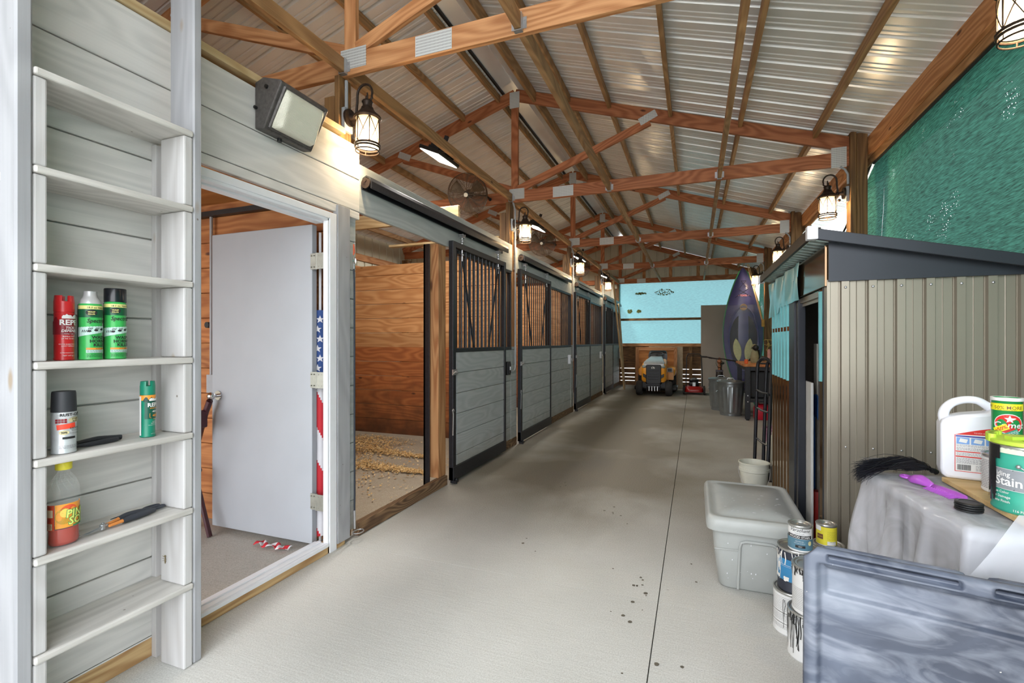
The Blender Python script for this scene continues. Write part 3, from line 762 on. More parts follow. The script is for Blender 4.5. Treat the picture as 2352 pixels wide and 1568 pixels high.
for p0_, p1_, r_ in (((XL+.085,y0+.002,2.585),(XL+.085,y0-.008,2.585),.010),((XL+.015,y0,2.49),(XL+.015,y0-.014,2.49),.008),((XL+.03,1.95,2.383),(XL+.03,1.95,2.365),.012)):
    b = B(); b.cyl(p0_,p1_,r_,n=12); obj('screw', b, BLACK_P, fl, smooth=True)

# ------------------------------------------------------------------ strap with snap on the door-side board
st = empty('bungee_strap', (-2.085,2.545,.08), 'black stretch strap with orange cord and chrome snap beside the open stall', 'strap')
ORANGE = plain('orange_cord', (214,96,60), .7)
b = B(); b.tube([(-2.065,2.538,1.93),(-2.06,2.532,1.90),(-2.066,2.54,1.86)], .003, 6); b.tube([(-2.066,2.543,1.93),(-2.062,2.546,1.88),(-2.066,2.538,1.86)], .003, 6); obj('orange_loop', b, ORANGE, st, smooth=True)
b = B(); b.tube([(-2.06+.0*i, 2.54+.012*math.sin(i*PI/6), 1.825+.022*math.cos(i*PI/6)) for i in range(12)], .004, 6, closed=True); b.cyl((-2.06,2.54,1.803),(-2.06,2.54,1.77),.006,n=8); obj('snap', b, CHROME, st, smooth=True)
b = B(); b.tube([(-2.066,2.543,1.77),(-2.07,2.552,1.70),(-2.072,2.556,1.4),(-2.072,2.556,.9),(-2.072,2.558,.3),(-2.072,2.556,.2)], .006, 8); obj('strap', b, plain('dark_rubber',(46,50,58),.6), st, smooth=True)
b = B(); b.cyl((-2.072,2.556,.2),(-2.07,2.556,.08),.008,n=8); b.tube([(-2.06+.03*math.cos(i*PI/8), 2.58+.04*math.sin(i*PI/8), .055) for i in range(16)], .004, 6, closed=True); obj('ring_end', b, ZINC, st, smooth=True)

# ------------------------------------------------------------------ stall row
PW = .19
def stall_label(k): return ['first stall, the open one','second stall','third stall','fourth stall'][k]
# opening / fixed panel layout per stall: door y0,y1 ; fixed panel y range
LAY = [dict(d=(3.88,5.19), f=(4.02,5.50)), dict(d=(5.70,7.08), f=(7.05,8.55)), dict(d=(8.72,10.06), f=(10.0,11.60)), dict(d=(11.80,13.10), f=(13.05,14.60))]
def bars(b, x, y0, y1, z0, z1, step=.098, r=.0085):
    n = max(1, round((y1-y0)/step)); 
    for i in range(1, n): b.cyl((x,y0+(y1-y0)*i/n,z0),(x,y0+(y1-y0)*i/n,z1),r,n=8)
# header boards over all stalls
for k in range(4):
    y0 = Y[k]+(.075 if k else .0); y1 = Y[k+1]-.073 if k < 3 else 14.6
    b = B(); b.box(XL-.030, XL+.0, y0+ (0.09 if k == 0 else 0), y1, 2.165, 2.49)
    tag(obj('header_board', b, W_GREY_H, bev=.004), 'grey painted header board over the '+stall_label(k), 'header', 'grey headers over the stalls')
    # fixed front: grey boards, rail, bars
    f0, f1 = LAY[k]['f']
    r = empty('stall_front', (XL,(f0+f1)/2,.06), 'fixed grey boarded front with upright bars of the '+stall_label(k), 'stall front', 'fixed stall fronts')
    b = B(); planks(b, 'y', XL-.012, f0, f1, .10, 1.20, PW, .06, d=.02); obj('boards', b, W_GREY, r)
    b = B(); b.box(XL-.05, XL+.002, f0, f1, 1.20, 1.235); b.box(XL-.05, XL+.002, f0, f1, 2.13, 2.164)
    for yy in (f0+.02, f1-.02): b.box(XL-.045, XL+.0, yy-.02, yy+.02, 1.235, 2.13)
    obj('bar_frame', b, BLACK_M, r, bev=.003)
    n = round((f1-f0-.08)/.098)
    for i in range(1, n):
        b = B(); yy = f0+.04+(f1-f0-.08)*i/n; b.cyl((XL-.025,yy,1.235),(XL-.025,yy,2.13),.0085,n=8); obj('bar', b, BLACK_M, r, smooth=True)
    b = B(); b.box(XL-.05, XL-.006, f0, f1, .0, .098); obj('kick_board', b, W_SILL, r, bev=.004)
for k in range(3):
    y = Y[k+1]
    r = empty('jamb_board', (XL-.02,y,.1), 'grey and raw jamb boards between the %s' % ['first and second stalls','second and third stalls','third and fourth stalls'][k], 'jamb', 'jamb boards between the stalls')
    b = B(); planks(b, 'y', XL-.006, y-.10, y+.095, .10, 1.235, PW, .06, d=.012); obj('boards', b, W_GREY, r)
    b = B(); b.box(XL-.028, XL-.006, y-.10, y+.095, 1.236, 2.163); obj('upper_board', b, W_RAWV, r, bev=.002)
    b = B(); b.box(XL-.032, XL-.004, y-.10, y+.095, .0, .098); obj('kick_board', b, W_SILL, r)
# open stall: sill board, raw post with black channel
b = B(); b.box(XL-.045, XL+.006, 2.63, 3.86, .0, .088); tag(obj('sill_board', b, W_SILL, bev=.006), 'weathered wooden sill board across the open stall doorway', 'sill')
for k in range(4):
    y = [3.79, 7.0, 9.95, 13.02][k]
    if k: y = LAY[k]['d'][0]-.03
    if k == 0:
        b = B(); b.box(XL-.13, XL-.018, 3.735, 3.868, .09, 2.164); tag(obj('door_post', b, W_RAWV, bev=.003), 'raw pine post beside the open stall doorway', 'post')
        b = B(); b.box(XL-.15, XL-.131, 3.70, 3.75, .0, 2.164); b.box(XL-.15, XL-.09, 3.70, 3.712, .0, 2.164); tag(obj('post_channel', b, BLACK_M, bev=.002), 'black steel channel on the inner edge of the raw pine post', 'channel')
# sliding doors
def sliding_door(k):
    y0, y1 = LAY[k]['d']; zb, zt_ = .035, 2.22
    r = empty('sliding_door', (XL+.03,(y0+y1)/2,zb), 'black framed sliding door with grey boards and bars, '+['slid open on the first stall','closed on the second stall','closed on the third stall','closed on the fourth, farthest stall'][k], 'stall door', 'sliding stall doors')
    x0, x1 = XL+.006, XL+.052
    b = B()
    b.box(x0, x1, y0, y0+.055, zb, zt_); b.box(x0, x1, y1-.05, y1, zb, zt_)
    b.box(x0, x1-.002, y0+.055, y1-.05, zt_-.055, zt_); b.box(x0, x1-.002, y0+.055, y1-.05, 1.20, 1.24); b.box(x0, x1+.003, y0, y1, zb, zb+.12)
    b.box(x0, x0+.02, y0+.055, y0+.12, zb, zt_)
    obj('frame', b, BLACK_M, r, bev=.004)
    b = B(); planks(b, 'y', XL+.042, y0+.10, y1-.05, zb+.12, 1.20, PW, .06, d=.02); obj('boards', b, W_GREY, r)
    n = round((y1-y0-.15)/.098)
    for i in range(1, n):
        yy = y0+.12+(y1-y0-.17)*i/n; b = B(); b.cyl((x0+.022,yy,1.24),(x0+.022,yy,zt_-.055),.0085,n=8); obj('bar', b, BLACK_M, r, smooth=True)
    for (ya, yb) in ((y0+.20,y0+.46),(y1-.22,y1-.48)):
        b = B(); b.tube([(x1-.012,ya,zt_-.10),(x1-.012,yb,1.24)], .010, 6, sy=.7); obj('brace_strut', b, BLACK_M, r, smooth=True)
    for ya in (y0+.20, y1-.22):
        b = B(); b.cyl((x1-.01,ya,zt_-.16),(x1-.01,ya,zt_+.085),.006,n=8); b.ball((x1-.008,ya,zt_-.10),.014); b.ball((x1-.008,ya,zt_+.03),.016); b.box(x1-.03,x1+.008,ya-.03,ya+.03,zt_+.06,zt_+.072); b.cyl((x1-.03,ya-.02,zt_+.085),(x1+.01,ya-.02,zt_+.085),.011,n=10); b.cyl((x1-.03,ya+.02,zt_+.085),(x1+.01,ya+.02,zt_+.085),.011,n=10)
        obj('hanger', b, ZINC, r, smooth=True)
    b = B(); b.cyl((x1,y0+.03,1.02),(x1+.03,y0+.03,1.02),.012,n=8); b.box(x1+.0,x1+.012,y0-.02,y0+.06,.995,1.045); b.tube([(x1+.02,y0+.01,1.02),(x1+.035,y0-.01,1.03),(x1+.02,y0-.03,1.01)], .005, 6)
    obj('latch', b, ZINC, r, smooth=True)
    b = B(); b.tube([(x1+.006,y0-.015,.66),(x1+.012,y0-.02,.64),(x1+.006,y0-.018,.45)], .006, 6); b.tube([(x1+.01,y0-.018+.014*math.cos(i*PI/5),.675+.014*math.sin(i*PI/5)) for i in range(10)], .0035, 5, closed=True)
    obj('slide_bolt', b, ZINC, r, smooth=True)
    b = B(); b.box(x1-.03,x1+.02,y0+.0,y0+.07,.012,.034); b.cyl((x1+.012,y0+.035,.0),(x1+.012,y0+.035,.05),.01,n=8); obj('floor_guide', b, BLACK_M, r)
    return r
for k in range(4): sliding_door(k)
# round-topped tracks
for k in range(4):
    y0, y1 = [(2.66,5.19),(5.74,8.28),(8.80,11.35),(11.86,14.4)][k]
    r = empty('door_track', (XL+.04,(y0+y1)/2,2.30), 'black hooded sliding door track over the '+stall_label(k), 'door track', 'black door tracks')
    poly = [(XL+.0,2.325),(XL+.012,2.325),(XL+.012,2.37),(XL+.02,2.392),(XL+.04,2.402),(XL+.06,2.392),(XL+.072,2.37),(XL+.072,2.325),(XL+.084,2.325),(XL+.084,2.372),(XL+.07,2.402),(XL+.04,2.416),(XL+.01,2.402),(XL+.0,2.372)]
    b = B(); b.prism(poly, 'y', y0, y1); obj('hood', b, BLACK_M, r, bev=.002)
    b = B(); b.cyl((XL+.042,y0-.002,2.36),(XL+.042,y0-.012,2.36),.035,n=14); b.cyl((XL+.042,y0-.01,2.375),(XL+.042,y0-.02,2.375),.01,n=8); obj('end_cap', b, plain('rusty_cap',(60,46,40),.7,.3,var=.4), r)
# partitions between stalls
for k, y in enumerate((5.56, 8.61, 11.66)):
    b = B(); planks(b, 'x', y-.02, -5.58, -2.30, 1.2225, 2.35, .197, .04, d=.036, front=-1, back=True, g=.005)
    s = struct('wall_partition_%d' % (k+1), b, W_PINE_X)
    b = B(); planks(b, 'x', y-.02, -5.58, -2.30, .04, 1.222, .197, .04, d=.036, front=-1, back=True, g=.005)
    s = struct('wall_partition_lower_%d' % (k+1), b, W_PINE_LO)
tag(timber('joist', (-5.55,4.2,2.56), (-2.15,4.2,2.56), .038, .14, W_LUMBER), 'pale joist crossing above the open stall', 'joist')
tag(timber('joist', (-3.9,5.56,2.60), (-2.275,5.56,2.60), .09, .03, W_LUMBER), 'short pale board jutting from the post above the open stall partition', 'board')
for k, z in enumerate((2.42, 2.62, 2.85)):
    tag(timber('girt', (-5.76,-1.,z), (-5.76,14.7,z), .038, .12, W_TRUSS), 'dark pine girt on the outer stall wall, %s of three' % ['lowest','middle','highest'][k], 'girt', 'girts on the outer stall wall')
# shavings
SHAV = [plain('pine_shavings_%d' % i, c, .8, var=.15) for i, c in enumerate(((214,180,122),(232,206,156),(186,146,92)))]
random.seed(11)
b = B()
def shav_h(x, y): return .05*math.exp(-((x+3.95)**2/.2+(y-4.75)**2/.4))+.012
for i in range(9000):
    m = random.random()
    if m < .55: x = random.gauss(-3.95,.28); y = random.gauss(4.75,.42)
    elif m < .72: t_ = random.random(); x = -3.7+1.05*t_+random.gauss(0,.05); y = 4.75-.12*t_+random.gauss(0,.07)*(1.2-t_)
    elif m < .92: t_ = random.random(); x = -3.4+.95*t_+random.gauss(0,.06); y = 4.15-.05*t_+random.gauss(0,.08)*(1.2-t_)
    else: x = random.gauss(-3.1,.5); y = random.gauss(3.9,.5)
    if not (-5.4 < x < -2.25 and 2.75 < y < 5.45): continue
    z = shav_h(x,y)*random.random()**.4+.002; a = random.random()*PI; s = .007+.012*random.random(); q = random.random()*.012
    ca, sa = math.cos(a)*s, math.sin(a)*s
    b.mi = random.choice((0,0,1,2)); b.poly([(x+ca,y+sa,z+q),(x-sa*.6,y+ca*.6,z),(x-ca,y-sa,z+q*.5),(x+sa*.6,y-ca*.6,z+q*.8)])
tag(obj('wood_shavings', b, SHAV), 'pale pine shavings spread on the open stall floor', 'shavings', kind='stuff')
# ------------------------------------------------------------------ lanterns
def mat_seeded():
    t = NT('seeded_glass'); p = t.bsdf((1,.97,.9,1), .12); tl = t.n('BsdfTranslucent'); tl.inputs[0].default_value = (1,.93,.8,1); tp = t.n('BsdfTransparent'); a = t.n('MixShader'); a.inputs[0].default_value = .7; c = t.n('MixShader'); c.inputs[0].default_value = .42
    t.l(p.outputs[0], a.inputs[1]); t.l(tl.outputs[0], a.inputs[2]); t.l(tp.outputs[0], c.inputs[1]); t.l(a.outputs[0], c.inputs[2]); return t.done(c)
SEED = mat_seeded()
BULB = emit('lantern_bulb', (255,214,150), 38.)
def lantern():
    r = empty('wall_lantern', (0,0,0), 'x', 'lantern', 'bronze wall lanterns')
    b = B(); b.box(.0,.028,-.04,.04,.02,.17); obj('junction_box', b, GREY_PVC, r, bev=.004)
    b = B(); b.cyl((.028,0,.11),(.045,0,.11),.055,n=20); b.cyl((.045,0,.11),(.085,0,.11),.022,.014,n=14); b.ball((.09,0,.11),.02); b.ball((.075,0,.045),.014); obj('backplate', b, BRONZE, r, smooth=True)
    b = B(); P_ = [(.085,0,.11),(.095,0,.20)]
    for i in range(13): a = PI-i*PI*1.12/12; P_.append((.155+.058*math.cos(a), 0, .245+.062*math.sin(a)))
    for i in range(8): a = -.3-i*.55; rr = .03-.0028*i; P_.append((.183+rr*math.cos(a)-.0, 0, .222+rr*math.sin(a)))
    b.tube(P_, [.0085]*8+[.0075]*(len(P_)-8), 8); obj('scroll_arm', b, BRONZE, r, smooth=True)
    b = B(); b.lathe([(0,.232),(.006,.232),(.006,.20),(.03,.198),(.036,.188),(.03,.178),(.03,.160),(.038,.152),(.040,.142),(.055,.120),(.085,.096),(.090,.086),(.086,.080),(.0,.082)], (.175,0,0), 24)
    b.tube([(.175+.0,.0,.232),(.175,0,.25)], .005, 6); obj('cap', b, BRONZE, r, smooth=True)
    b = B(); b.lathe([(.070,.082),(.070,-.095)], (.175,0,0), 24); obj('glass', b, SEED, r, smooth=True)
    b = B()
    ring = lambda z, R, q: b.tube([(.175+R*math.cos(2*PI*i/24), R*math.sin(2*PI*i/24), z) for i in range(24)], q, 6, closed=True)
    ring(.08,.076,.006); ring(-.088,.077,.007); ring(-.104,.077,.006); ring(-.128,.074,.004)
    for k in range(6):
        a = 2*PI*k/6+.3; a2 = a+2*PI/6
        for s in (1,-1):
            aa, ab = (a,a2) if s > 0 else (a2,a)
            b.tube([(.175+.076*math.cos(aa+(ab-aa)*i/5), .076*math.sin(aa+(ab-aa)*i/5), .08-.17*i/5) for i in range(6)], .0026, 5)
        b.cyl((.175+.076*math.cos(a),.076*math.sin(a),.08),(.175+.076*math.cos(a),.076*math.sin(a),-.09),.0035,n=6)
        if k%2 == 0: b.cyl((.175+.074*math.cos(a),.074*math.sin(a),-.104),(.175+.074*math.cos(a),.074*math.sin(a),-.128),.003,n=5)
    obj('cage', b, BRONZE, r, smooth=True)
    b = B(); b.lathe([(0,.07),(.016,.068),(.016,.035),(.013,.03),(0,.03)], (.175,0,0), 14); obj('socket', b, BRONZE, r, smooth=True)
    b = B(); b.lathe([(0,.032),(.012,.028),(.020,.008),(.027,-.018),(.024,-.040),(.012,-.054),(0,-.058)], (.175,0,0), 16); obj('bulb', b, BULB, r, smooth=True)
    ld = bpy.data.lights.new('lantern_light','POINT'); ld.energy = LANTERN_W; ld.color = (1.0,.76,.48); ld.shadow_soft_size = .03
    lo = bpy.data.objects.new('lantern_light', ld); COL.objects.link(lo); lo.parent = r; lo.location = (.175,0,-.075)
    return r
lan = lantern()
LAB_L = ['on the post above the white door side','on the second stall post beside the large fan','on the third post along the stall fronts','on the fourth, farthest post along the stalls']
LAB_R = ['cut by the upper right corner, above the green cloth','beside the shed roof on the right wall','on the right post between the shed and the workbench','beside the tip of the hanging kayak']
for k in range(4):
    o = lan if k == 0 else dup(lan)
    o.location = (-2.132+(-.016 if k == 0 else 0), Y[k]-(.0 if k else -.01), 2.655); o['label'] = 'lit bronze lantern with crossed straps '+LAB_L[k]
    o = dup(lan); o.location = (1.418, Y[k], 2.655); o.rotation_euler = (0,0,PI); o['label'] = 'lit bronze lantern with crossed straps '+LAB_R[k]
# conduits
for k in range(4):
    b = B(); x = -2.122+(-.014 if k == 0 else 0); y = Y[k]+(.055 if k else .05)
    if k == 0: b.tube([(x,y-.045,3.01),(x,y-.045,2.83)], .011, 8)
    else:
        b.tube([(-2.115,y-.06,3.03),(-2.10,y-.065,2.99),(-2.083,y-.07,2.93),(-2.083,y-.07,1.02),(-2.083,y-.08,.965),(-2.083,y-.11,.94),(-2.083,y-.20,.935)], .011, 8)
    tag(obj('conduit', b, GREY_PVC, smooth=True), 'grey conduit running down the %s stall post' % ORD[k], 'conduit', 'conduits on the stall posts')
    b = B(); b.tube([(1.34,Y[k]-.04,3.02),(1.38,Y[k]-.04,2.99),(1.405,Y[k]-.04,2.94),(1.407,Y[k]-.04,2.84)], .011, 8)
    tag(obj('conduit', b, GREY_PVC, smooth=True), 'short bent grey conduit above the %s right lantern' % ORD[k], 'conduit', 'conduits on the right posts')
for k in range(1,4):
    y = Y[k]-.25
    r = empty('switch_box', (XL,y,.98), ['','black outlet box on the grey boards right of the open sliding door','white switch box beside the third sliding door','grey switch box beside the fourth sliding door'][k], 'outlet')
    b = B(); b.box(XL-.010,XL+.035,y-.055,y+.035,.90,1.06); obj('box', b, BLACK_P if k == 1 else WHITE_P, r, bev=.005)
    b = B(); b.box(XL+.036,XL+.045,y-.04,y+.02,.92,1.04); obj('cover', b, GREY_PVC if k > 1 else BLACK_P, r, bev=.004)
    b = B(); b.box(XL+.046,XL+.052,y-.02,y+.0,.96,1.0); obj('toggle', b, WHITE_P, r)
b = B(); b.cyl((-2.05,14.45,.95),(-2.05,14.45,1.12),.06,n=14); b.box(-2.10,-2.0,14.40,14.50,.80,.95); tag(obj('meter_box', b, GREY_PVC), 'grey round electrical box at the far end of the stall row', 'electrical box')

# ------------------------------------------------------------------ stall flood fixtures
LEDP = emit('led_panel', (255,250,240), 14.)
def fixture():
    r = empty('led_fixture', (0,0,0), 'x', 'light fixture', 'lit fixtures over the stalls')
    b = B(); b.box(-.12,.12,-.20,.20,.0,.035); obj('housing', b, BLACK_P, r, bev=.006)
    b = B()
    for i in range(9): b.box(-.09,.09,-.10+i*.025,-.09+i*.025,.035,.075)
    b.box(-.05,.05,-.13,-.11,.035,.09); obj('heat_sink', b, BLACK_M, r)
    b = B(); b.box(-.105,.105,-.185,.185,-.006,-.001); obj('panel', b, LEDP, r)
    b = B(); b.tube([(.10,-.19,.02),(.14,-.1,.06),(.13,.0,.10)], .008, 6); b.box(-.02,.02,-.01,.01,.075,.22); obj('bracket', b, BLACK_M, r)
    ld = bpy.data.lights.new('fixture_light','AREA'); ld.energy = FIXTURE_W; ld.color = (1.0,.96,.90); ld.shape = 'RECTANGLE'; ld.size = .2; ld.size_y = .36
    lo = bpy.data.objects.new('fixture_light', ld); COL.objects.link(lo); lo.parent = r; lo.location = (0,0,-.012)
    return r
fx = fixture()
for k in range(4):
    o = fx if k == 0 else dup(fx)
    o.location = (-2.33, 4.12+3.05*k, 3.09); o.rotation_euler = (0, math.radians(24), 0)
    o['label'] = 'black flood fixture with glowing white panel over the '+stall_label(k)

# ------------------------------------------------------------------ fans
FANB = plain('dusty_brown_fan_metal', (84,66,50), .55, .5, var=.4, scale=60)
def fan():
    r = empty('barn_fan', (0,0,0), 'x', 'fan', 'round guard fans on the trusses')
    R = .245
    b = B()   # axis +Z is the blowing side
    def circ(rad, z, q, n=40): b.tube([(rad*math.cos(2*PI*i/n), rad*math.sin(2*PI*i/n), z) for i in range(n)], q, 4, closed=True)
    def zf(rad, s): return s*(.075*math.sqrt(max(0,1-(rad/R)**2*.93)))
    for s in (1,-1):
        for i in range(1,23): 
            rad = .035+(R-.035)*i/22; circ(rad, zf(rad,s), .0021)
        for k in range(9 if s > 0 else 6):
            a = 2*PI*k/(9 if s > 0 else 6); b.tube([(rr*math.cos(a), rr*math.sin(a), zf(rr,s)) for rr in [.03+(R-.03)*j/8 for j in range(9)]], .0026, 5)
    circ(R,.02,.004); circ(R,-.02,.004); circ(R+.001,.0,.005)
    obj('guard', b, FANB, r, smooth=True)
    b = B(); b.lathe([(0,.082),(.024,.082),(.027,.074),(.024,.068),(0,.066)], (0,0,0), 20); obj('badge', b, WHITE_P if 0 else plain('fan_badge',(206,196,176),.5), r, smooth=True)
    for k in range(3):
        b = B(); a0 = 2*PI*k/3+.5
        def bl(u, w):
            rr = .03+.185*u; wd = (.16+.75*math.sin(min(1,u*1.15)*PI*.62))*.55; a = a0+(w-.5)*wd*1.5
            return (rr*math.cos(a), rr*math.sin(a), (w-.5)*.07+.0)
        b.grid(bl, 8, 6); obj('blade', b, plain('fan_blade_%d'%k,(112,96,76),.5,.3,var=.4) if k == 0 else bpy.data.materials['fan_blade_0'], r, smooth=True, solid=.002)
    b = B(); b.lathe([(0,.03),(.03,.03),(.05,-.02),(.055,-.09),(.04,-.12),(0,-.125)], (0,0,0), 18); obj('motor', b, BLACK_M, r, smooth=True)
    qi = Vector((.14,-.92,-.36)).normalized().to_track_quat('Z','Y').inverted(); e_ = qi @ Vector((.16,.325,.01)); e1 = qi @ Vector((.16,.20,.02))
    b = B(); b.tube([(0,0,-.12), e1*.75, e1, e_], .012, 8); b.ball(tuple(e_), .022, 10, 6); obj('bracket', b, BLACK_M, r, smooth=True)
    return r
fn = fan()
d = Vector((.14,-.92,-.36)).normalized(); q = d.to_track_quat('Z','Y')
for k in range(3):
    o = fn if k == 0 else dup(fn)
    o.location = (-2.58, Y[k+1]-.34, 3.09); o.rotation_euler = q.to_euler()
    o['label'] = ['large round brown guard fan above the open sliding door','round guard fan behind the second stall lantern','farthest guard fan, half hidden by the third lantern'][k]
# ------------------------------------------------------------------ metal shed
TAUPE = plain('taupe_shed_steel', (142,134,120), .30, .45, var=.03, scale=3., bs=0)
TAUPE_M = plain('taupe_mirror_steel', (122,98,74), .10, .85, var=.05, scale=3., bs=0)
CHARC = plain('charcoal_steel', (42,45,52), .38, .3, var=.08, scale=5.)
DARKB = plain('dark_brown_steel', (62,54,48), .45, .4, var=.1)
FILM = plain('turquoise_film', (118,190,196), .22, var=.06, scale=12.)
SX, SY0, SY1 = .60, 2.70, 4.40; SZ = 1.587
shed = empty('storage_shed', (1.0,3.5,0), 'taupe ribbed metal garden shed with charcoal sloping roof and open doorway', 'shed')
b = B()
prof = [(SX,0),(SX+.045,0),(SX+.046,-.0)]; t_ = SX+.046; xs_ = SX+.048
P_ = [(SX,0),(SX+.043,0),(SX+.046,.008),(SX+.052,.008)]
x = SX+.055
while x < 1.5:
    P_ += [(x,-.010),(x+.030,-.010),(x+.036,0.003),(x+.060,.003),(x+.062,.0015),(x+.064,.003),(x+.096,.003),(x+.100,.006),(x+.104,.006)]; x += .1085
P_ += [(1.56,0)]
A = [b.v((px_,SY0+dy,.02)) for px_,dy in P_]; C_ = [b.v((px_,SY0+dy,SZ+.01)) for px_,dy in P_]
for i in range(len(P_)-1): b._f([A[i],A[i+1],C_[i+1],C_[i]])
obj('side_wall', b, TAUPE, shed, solid=.0015)
b = B()
x = SX+.070
while x < 1.5:
    b.ball((x,SY0-.013,SZ-.03),(.006,.004,.006),8,5); b.ball((x+.0,SY0-.013,.80),(.005,.004,.005),8,5); x += .1085
obj('screws', b, ZINC, shed, smooth=True)['kind'] = 'stuff'
INNER = plain('shed_inner_steel',(120,114,104),.5,.2,var=.05)
b = B(); b.box(SX+.001,1.56,SY1-.004,SY1,.02,SZ+.1); b.box(SX+.02,1.55,SY1-.03,SY1-.004,1.38,1.42); obj('far_wall', b, INNER, shed)
b = B(); b.box(1.553,1.56,SY0+.01,SY1-.01,.02,SZ+.0); obj('rear_wall', b, INNER, shed)
b = B(); b.box(SX+.02,1.55,SY0+.02,SY1-.02,.0,.018); obj('shed_floor', b, CHARC, shed)
# front: corner trim, mirror jamb, black edge strip
b = B(); b.box(SX-.004,SX+.012,SY0-.004,SY0+.055,.02,SZ+.01); obj('corner_trim', b, TAUPE, shed, bev=.002)
b = B(); b.box(SX-.006,SX+.02,SY0+.057,SY0+.075,.02,SZ); obj('edge_strip', b, CHARC, shed)
b = B(); b.prism([(SX-.004,SY0+.077),(SX-.012,SY0+.10),(SX-.006,SY0+.16),(SX+.01,SY0+.175),(SX+.02,SY0+.12)], 'z', .02, 1.56); obj('door_jamb', b, TAUPE_M, shed, bev=.003)
b = B(); b.prism([(SX-.0055,SY0+.0775),(SX-.0135,SY0+.10),(SX-.0125,SY0+.125),(SX-.004,SY0+.10)], 'z', 1.10, 1.55); obj('film_strip', b, FILM, shed)
# sliding door stack at the far side: dark stile, ribbed panel with film on the upper third
b = B(); b.box(SX-.010,SX+.03,3.345,3.42,.02,1.56); b.box(SX-.018,SX+.0,3.42,3.60,.02,1.56); obj('door_stile', b, CHARC, shed, bev=.003)
b = B(); yy = 3.60; Q = [(0,yy)]
while yy < 4.35: Q += [(.0,yy+.02),(-.022,yy+.04),(-.022,yy+.075),(.0,yy+.095)]; yy += .125
Q.append((0,4.39))
A = [b.v((SX+dx,y_,.02)) for dx,y_ in Q]; C_ = [b.v((SX+dx,y_,1.57)) for dx,y_ in Q]
for i in range(len(Q)-1): b._f([A[i],A[i+1],C_[i+1],C_[i]])
obj('door_panel', b, TAUPE_M, shed, solid=.0015)
b = B(); A = [b.v((SX+dx-.003,y_,1.04)) for dx,y_ in Q]; M_ = [b.v((SX+dx-.003,y_,1.37)) for dx,y_ in Q]; N_ = [b.v((SX+dx-.003,y_,1.40)) for dx,y_ in Q]; C_ = [b.v((SX+dx-.003,y_,1.57)) for dx,y_ in Q]
for i in range(len(Q)-1): b._f([A[i],A[i+1],M_[i+1],M_[i]]); b._f([N_[i],N_[i+1],C_[i+1],C_[i]])
obj('film_sheet', b, FILM, shed)
# header over the door, mirror near half and loose film at the far half
b = B(); b.box(SX-.012,SX+.01,SY0,SY1,1.565,1.765); obj('header', b, TAUPE_M, shed, bev=.003)
random.seed(2)
def filmf(u, w):
    y = 3.22+(SY1+.02-3.22)*u; bot = 1.545+.0*u-(.06*u if u > .6 else 0); top = 1.765
    return (SX-.016-.012*abs(math.sin(u*8.5+w*2))-.006*math.sin(u*21), y+(.10*(1-w) if u < .01 else 0), bot+(top-bot)*w)
b = B(); b.grid(filmf, 34, 8); obj('loose_film', b, FILM, shed, smooth=True)
b = B(); b.box(SX+.0,SX+.035,SY0+.175,3.345,1.53,1.56); b.box(SX+.012,SX+.02,SY0+.175,3.345,1.51,1.53); obj('door_track', b, TAUPE, shed)
b = B(); b.prism([(SX,1.587),(1.56,1.587),(1.56,1.60),(SX,1.80)], 'y', SY0-.018, SY0-.013); obj('gable_fascia', b, CHARC, shed, bev=.001)
# roof: charcoal edge trims and corrugated sheet
def rz(x): return 1.815-.225*(x-.53)
b = B()
yy = SY0-.05; Q = []
while yy < SY1+.05: Q += [(yy,0),(yy+.03,0),(yy+.036,.014),(yy+.056,.014),(yy+.062,0)]; yy += .075
A = [b.v((.535,y_,rz(.535)-.02+dz)) for y_,dz in Q]; C_ = [b.v((1.60,y_,rz(1.60)-.02+dz)) for y_,dz in Q]
for i in range(len(Q)-1): b._f([A[i],A[i+1],C_[i+1],C_[i]])
obj('roof_sheet', b, plain('pale_roof_underside',(150,164,158),.4,.3,var=.05), shed, solid=.0015)
b = B(); b.prism([(.520,rz(.52)+.022),(1.60,rz(1.60)+.022),(1.60,rz(1.60)-.030),(.520,rz(.52)-.030)], 'y', SY0-.075, SY0-.055); b.prism([(.520,rz(.52)+.022),(1.60,rz(1.60)+.022),(1.60,rz(1.60)+.016),(.520,rz(.52)+.016)], 'y', SY0-.055, SY0-.01); obj('roof_edge', b, CHARC, shed, bev=.003)
b = B(); b.box(.508,.524,SY0-.06,SY1+.06,rz(.52)-.03,rz(.52)+.024); b.box(.524,.56,SY0-.06,SY1+.06,rz(.52)+.016,rz(.52)+.024); obj('eave_edge', b, DARKB, shed, bev=.002)
for yy in (SY0-.08, SY1+.055):
    b = B(); b.box(.500,.545,yy,yy+.045,rz(.52)-.034,rz(.52)+.030); obj('corner_cap', b, WHITE_P, shed, bev=.003)
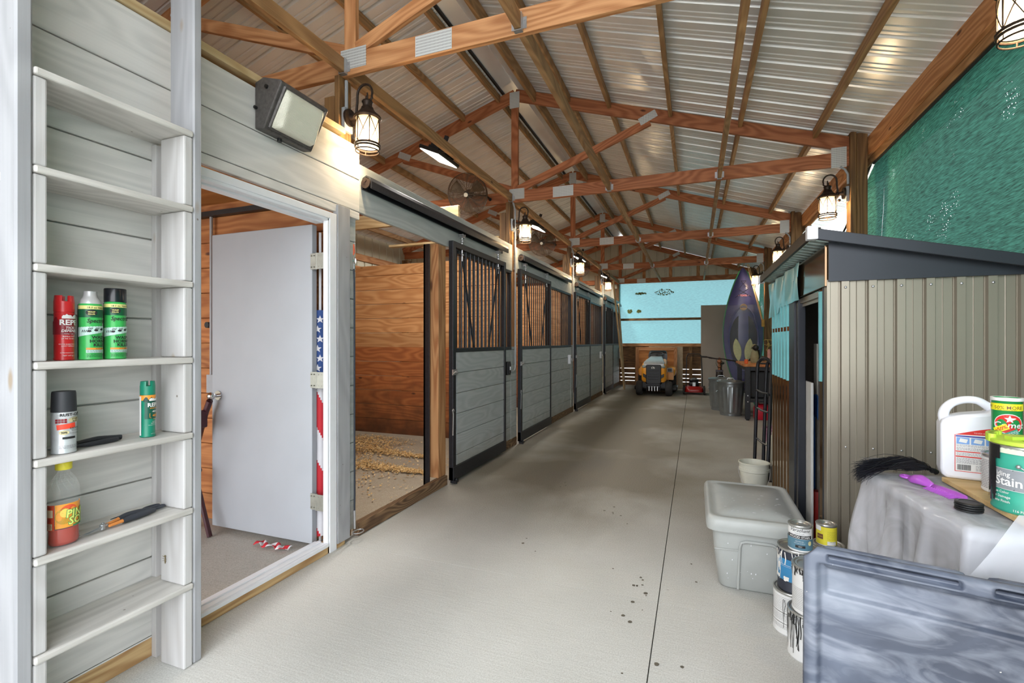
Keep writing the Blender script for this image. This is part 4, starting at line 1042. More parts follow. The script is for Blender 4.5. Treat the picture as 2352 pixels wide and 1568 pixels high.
# things stored inside the doorway
b = B(); b.box(.632,.646,3.22,3.56,.019,1.06); tag(obj('shelf_board', b, plain('scuffed_white_board',(196,196,192),.5,var=.1,scale=6.), bev=.002), 'tall scuffed white board standing inside the shed doorway', 'board')
b = B(); b.box(.715,.725,3.48,3.56,.019,1.285); tag(obj('metal_strip', b, plain('pale_metal_strip',(176,172,160),.4)), 'narrow pale metal strip leaning inside the shed', 'strip')
b = B(); b.grid(lambda u,w: (.692+.006*math.sin(u*5), 3.34+.26*u, .83+.14*w+.008*math.sin(u*7)), 10, 8); b.box(.690,.700,3.45,3.50,.0195,.84)
tag(obj('blue_bag', b, plain('blue_plastic',(52,104,170),.5), smooth=True, solid=.004), 'blue plastic piece showing inside the shed behind the white board', 'bag')
b = B(); b.lathe([(0,0),(.035,0),(.038,.02),(.036,.36),(.03,.38),(0,.38)], (.690,3.36,.019), 16); tag(obj('red_canister', b, plain('red_plastic',(186,44,38),.45), smooth=True), 'dark red canister low inside the shed doorway', 'canister')

# ------------------------------------------------------------------ grey storage tote
def rring(cx, cy, hx, hy, r, n=6):
    out = []
    for (sx, sy, a0) in ((1,1,0),(-1,1,PI/2),(-1,-1,PI),(1,-1,1.5*PI)):
        for i in range(n+1):
            a = a0+PI/2*i/n; out.append((cx+sx*(hx-r)+r*math.cos(a), cy+sy*(hy-r)+r*math.sin(a)))
    return out
def loft(b, rings, cap0=True, cap1=True):
    R = [[b.v((x,y,z)) for x,y in ring] for ring, z in rings]
    for a, c in zip(R, R[1:]):
        for i in range(len(a)): b._f([a[i],a[(i+1)%len(a)],c[(i+1)%len(a)],c[i]])
    if cap0: b._f(R[0][::-1])
    if cap1: b._f(R[-1])
GREYT = plain('grey_tote_plastic', (168,171,168), .42, var=.05, scale=10.)
tote = empty('storage_tote', (.30,3.05,0), 'large grey lidded plastic storage tote with white scuffs on the floor', 'storage tote')
cx, cy = .297, 3.05
b = B(); rs = []
for z, k in ((0,0),(.012,.012),(.20,.04),(.335,.055)): rs.append((rring(cx,cy,.167+k*.8,.275+k,.05), z))
loft(b, rs); obj('tub', b, GREYT, tote, smooth=True, ang=50)
b = B(); loft(b, [(rring(cx,cy,.222,.345,.05),.318),(rring(cx,cy,.236,.362,.055),.322),(rring(cx,cy,.240,.366,.055),.345),(rring(cx,cy,.238,.364,.055),.375),(rring(cx,cy,.228,.352,.05),.392),(rring(cx,cy,.214,.336,.05),.395),(rring(cx,cy,.205,.327,.05),.388),(rring(cx,cy,.180,.300,.04),.388),(rring(cx,cy,.172,.292,.04),.396),(rring(cx,cy,.05,.1,.03),.399)])
obj('lid', b, GREYT, tote, smooth=True, ang=50)
b = B(); yn = cy-.275
def tf(x, z): return (x, yn-.012-.15*z-.004, z)
b.tube([tf(cx-.085,.01),tf(cx-.078,.24),tf(cx-.072,.265),tf(cx-.05,.275),tf(cx+.07,.275),tf(cx+.09,.265),tf(cx+.097,.24),tf(cx+.104,.01)], .007, 8); b.tube([(cx-.20,yn-.055,.22),(cx-.085,yn-.057,.225)], .002, 5)
obj('handle_recess', b, GREYT, tote, smooth=True)
b = B(); random.seed(4)
for i in range(26):
    x = cx-.16+random.random()*.33; y = cy-.28+random.random()*.4; s = .002+.003*random.random(); b.poly([(x-s*2,y-s,.4005),(x+s*2,y-s*.6,.4005),(x+s,y+s*.4,.4005),(x-s,y+s*.5,.4005)])
for i in range(22):
    x = cx-.15+random.random()*.3; z = .05+random.random()*.22; s = .001+.0018*random.random(); b.poly([(x-s,yn-.016-.15*z,z-s),(x+s,yn-.016-.15*z,z-s),(x+s*.4,yn-.016-.15*z,z+s*2),(x-s*.5,yn-.016-.15*z,z+s)])
obj('paint_specks', b, WHITE_P, tote)

# ------------------------------------------------------------------ paint cans
TIN = plain('tin_plate', (190,190,186), .28, .8, var=.08)
PAPER = plain('can_paper_white', (222,222,220), .5, var=.04)
INK = plain('black_ink', (30,30,32), .6)
SLATE = plain('slate_blue_label', (84,122,140), .5); YEL = plain('yellow_label', (226,214,60), .5); BLUE = plain('blue_label', (52,128,176), .45)
DARKL = plain('dark_navy_label', (44,48,60), .5); BROWNL = plain('brown_label', (116,78,52), .5); DRIP = plain('dried_white_paint', (226,224,218), .6)
TEAL = plain('teal_label', (54,158,134), .45); DECK = plain('grey_deck_picture', (138,142,146), .5); BLACKPT = plain('black_paint_drips', (28,28,30), .35)
def can_shell(name, c, r, h, label, cat, group, col=TIN, open_lid=False, bail=True, ba=-1.2):
    rt = empty(name, c, label, cat, group)
    b = B(); b.lathe([(0,.003),(r-.003,.0),(r,.004),(r,.008),(r-.002,.012),(r-.002,h-.012)], c, 40); obj('can_body', b, col, rt, smooth=True)
    b = B(); b.lathe([(r-.002,h-.012),(r+.0005,h-.009),(r+.0015,h-.003),(r,h),(r-.006,h),(r-.0105,h-.006),(r-.012,h-.002),(r-.018,h-.002),(r-.022,h-.008),(r-.03,h-.009),(0,h-.009)], c, 40); obj('lid', b, TIN, rt, smooth=True)
    if bail:
        b = B(); a = ba
        P_ = [(c[0]+(r+.005)*math.cos(a+PI*i/14), c[1]+(r+.005)*math.sin(a+PI*i/14), c[2]+h*.72-.055*math.sin(PI*i/14)) for i in range(15)]
        b.tube(P_, .0016, 5); 
        for q in (P_[0],P_[-1]): b.ball(q, .006, 8, 5)
        obj('bail_handle', b, ZINC, rt, smooth=True)
    return rt
def band(c, r, a0, z0, z1, w0, w1, mat, parent, name, lift=.0006, n=30):
    b = B(); patch(b, on_can(c,r,a0,0,lift), w0, w1, z0, z1, n); return obj(name, b, mat, parent, smooth=True)
def lines(b, fn, x0, x1, zs, h=.0012, jit=.2, seed=1):
    rd = random.Random(seed)
    for z in zs:
        x = x0
        while x < x1-.002:
            w = .002+rd.random()*.006; b.poly([fn(x,z),fn(min(x+w,x1),z),fn(min(x+w,x1),z+h),fn(x,z+h)]); x += w+.0015
def drips(b, fn, x0, x1, ztop, zbot, n, seed=0, w=.004):
    rd = random.Random(seed)
    for i in range(n):
        x = x0+(x1-x0)*rd.random(); z1 = ztop-(ztop-zbot)*rd.random()*.3; z0 = zbot+(z1-zbot)*rd.random()*.7; ww = w*(.4+rd.random())
        k = 6
        L_ = [fn(x-ww*(.5+.5*rd.random())*(1-.3*j/k)+.002*math.sin(j+i), z1+(z0-z1)*j/k) for j in range(k+1)]; R_ = [fn(x+ww*(.5+.5*rd.random())*(1-.3*j/k)+.002*math.sin(j+i), z1+(z0-z1)*j/k) for j in range(k+1)]
        Lv = [b.v(p) for p in L_]; Rv = [b.v(p) for p in R_]
        for j in range(k): b._f([Lv[j],Lv[j+1],Rv[j+1],Rv[j]])
def face(c): return math.atan2(-c[1], -c[0])      # towards the open end
GR, GH, QR, QH = .0825, .19, .054, .123
FA = lambda c: math.atan2(-c[1],-c[0])
# left stack
c = (.418,2.475,0); t = can_shell('paint_can', c, GR, GH, 'white papered gallon paint can on the floor, under the blue can', 'paint can', 'paint cans in the stack', PAPER)
b = B(); f_ = on_can(c,GR,FA(c)-.5,0,.001); drips(b,f_,-.09,.09,.188,.03,9,1,.002); [patch(b,f_,-.09,.10,z,z+.0018,12) for z in (.052,.098)]; obj('drips', b, BLACKPT, t)
b = B(); lines(b,f_,-.07,.07,[.03+.006*i for i in range(3)]+[.065+.006*i for i in range(5)]+[.11+.007*i for i in range(9)],.0012,seed=3); obj('fine_print', b, plain('grey_ink',(120,120,124),.6), t)
c = (.436,2.475,.191); t = can_shell('paint_can', c, GR, GH, 'blue labelled gallon paint can with white drips, middle of the left stack', 'paint can', 'paint cans in the stack', DARKL)
band(c,GR,FA(c)-.3,.05,.145,-.14,.14,BLUE,t,'blue_band')
b = B(); f_ = on_can(c,GR,FA(c)-.3,0,.0016); drips(b,f_,-.15,.13,.19,.11,26,5,.004); drips(b,f_,-.15,-.05,.16,.02,12,6,.006); drips(b,f_,-.1,.06,.07,.045,16,9,.008); obj('drips', b, DRIP, t)
b = B(); patch(b,f_,-.10,.12,.118,.1195,16); patch(b,f_,-.10,.12,.112,.1128,16); obj('label_lines', b, PAPER, t)
c = (.438,2.440,.382); QR, QH = .0475, .114; t = can_shell('stain_can', c, QR, QH, 'white and slate quart can of wood stain on top of the left stack', 'paint can', 'paint cans in the stack', PAPER, bail=False)
A0 = FA(c)-.05
band(c,QR,A0,.010,.058,-.10,.10,SLATE,t,'slate_band'); band(c,QR,A0,.060,.074,-.052,.05,INK,t,'black_band',.0009)
b = B(); put_text(b,'WOOD STAIN',.0125,on_can(c,QR,A0,.0625,.0014),weight=.02,sx=1.05); put_text(b,'LESS MESS GEL',.005,on_can(c,QR,A0,.046,.0012),align='CENTER'); put_text(b,'ONE COAT COVERAGE',.004,on_can(c,QR,A0,.038,.0012)); obj('white_lettering', b, PAPER, t)
b = B(); put_text(b,'Varathane',.021,on_can(c,QR,A0,.089,.0010),shear=.45,sx=.95); put_text(b,'P R E M I U M',.006,on_can(c,QR,A0,.079,.0010)); patch(b,on_can(c,QR,A0,0,.0010),-.016,.022,.020,.031,8); obj('black_lettering', b, INK, t)
b = B(); put_text(b,'GREY',.006,on_can(c,QR,A0,.0235,.0016),at=(.003,0)); obj('shade_name', b, PAPER, t)
b = B(); blob(b,on_can(c,QR,A0,0,.0011),.042,.042,.008,.010); obj('round_seal', b, plain('cream_seal',(214,206,150),.5), t)
# right stack behind
c = (.592,2.558,0); can_shell('paint_can', c, GR, GH, 'gallon paint can on the floor behind the blue can, hidden under the white one', 'paint can', 'paint cans in the stack', PAPER)
QR = .0405; c = (.572,2.556,.191); t = can_shell('paint_can', c, .062, GH, 'white gallon can with script lettering under the yellow quart can', 'paint can', 'paint cans in the stack', PAPER)
b = B(); put_text(b,'Varathane',.027,on_can(c,.062,FA(c),.155,.0012),shear=.45); obj('black_lettering', b, INK, t)
c = (.560,2.545,.382); t = can_shell('stain_can', c, QR, .095, 'yellow labelled quart can beside the wood stain can', 'paint can', 'paint cans in the stack', PAPER, bail=False)
A0 = FA(c)+.1
band(c,QR,A0,.006,.085,-.055,.055,YEL,t,'yellow_label'); band(c,QR,A0,.030,.052,-.042,-.016,BROWNL,t,'brown_patch',.0011); band(c,QR,A0,.008,.024,.0,.038,PAPER,t,'white_patch',.0011)
b = B(); patch(b,on_can(c,QR,A0,0,.0012),-.055,-.024,.066,.087,8); obj('white_corner', b, PAPER, t)
b = B(); lines(b,on_can(c,QR,A0,0,.0014),.0,.038,[.030+.0045*i for i in range(9)],.001,seed=8); put_text(b,'MINWAX',.007,on_can(c,QR,A0,.019,.0016),at=(.024,0)); obj('small_print', b, plain('olive_ink',(150,146,60),.6), t)
b = B(); put_text(b,'PECAN',.0065,on_can(c,QR,A0,.041,.0016),at=(-.029,-.002)); QR = .054; QH = .123; obj('brown_lettering', b, YEL, t)
# front stack beside the cart
c = (.448,2.295,0); t = can_shell('paint_can', c, GR, GH, 'dripped white gallon paint can on the floor against the grey cart panel', 'paint can', 'paint cans in the stack', PAPER)
b = B(); f_ = on_can(c,GR,FA(c)-.4,0,.0012); drips(b,f_,-.12,.08,.188,.02,30,13,.003); drips(b,f_,-.12,.02,.188,.13,10,14,.006); obj('drips', b, BLACKPT, t)
c = (.463,2.288,.191); t = can_shell('paint_can', c, GR, GH, 'white gallon paint can with dark rim drips, half hidden by the cart panel', 'paint can', 'paint cans in the stack', PAPER)
b = B(); f_ = on_can(c,GR,FA(c)-.4,0,.0012); drips(b,f_,-.14,.04,.19,.14,26,15,.005); obj('drips', b, BLACKPT, t)
b = B(); lines(b,f_,-.08,.08,[.02+.007*i for i in range(13)],.0014,seed=12); obj('fine_print', b, bpy.data.materials['grey_ink'], t)

# ------------------------------------------------------------------ upright poly cart bed
def mat_poly():
    t = NT('scuffed_poly'); tc = t.n('TexCoord').outputs['Object']
    def nz(s, d, sc=None, dist=0):
        n_ = t.n('TexNoise'); n_.inputs['Scale'].default_value = s; n_.inputs['Detail'].default_value = d; n_.inputs['Distortion'].default_value = dist
        if sc: v = t.n('VectorMath', operation='MULTIPLY'); v.inputs[1].default_value = sc; t.l(tc, v.inputs[0]); t.l(v.outputs[0], n_.inputs['Vector'])
        else: t.l(tc, n_.inputs['Vector'])
        return n_.outputs[0]
    a = t.ramp(nz(2.0,4,dist=1.2), [(.32,L((46,52,66))),(.50,L((84,91,106))),(.66,L((132,139,150)))])  # scuffed tones, darkened in blotches to make up for weak shading
    col = t.mix(t.ramp(nz(6,7,(1,1,3.2),1.5), [(.45,(0,0,0,1)),(.8,(.5,.5,.5,1))]), a, L((160,165,175)))
    col = t.mix(t.ramp(nz(60,2), [(.78,(0,0,0,1)),(.80,(1,1,1,1))]), col, L((205,200,190)))
    return t.done(t.bsdf(col, .42, bump=nz(40,6), bs=.12, bd=.003))
POLY = mat_poly()
O = Vector((.283,1.537,0)); E1 = Vector((.977,-.213,0)).normalized(); E2 = Vector((.213,.977,0)).normalized()
CW, CHh = .98, .734
def sm(a, b_, x): t_ = max(0., min(1., (x-a)/(b_-a))); return t_*t_*(3-2*t_)
def cart(u, w):
    s = u*CW; z = w*CHh; e = min(s, CW-s); top = CHh-z
    d = 0.
    d += .020*sm(.030,.044,e)*sm(.038,.048,top)                       # recess inside the rim
    d += .012*sm(.045,.06,e)*(1-sm(.118,.128,top))*sm(.05,.06,top)     # upper band a little deeper
    for s0, s1 in ((.055,.33),(.385,.62),(.68,.92)):
        d += .026*sm(s0,s0+.006,s)*(1-sm(s1-.006,s1,s))*sm(.014,.019,top)*(1-sm(.031,.036,top))
    rd = .02; c_ = max(0., rd-min(e,top))/rd; d += .012*c_*c_
    p = O+E1*s+E2*(d-.10*top*1.0)+Vector((0,0,z)); 
    if e < .04 and top < .04:
        k = max(0, (.04-e)+(.04-top)-.045); p = p+Vector((0,0,-k*.5))+E1*(k*.5 if s < CW/2 else -k*.5)
    return p
cb = empty('cart_bed', (.76,1.5,0), 'scuffed blue-grey plastic cart bed standing on its side in the foreground', 'cart bed')
b = B(); b.grid(cart, 200, 170); o = obj('shell', b, POLY, cb, smooth=True, ang=180)
md = o.modifiers.new('s','SOLIDIFY'); md.thickness = .022; md.offset = 1 if False else -1
b = B(); 
for s in (.12,.50,.86):
    p0 = O+E1*s+E2*.02; b.box(-.02,.02,0,.05,.0,.62, Matrix.Translation(p0) @ Matrix.Rotation(math.atan2(E1.y,E1.x),4,'Z'))
obj('rear_rib', b, POLY, cb, bev=.006)
# ------------------------------------------------------------------ covered table and what stands on it
TZ = .792
tc4 = [Vector((.63,2.25,0)), Vector((.70,1.67,0)), Vector((1.40,1.60,0)), Vector((1.38,2.30,0))]
tb = empty('work_table', (1.03,1.95,0), 'folding table hidden under the clear plastic sheet', 'table')
b = B(); A = [b.v((p.x,p.y,TZ-.035)) for p in tc4]; C_ = [b.v((p.x,p.y,TZ-.006)) for p in tc4]
b._f(A[::-1]); b._f(C_)
for i in range(4): b._f([A[i],A[(i+1)%4],C_[(i+1)%4],C_[i]])
obj('tabletop', b, plain('grey_table_top',(150,150,150),.6), tb)
for (x,y) in ((.72,2.16),(.79,1.76),(1.31,1.70),(1.30,2.20)):
    b = B(); b.cyl((x,y,0),(x,y,TZ-.036),.014,n=10); obj('leg', b, BLACK_M, tb, smooth=True)
def mat_sheet():
    t = NT('clear_plastic_sheet'); P = t.n('TexCoord').outputs['Object']
    n_ = t.n('TexNoise'); n_.inputs['Scale'].default_value = 4.5; n_.inputs['Detail'].default_value = 3.5; n_.inputs['Distortion'].default_value = 1.6; t.l(P, n_.inputs['Vector'])
    p = t.bsdf(L((240,242,250)), .16, bump=n_.outputs[0], bs=.38, bd=.03); tr = t.n('BsdfTransparent'); m = t.n('MixShader')
    tl = t.n('BsdfTranslucent'); tl.inputs[0].default_value = L((236,237,242)); m0 = t.n('MixShader'); m0.inputs[0].default_value = .35; t.l(p.outputs[0], m0.inputs[1]); t.l(tl.outputs[0], m0.inputs[2])
    t.l(t.ramp(n_.outputs[0], [(.3,(.40,.40,.40,1)),(.7,(.68,.68,.68,1))]), m.inputs[0]); t.l(tr.outputs[0], m.inputs[1]); t.l(m0.outputs[0], m.inputs[2])
    t.l(m.outputs[0], t.out.inputs[0]); return t.m
SHEET = mat_sheet()
def edge(u):      # around the table: far-left corner, near-left, near-right, far-right
    u = u*4; i = int(u)%4; f = u-int(u); p = tc4[i].lerp(tc4[(i+1)%4], f)
    cen = Vector((1.03,1.95,0)); q = (p-cen); return p, q.normalized()
NU = 160
def sheet(u, w):
    p, out = edge(u % 1.0)
    if w < .30:
        k = w/.30; cen = Vector((1.03,1.95,0)); q = cen.lerp(p, .12+.88*k)
        return Vector((q.x, q.y, TZ+.0015+.0015*math.sin(q.x*40)*math.sin(q.y*31)*k))
    k = (w-.30)/.70; h = TZ-.012-(TZ-.20)*k if k > 0 else TZ
    cor = min(abs((u*4) % 1.0), 1-abs((u*4) % 1.0)); fold = math.exp(-(cor/.10)**2)
    far_left = math.exp(-((((u+.5) % 1)-.5)/.035)**2)
    fl_ = .010+.02*k**.7+fold*.03*k**.8+far_left*.005*k**.5
    rip = (.020*math.sin(u*78+1.2*k)+.012*math.sin(u*151+3*k)+.006*math.sin(u*260-4*k)+.008*math.sin(u*37+5*k))*min(1,k*2.2)
    q = p+out*(fl_+rip)
    if q.y > 2.655: q.y = 2.655
    return Vector((q.x, q.y, h))
b = B(); V = [[b.v(sheet(i/NU, j/40)) for j in range(41)] for i in range(NU)]
for i in range(NU):
    for j in range(40): b._f([V[i][j],V[(i+1)%NU][j],V[(i+1)%NU][j+1],V[i][j+1]])
tag(obj('plastic_sheet', b, SHEET, smooth=True, ang=180), 'wrinkled clear plastic sheet draped over the table beside the shed', 'plastic sheet')
def fold2(u, w):
    a = Vector((.765,1.585,.862)).lerp(Vector((1.30,1.56,.90)), u); c = Vector((.625,1.560,.66)).lerp(Vector((1.30,1.50,.50)), u)
    q = a.lerp(c, w)+Vector((.0,-.03*math.sin(w*PI)-.015*math.sin(u*15+w*3)*w, .03*math.sin(w*PI)))
    return q
b = B(); b.grid(fold2, 40, 26)
tag(obj('plastic_sheet', b, SHEET, smooth=True, ang=180), 'loose folded flap of clear plastic at the near corner of the table', 'plastic sheet')
b = B(); b.prism([(.832,2.165),(.835,1.70),(1.34,1.66),(1.36,2.20)], 'z', TZ+.005, TZ+.021)
W_BD = wood('table_plywood', (206,178,128), (184,152,100), axis='X', coord='pos', knots=.05, grain=.5)
tag(obj('plywood_board', b, W_BD, bev=.002), 'pale plywood board lying on the plastic covered table', 'board')
BZ = TZ+.0215
# white jug
Cc, Ss = math.cos(math.radians(20.8)), math.sin(math.radians(20.8))
Cj, Sj = math.cos(-.22), math.sin(-.22)
def jl(o): return lambda x, z, y=0.: (o[0]+x*Cj-y*Sj, o[1]+x*Sj+y*Cj, o[2]+z)
HD = plain('white_hdpe', (226,228,234), .38, var=.01)
jo = (.925,2.178,BZ); J = jl(jo)
jug = empty('cleaner_jug', jo, 'white gallon cleaner jug with open handle, red and blue label', 'jug')
b = B(); b.box(0,0.001,0,.001,0,.001); b.bm.clear()
poly = [(-.078,0),(-.088,.012),(-.092,.03),(-.092,.190),(-.086,.206),(-.07,.217),(-.03,.229),(.03,.239),(.045,.252),(.05,.262),(.085,.262),(.092,.245),(.100,.225),(.103,.20),(.103,.03),(.098,.012),(.088,0)]
A = [b.v(J(x,z,-.046)) for x,z in poly]; C_ = [b.v(J(x,z,.046)) for x,z in poly]
b._f(A[::-1]); b._f(C_)
for i in range(len(poly)): b._f([A[i],A[(i+1)%len(poly)],C_[(i+1)%len(poly)],C_[i]])
obj('jug_body', b, HD, jug, smooth=True, bev=.018, seg=4, ang=60)
b = B(); b.tube(sp([J(-.070,.185),J(-.078,.215),J(-.072,.243),J(-.052,.266),J(-.02,.278),J(.012,.277),J(.035,.262),J(.055,.246)]), spr([.016,.016,.015,.014,.013,.013,.014,.016]), 16); obj('handle', b, HD, jug, smooth=True)
b = B(); b.cyl(J(.067,.262),J(.067,.272),.016,n=20); b.cyl(J(.067,.270),J(.067,.290),.021,n=24); obj('cap', b, HD, jug, smooth=True)
RED = plain('label_red',(206,44,38),.4); LBLUE = plain('label_blue',(120,160,214),.4); NAVY = plain('label_navy',(58,66,150),.4); GINK = plain('small_ink',(130,126,132),.6)
fj = lambda lift: (lambda x, z: J(x,z,-.0465-lift))
b = B(); f = fj(.0002); b.poly([f(-.055,.030),f(.085,.030),f(.085,.158),f(-.055,.158)]); obj('label_panel', b, PAPER, jug)
b = B(); f = fj(.0006); V_ = [f(-.055,.158)]+[f(-.055+.14*i/10, .158+.034*math.sin(i/10*PI*.45)) for i in range(11)]+[f(.085,.162),f(.0,.160)]; b.poly(V_)
for (xa,xb,za,zb_) in ((-.055,-.053,.030,.158),(-.055,.085,.029,.031),(-.052,.085,.098,.1015),(-.052,.085,.080,.084)): b.poly([f(xa,za),f(xb,za),f(xb,zb_),f(xa,zb_)])
obj('red_printing', b, RED, jug)
b = B(); b.poly([f(-.052,.151),f(.085,.151),f(.085,.156),f(-.052,.156)]); obj('blue_stripe', b, NAVY, jug)
b = B()
for i in range(3): x = -.050+.038*i; b.poly([f(x,.126),f(x+.034,.126),f(x+.034,.149),f(x,.149)])
obj('pictures', b, LBLUE, jug)
b = B(); f2 = fj(.001)
for i in range(3): x = -.050+.038*i; b.poly([f2(x+.006,.133),f2(x+.026,.130),f2(x+.03,.143),f2(x+.01,.146)])
put_text(b,'TOUGH ON GRIME',.006,f2,align='LEFT',at=(-.005,.165)); obj('white_shapes', b, PAPER, jug)
b = B(); lines(b,f2,-.050,.085,[.122,.118]+[.112,.1085,.105]+[.094,.0905,.087]+[.076,.0725,.069,.0655,.062,.0585],.0014,seed=4); lines(b,f2,.0,.085,[.052,.048,.044,.040,.036],.0014,seed=5); obj('small_print', b, GINK, jug)
b = B(); x = -.048; rd = random.Random(3)
while x < -.014: w = .0006+rd.random()*.0012; b.poly([f2(x,.035),f2(x+w,.035),f2(x+w,.054),f2(x,.054)]); x += w+.0008
obj('barcode', b, INK, jug)
# quart can and scouring powder
c = (.936,2.015,BZ); t = can_shell('paint_can', c, QR, QH, 'small white papered can behind the teal stain can on the table', 'paint can', None, PAPER, bail=False)
b = B(); lines(b,on_can(c,QR,FA(c)-.4,0,.001),-.06,.05,[.014+.0055*i for i in range(17)],.0016,seed=9); obj('small_print', b, GINK, t)
c = (.944,2.018,BZ+QH+.001); CR = .0365; CHt = .182
cm = empty('scouring_powder', c, 'green scouring powder canister with red oval and yellow band', 'canister')
b = B(); b.lathe([(0,0),(CR-.002,0),(CR+.001,.002),(CR+.001,.006),(CR-.0005,.008),(CR-.0005,CHt-.008),(CR+.001,CHt-.006),(CR+.001,CHt-.001),(CR-.003,CHt),(CR-.004,CHt-.004),(0,CHt-.004)], c, 36); obj('canister_body', b, plain('canister_green',(24,134,66),.35), cm, smooth=True)
b = B(); b.lathe([(CR+.001,CHt-.010),(CR+.0022,CHt-.009),(CR+.0022,CHt+.0005),(CR-.003,CHt+.0008),(CR-.003,CHt-.003),(0,CHt-.003)], c, 36); obj('white_rim', b, PAPER, cm, smooth=True)
A0 = FA(c)+.02; band(c,CR,A0,CHt-.040,CHt-.018,-.10,.10,plain('band_yellow',(238,226,40),.4),cm,'yellow_band',.0006)
b = B(); put_text(b,'50% MORE',.0150,on_can(c,CR,A0,CHt-.0355,.0012),weight=.004,at=(.004,0)); put_text(b,'THAN LEADING BRAND',.0042,on_can(c,CR,A0,CHt-.0395,.0012)); put_text(b,'FREE',.009,on_can(c,CR,A0,CHt-.031,.0012),at=(-.048,0)); obj('band_lettering', b, BROWNL, cm)
b = B(); f = on_can(c,CR,A0,0,.0007); blob(b,f,.004,CHt-.082,.036,.032,28); obj('white_oval', b, PAPER, cm)
b = B(); f = on_can(c,CR,A0,0,.0012); blob(b,f,.004,CHt-.082,.0335,.0295,28); obj('red_oval', b, RED, cm)
b = B(); f = on_can(c,CR,A0,0,.0018); put_text(b,'Comet',.026,f,weight=.012,shear=.15,at=(.004,CHt-.094)); star(b,f,.006,CHt-.067,.013); b.poly([f(.012,CHt-.064),f(.034,CHt-.058),f(.012,CHt-.070)]); obj('white_lettering', b, PAPER, cm)
b = B(); f = on_can(c,CR,A0,0,.0024)
def rot2(fn, cx, cz, a): return lambda x, z: fn(cx+x*math.cos(a)-z*math.sin(a), cz+x*math.sin(a)+z*math.cos(a))
fr_ = rot2(f, -.014, CHt-.098, .55); patch(b,fr_,-.018,.018,-.009,.009,8); obj('yellow_sticker', b, bpy.data.materials['band_yellow'], cm)
b = B(); put_text(b,'+50%',.014,rot2(on_can(c,CR,A0,0,.003),-.014,CHt-.098,.55),weight=.02,at=(0,-.005)); obj('sticker_lettering', b, RED, cm)
b = B(); fr_ = rot2(f, .010, CHt-.112, .55); patch(b,fr_,-.018,.018,-.010,.008,8); obj('green_sticker', b, TEAL, cm)
b = B(); lines(b,rot2(on_can(c,CR,A0,0,.003),.010,CHt-.112,.55),-.016,.016,[-.006,-.002,.002],.0016,seed=3); obj('sticker_print', b, PAPER, cm)
# teal stain can
c = (.902,1.815,BZ); t = can_shell('stain_can', c, GR, GH, 'teal and grey gallon can of deck and siding stain with black drips', 'paint can', None, TEAL, ba=-2.3)
A0 = FA(c)-.42
band(c,GR,A0,.066,.124,-.125,.14,DECK,t,'deck_picture'); band(c,GR,A0,.168,.188,-.125,.14,plain('cream_label',(206,214,190),.5),t,'cream_band')
b = B(); f = on_can(c,GR,A0,0,.0012); patch(b,f,-.125,.14,.1235,.1245,20); patch(b,f,-.125,.14,.065,.066,20); obj('label_lines', b, PAPER, t)
b = B(); 
for i in range(5): x = -.10+.05*i; b.poly([f(x,.067),f(x+.002,.067),f(x+.052,.123),f(x+.050,.123)])
obj('deck_joints', b, plain('deck_gap',(74,76,80),.6), t)
b = B(); f = on_can(c,GR,A0,0,.0022); put_text(b,'Siding',.019,f,weight=.015,at=(-.028,.103)); put_text(b,'Stain',.034,f,weight=.02,at=(-.012,.078)); [put_text(b,s_,.010,f,weight=.01,align='LEFT',at=(-.055,z)) for s_,z in (('True Color',.054),('Sun Damage',.041),('Matte Finish',.028))]; put_text(b,'116 FL OZ • 3.43 L',.009,f,weight=.01,at=(.035,.008)); obj('white_lettering', b, PAPER, t)
b = B(); f = on_can(c,GR,A0,0,.0028); drips(b,f,-.125,-.045,.19,.02,30,31,.008); patch(b,f,-.128,-.030,.150,.189,14); patch(b,f,-.128,-.06,.125,.152,10); patch(b,f,-.125,-.085,.04,.13,6); obj('drips', b, BLACKPT, t)
LIME = plain('lime_plastic', (186,214,70), .35)
b = B(); b.lathe([(0,.0),(.086,.0),(.090,.003),(.090,.012),(.086,.014),(.05,.014),(.048,.010),(0,.010)], (c[0],c[1],c[2]+GH+.001), 36)
for i in range(7): a = A0-1.75+i*.16; b.cyl((c[0]+.083*math.cos(a),c[1]+.083*math.sin(a),c[2]+GH+.004),(c[0]+.083*math.cos(a),c[1]+.083*math.sin(a),c[2]+GH+.026),.010,n=12)
b.box(-.06,.06,-.012,.012,.014,.024, Matrix.Translation((c[0],c[1],c[2]+GH)) @ Matrix.Rotation(.3,4,'Z'))
tag(obj('pour_lid', b, LIME, smooth=True), 'lime green plastic pour lid on top of the teal stain can', 'lid')
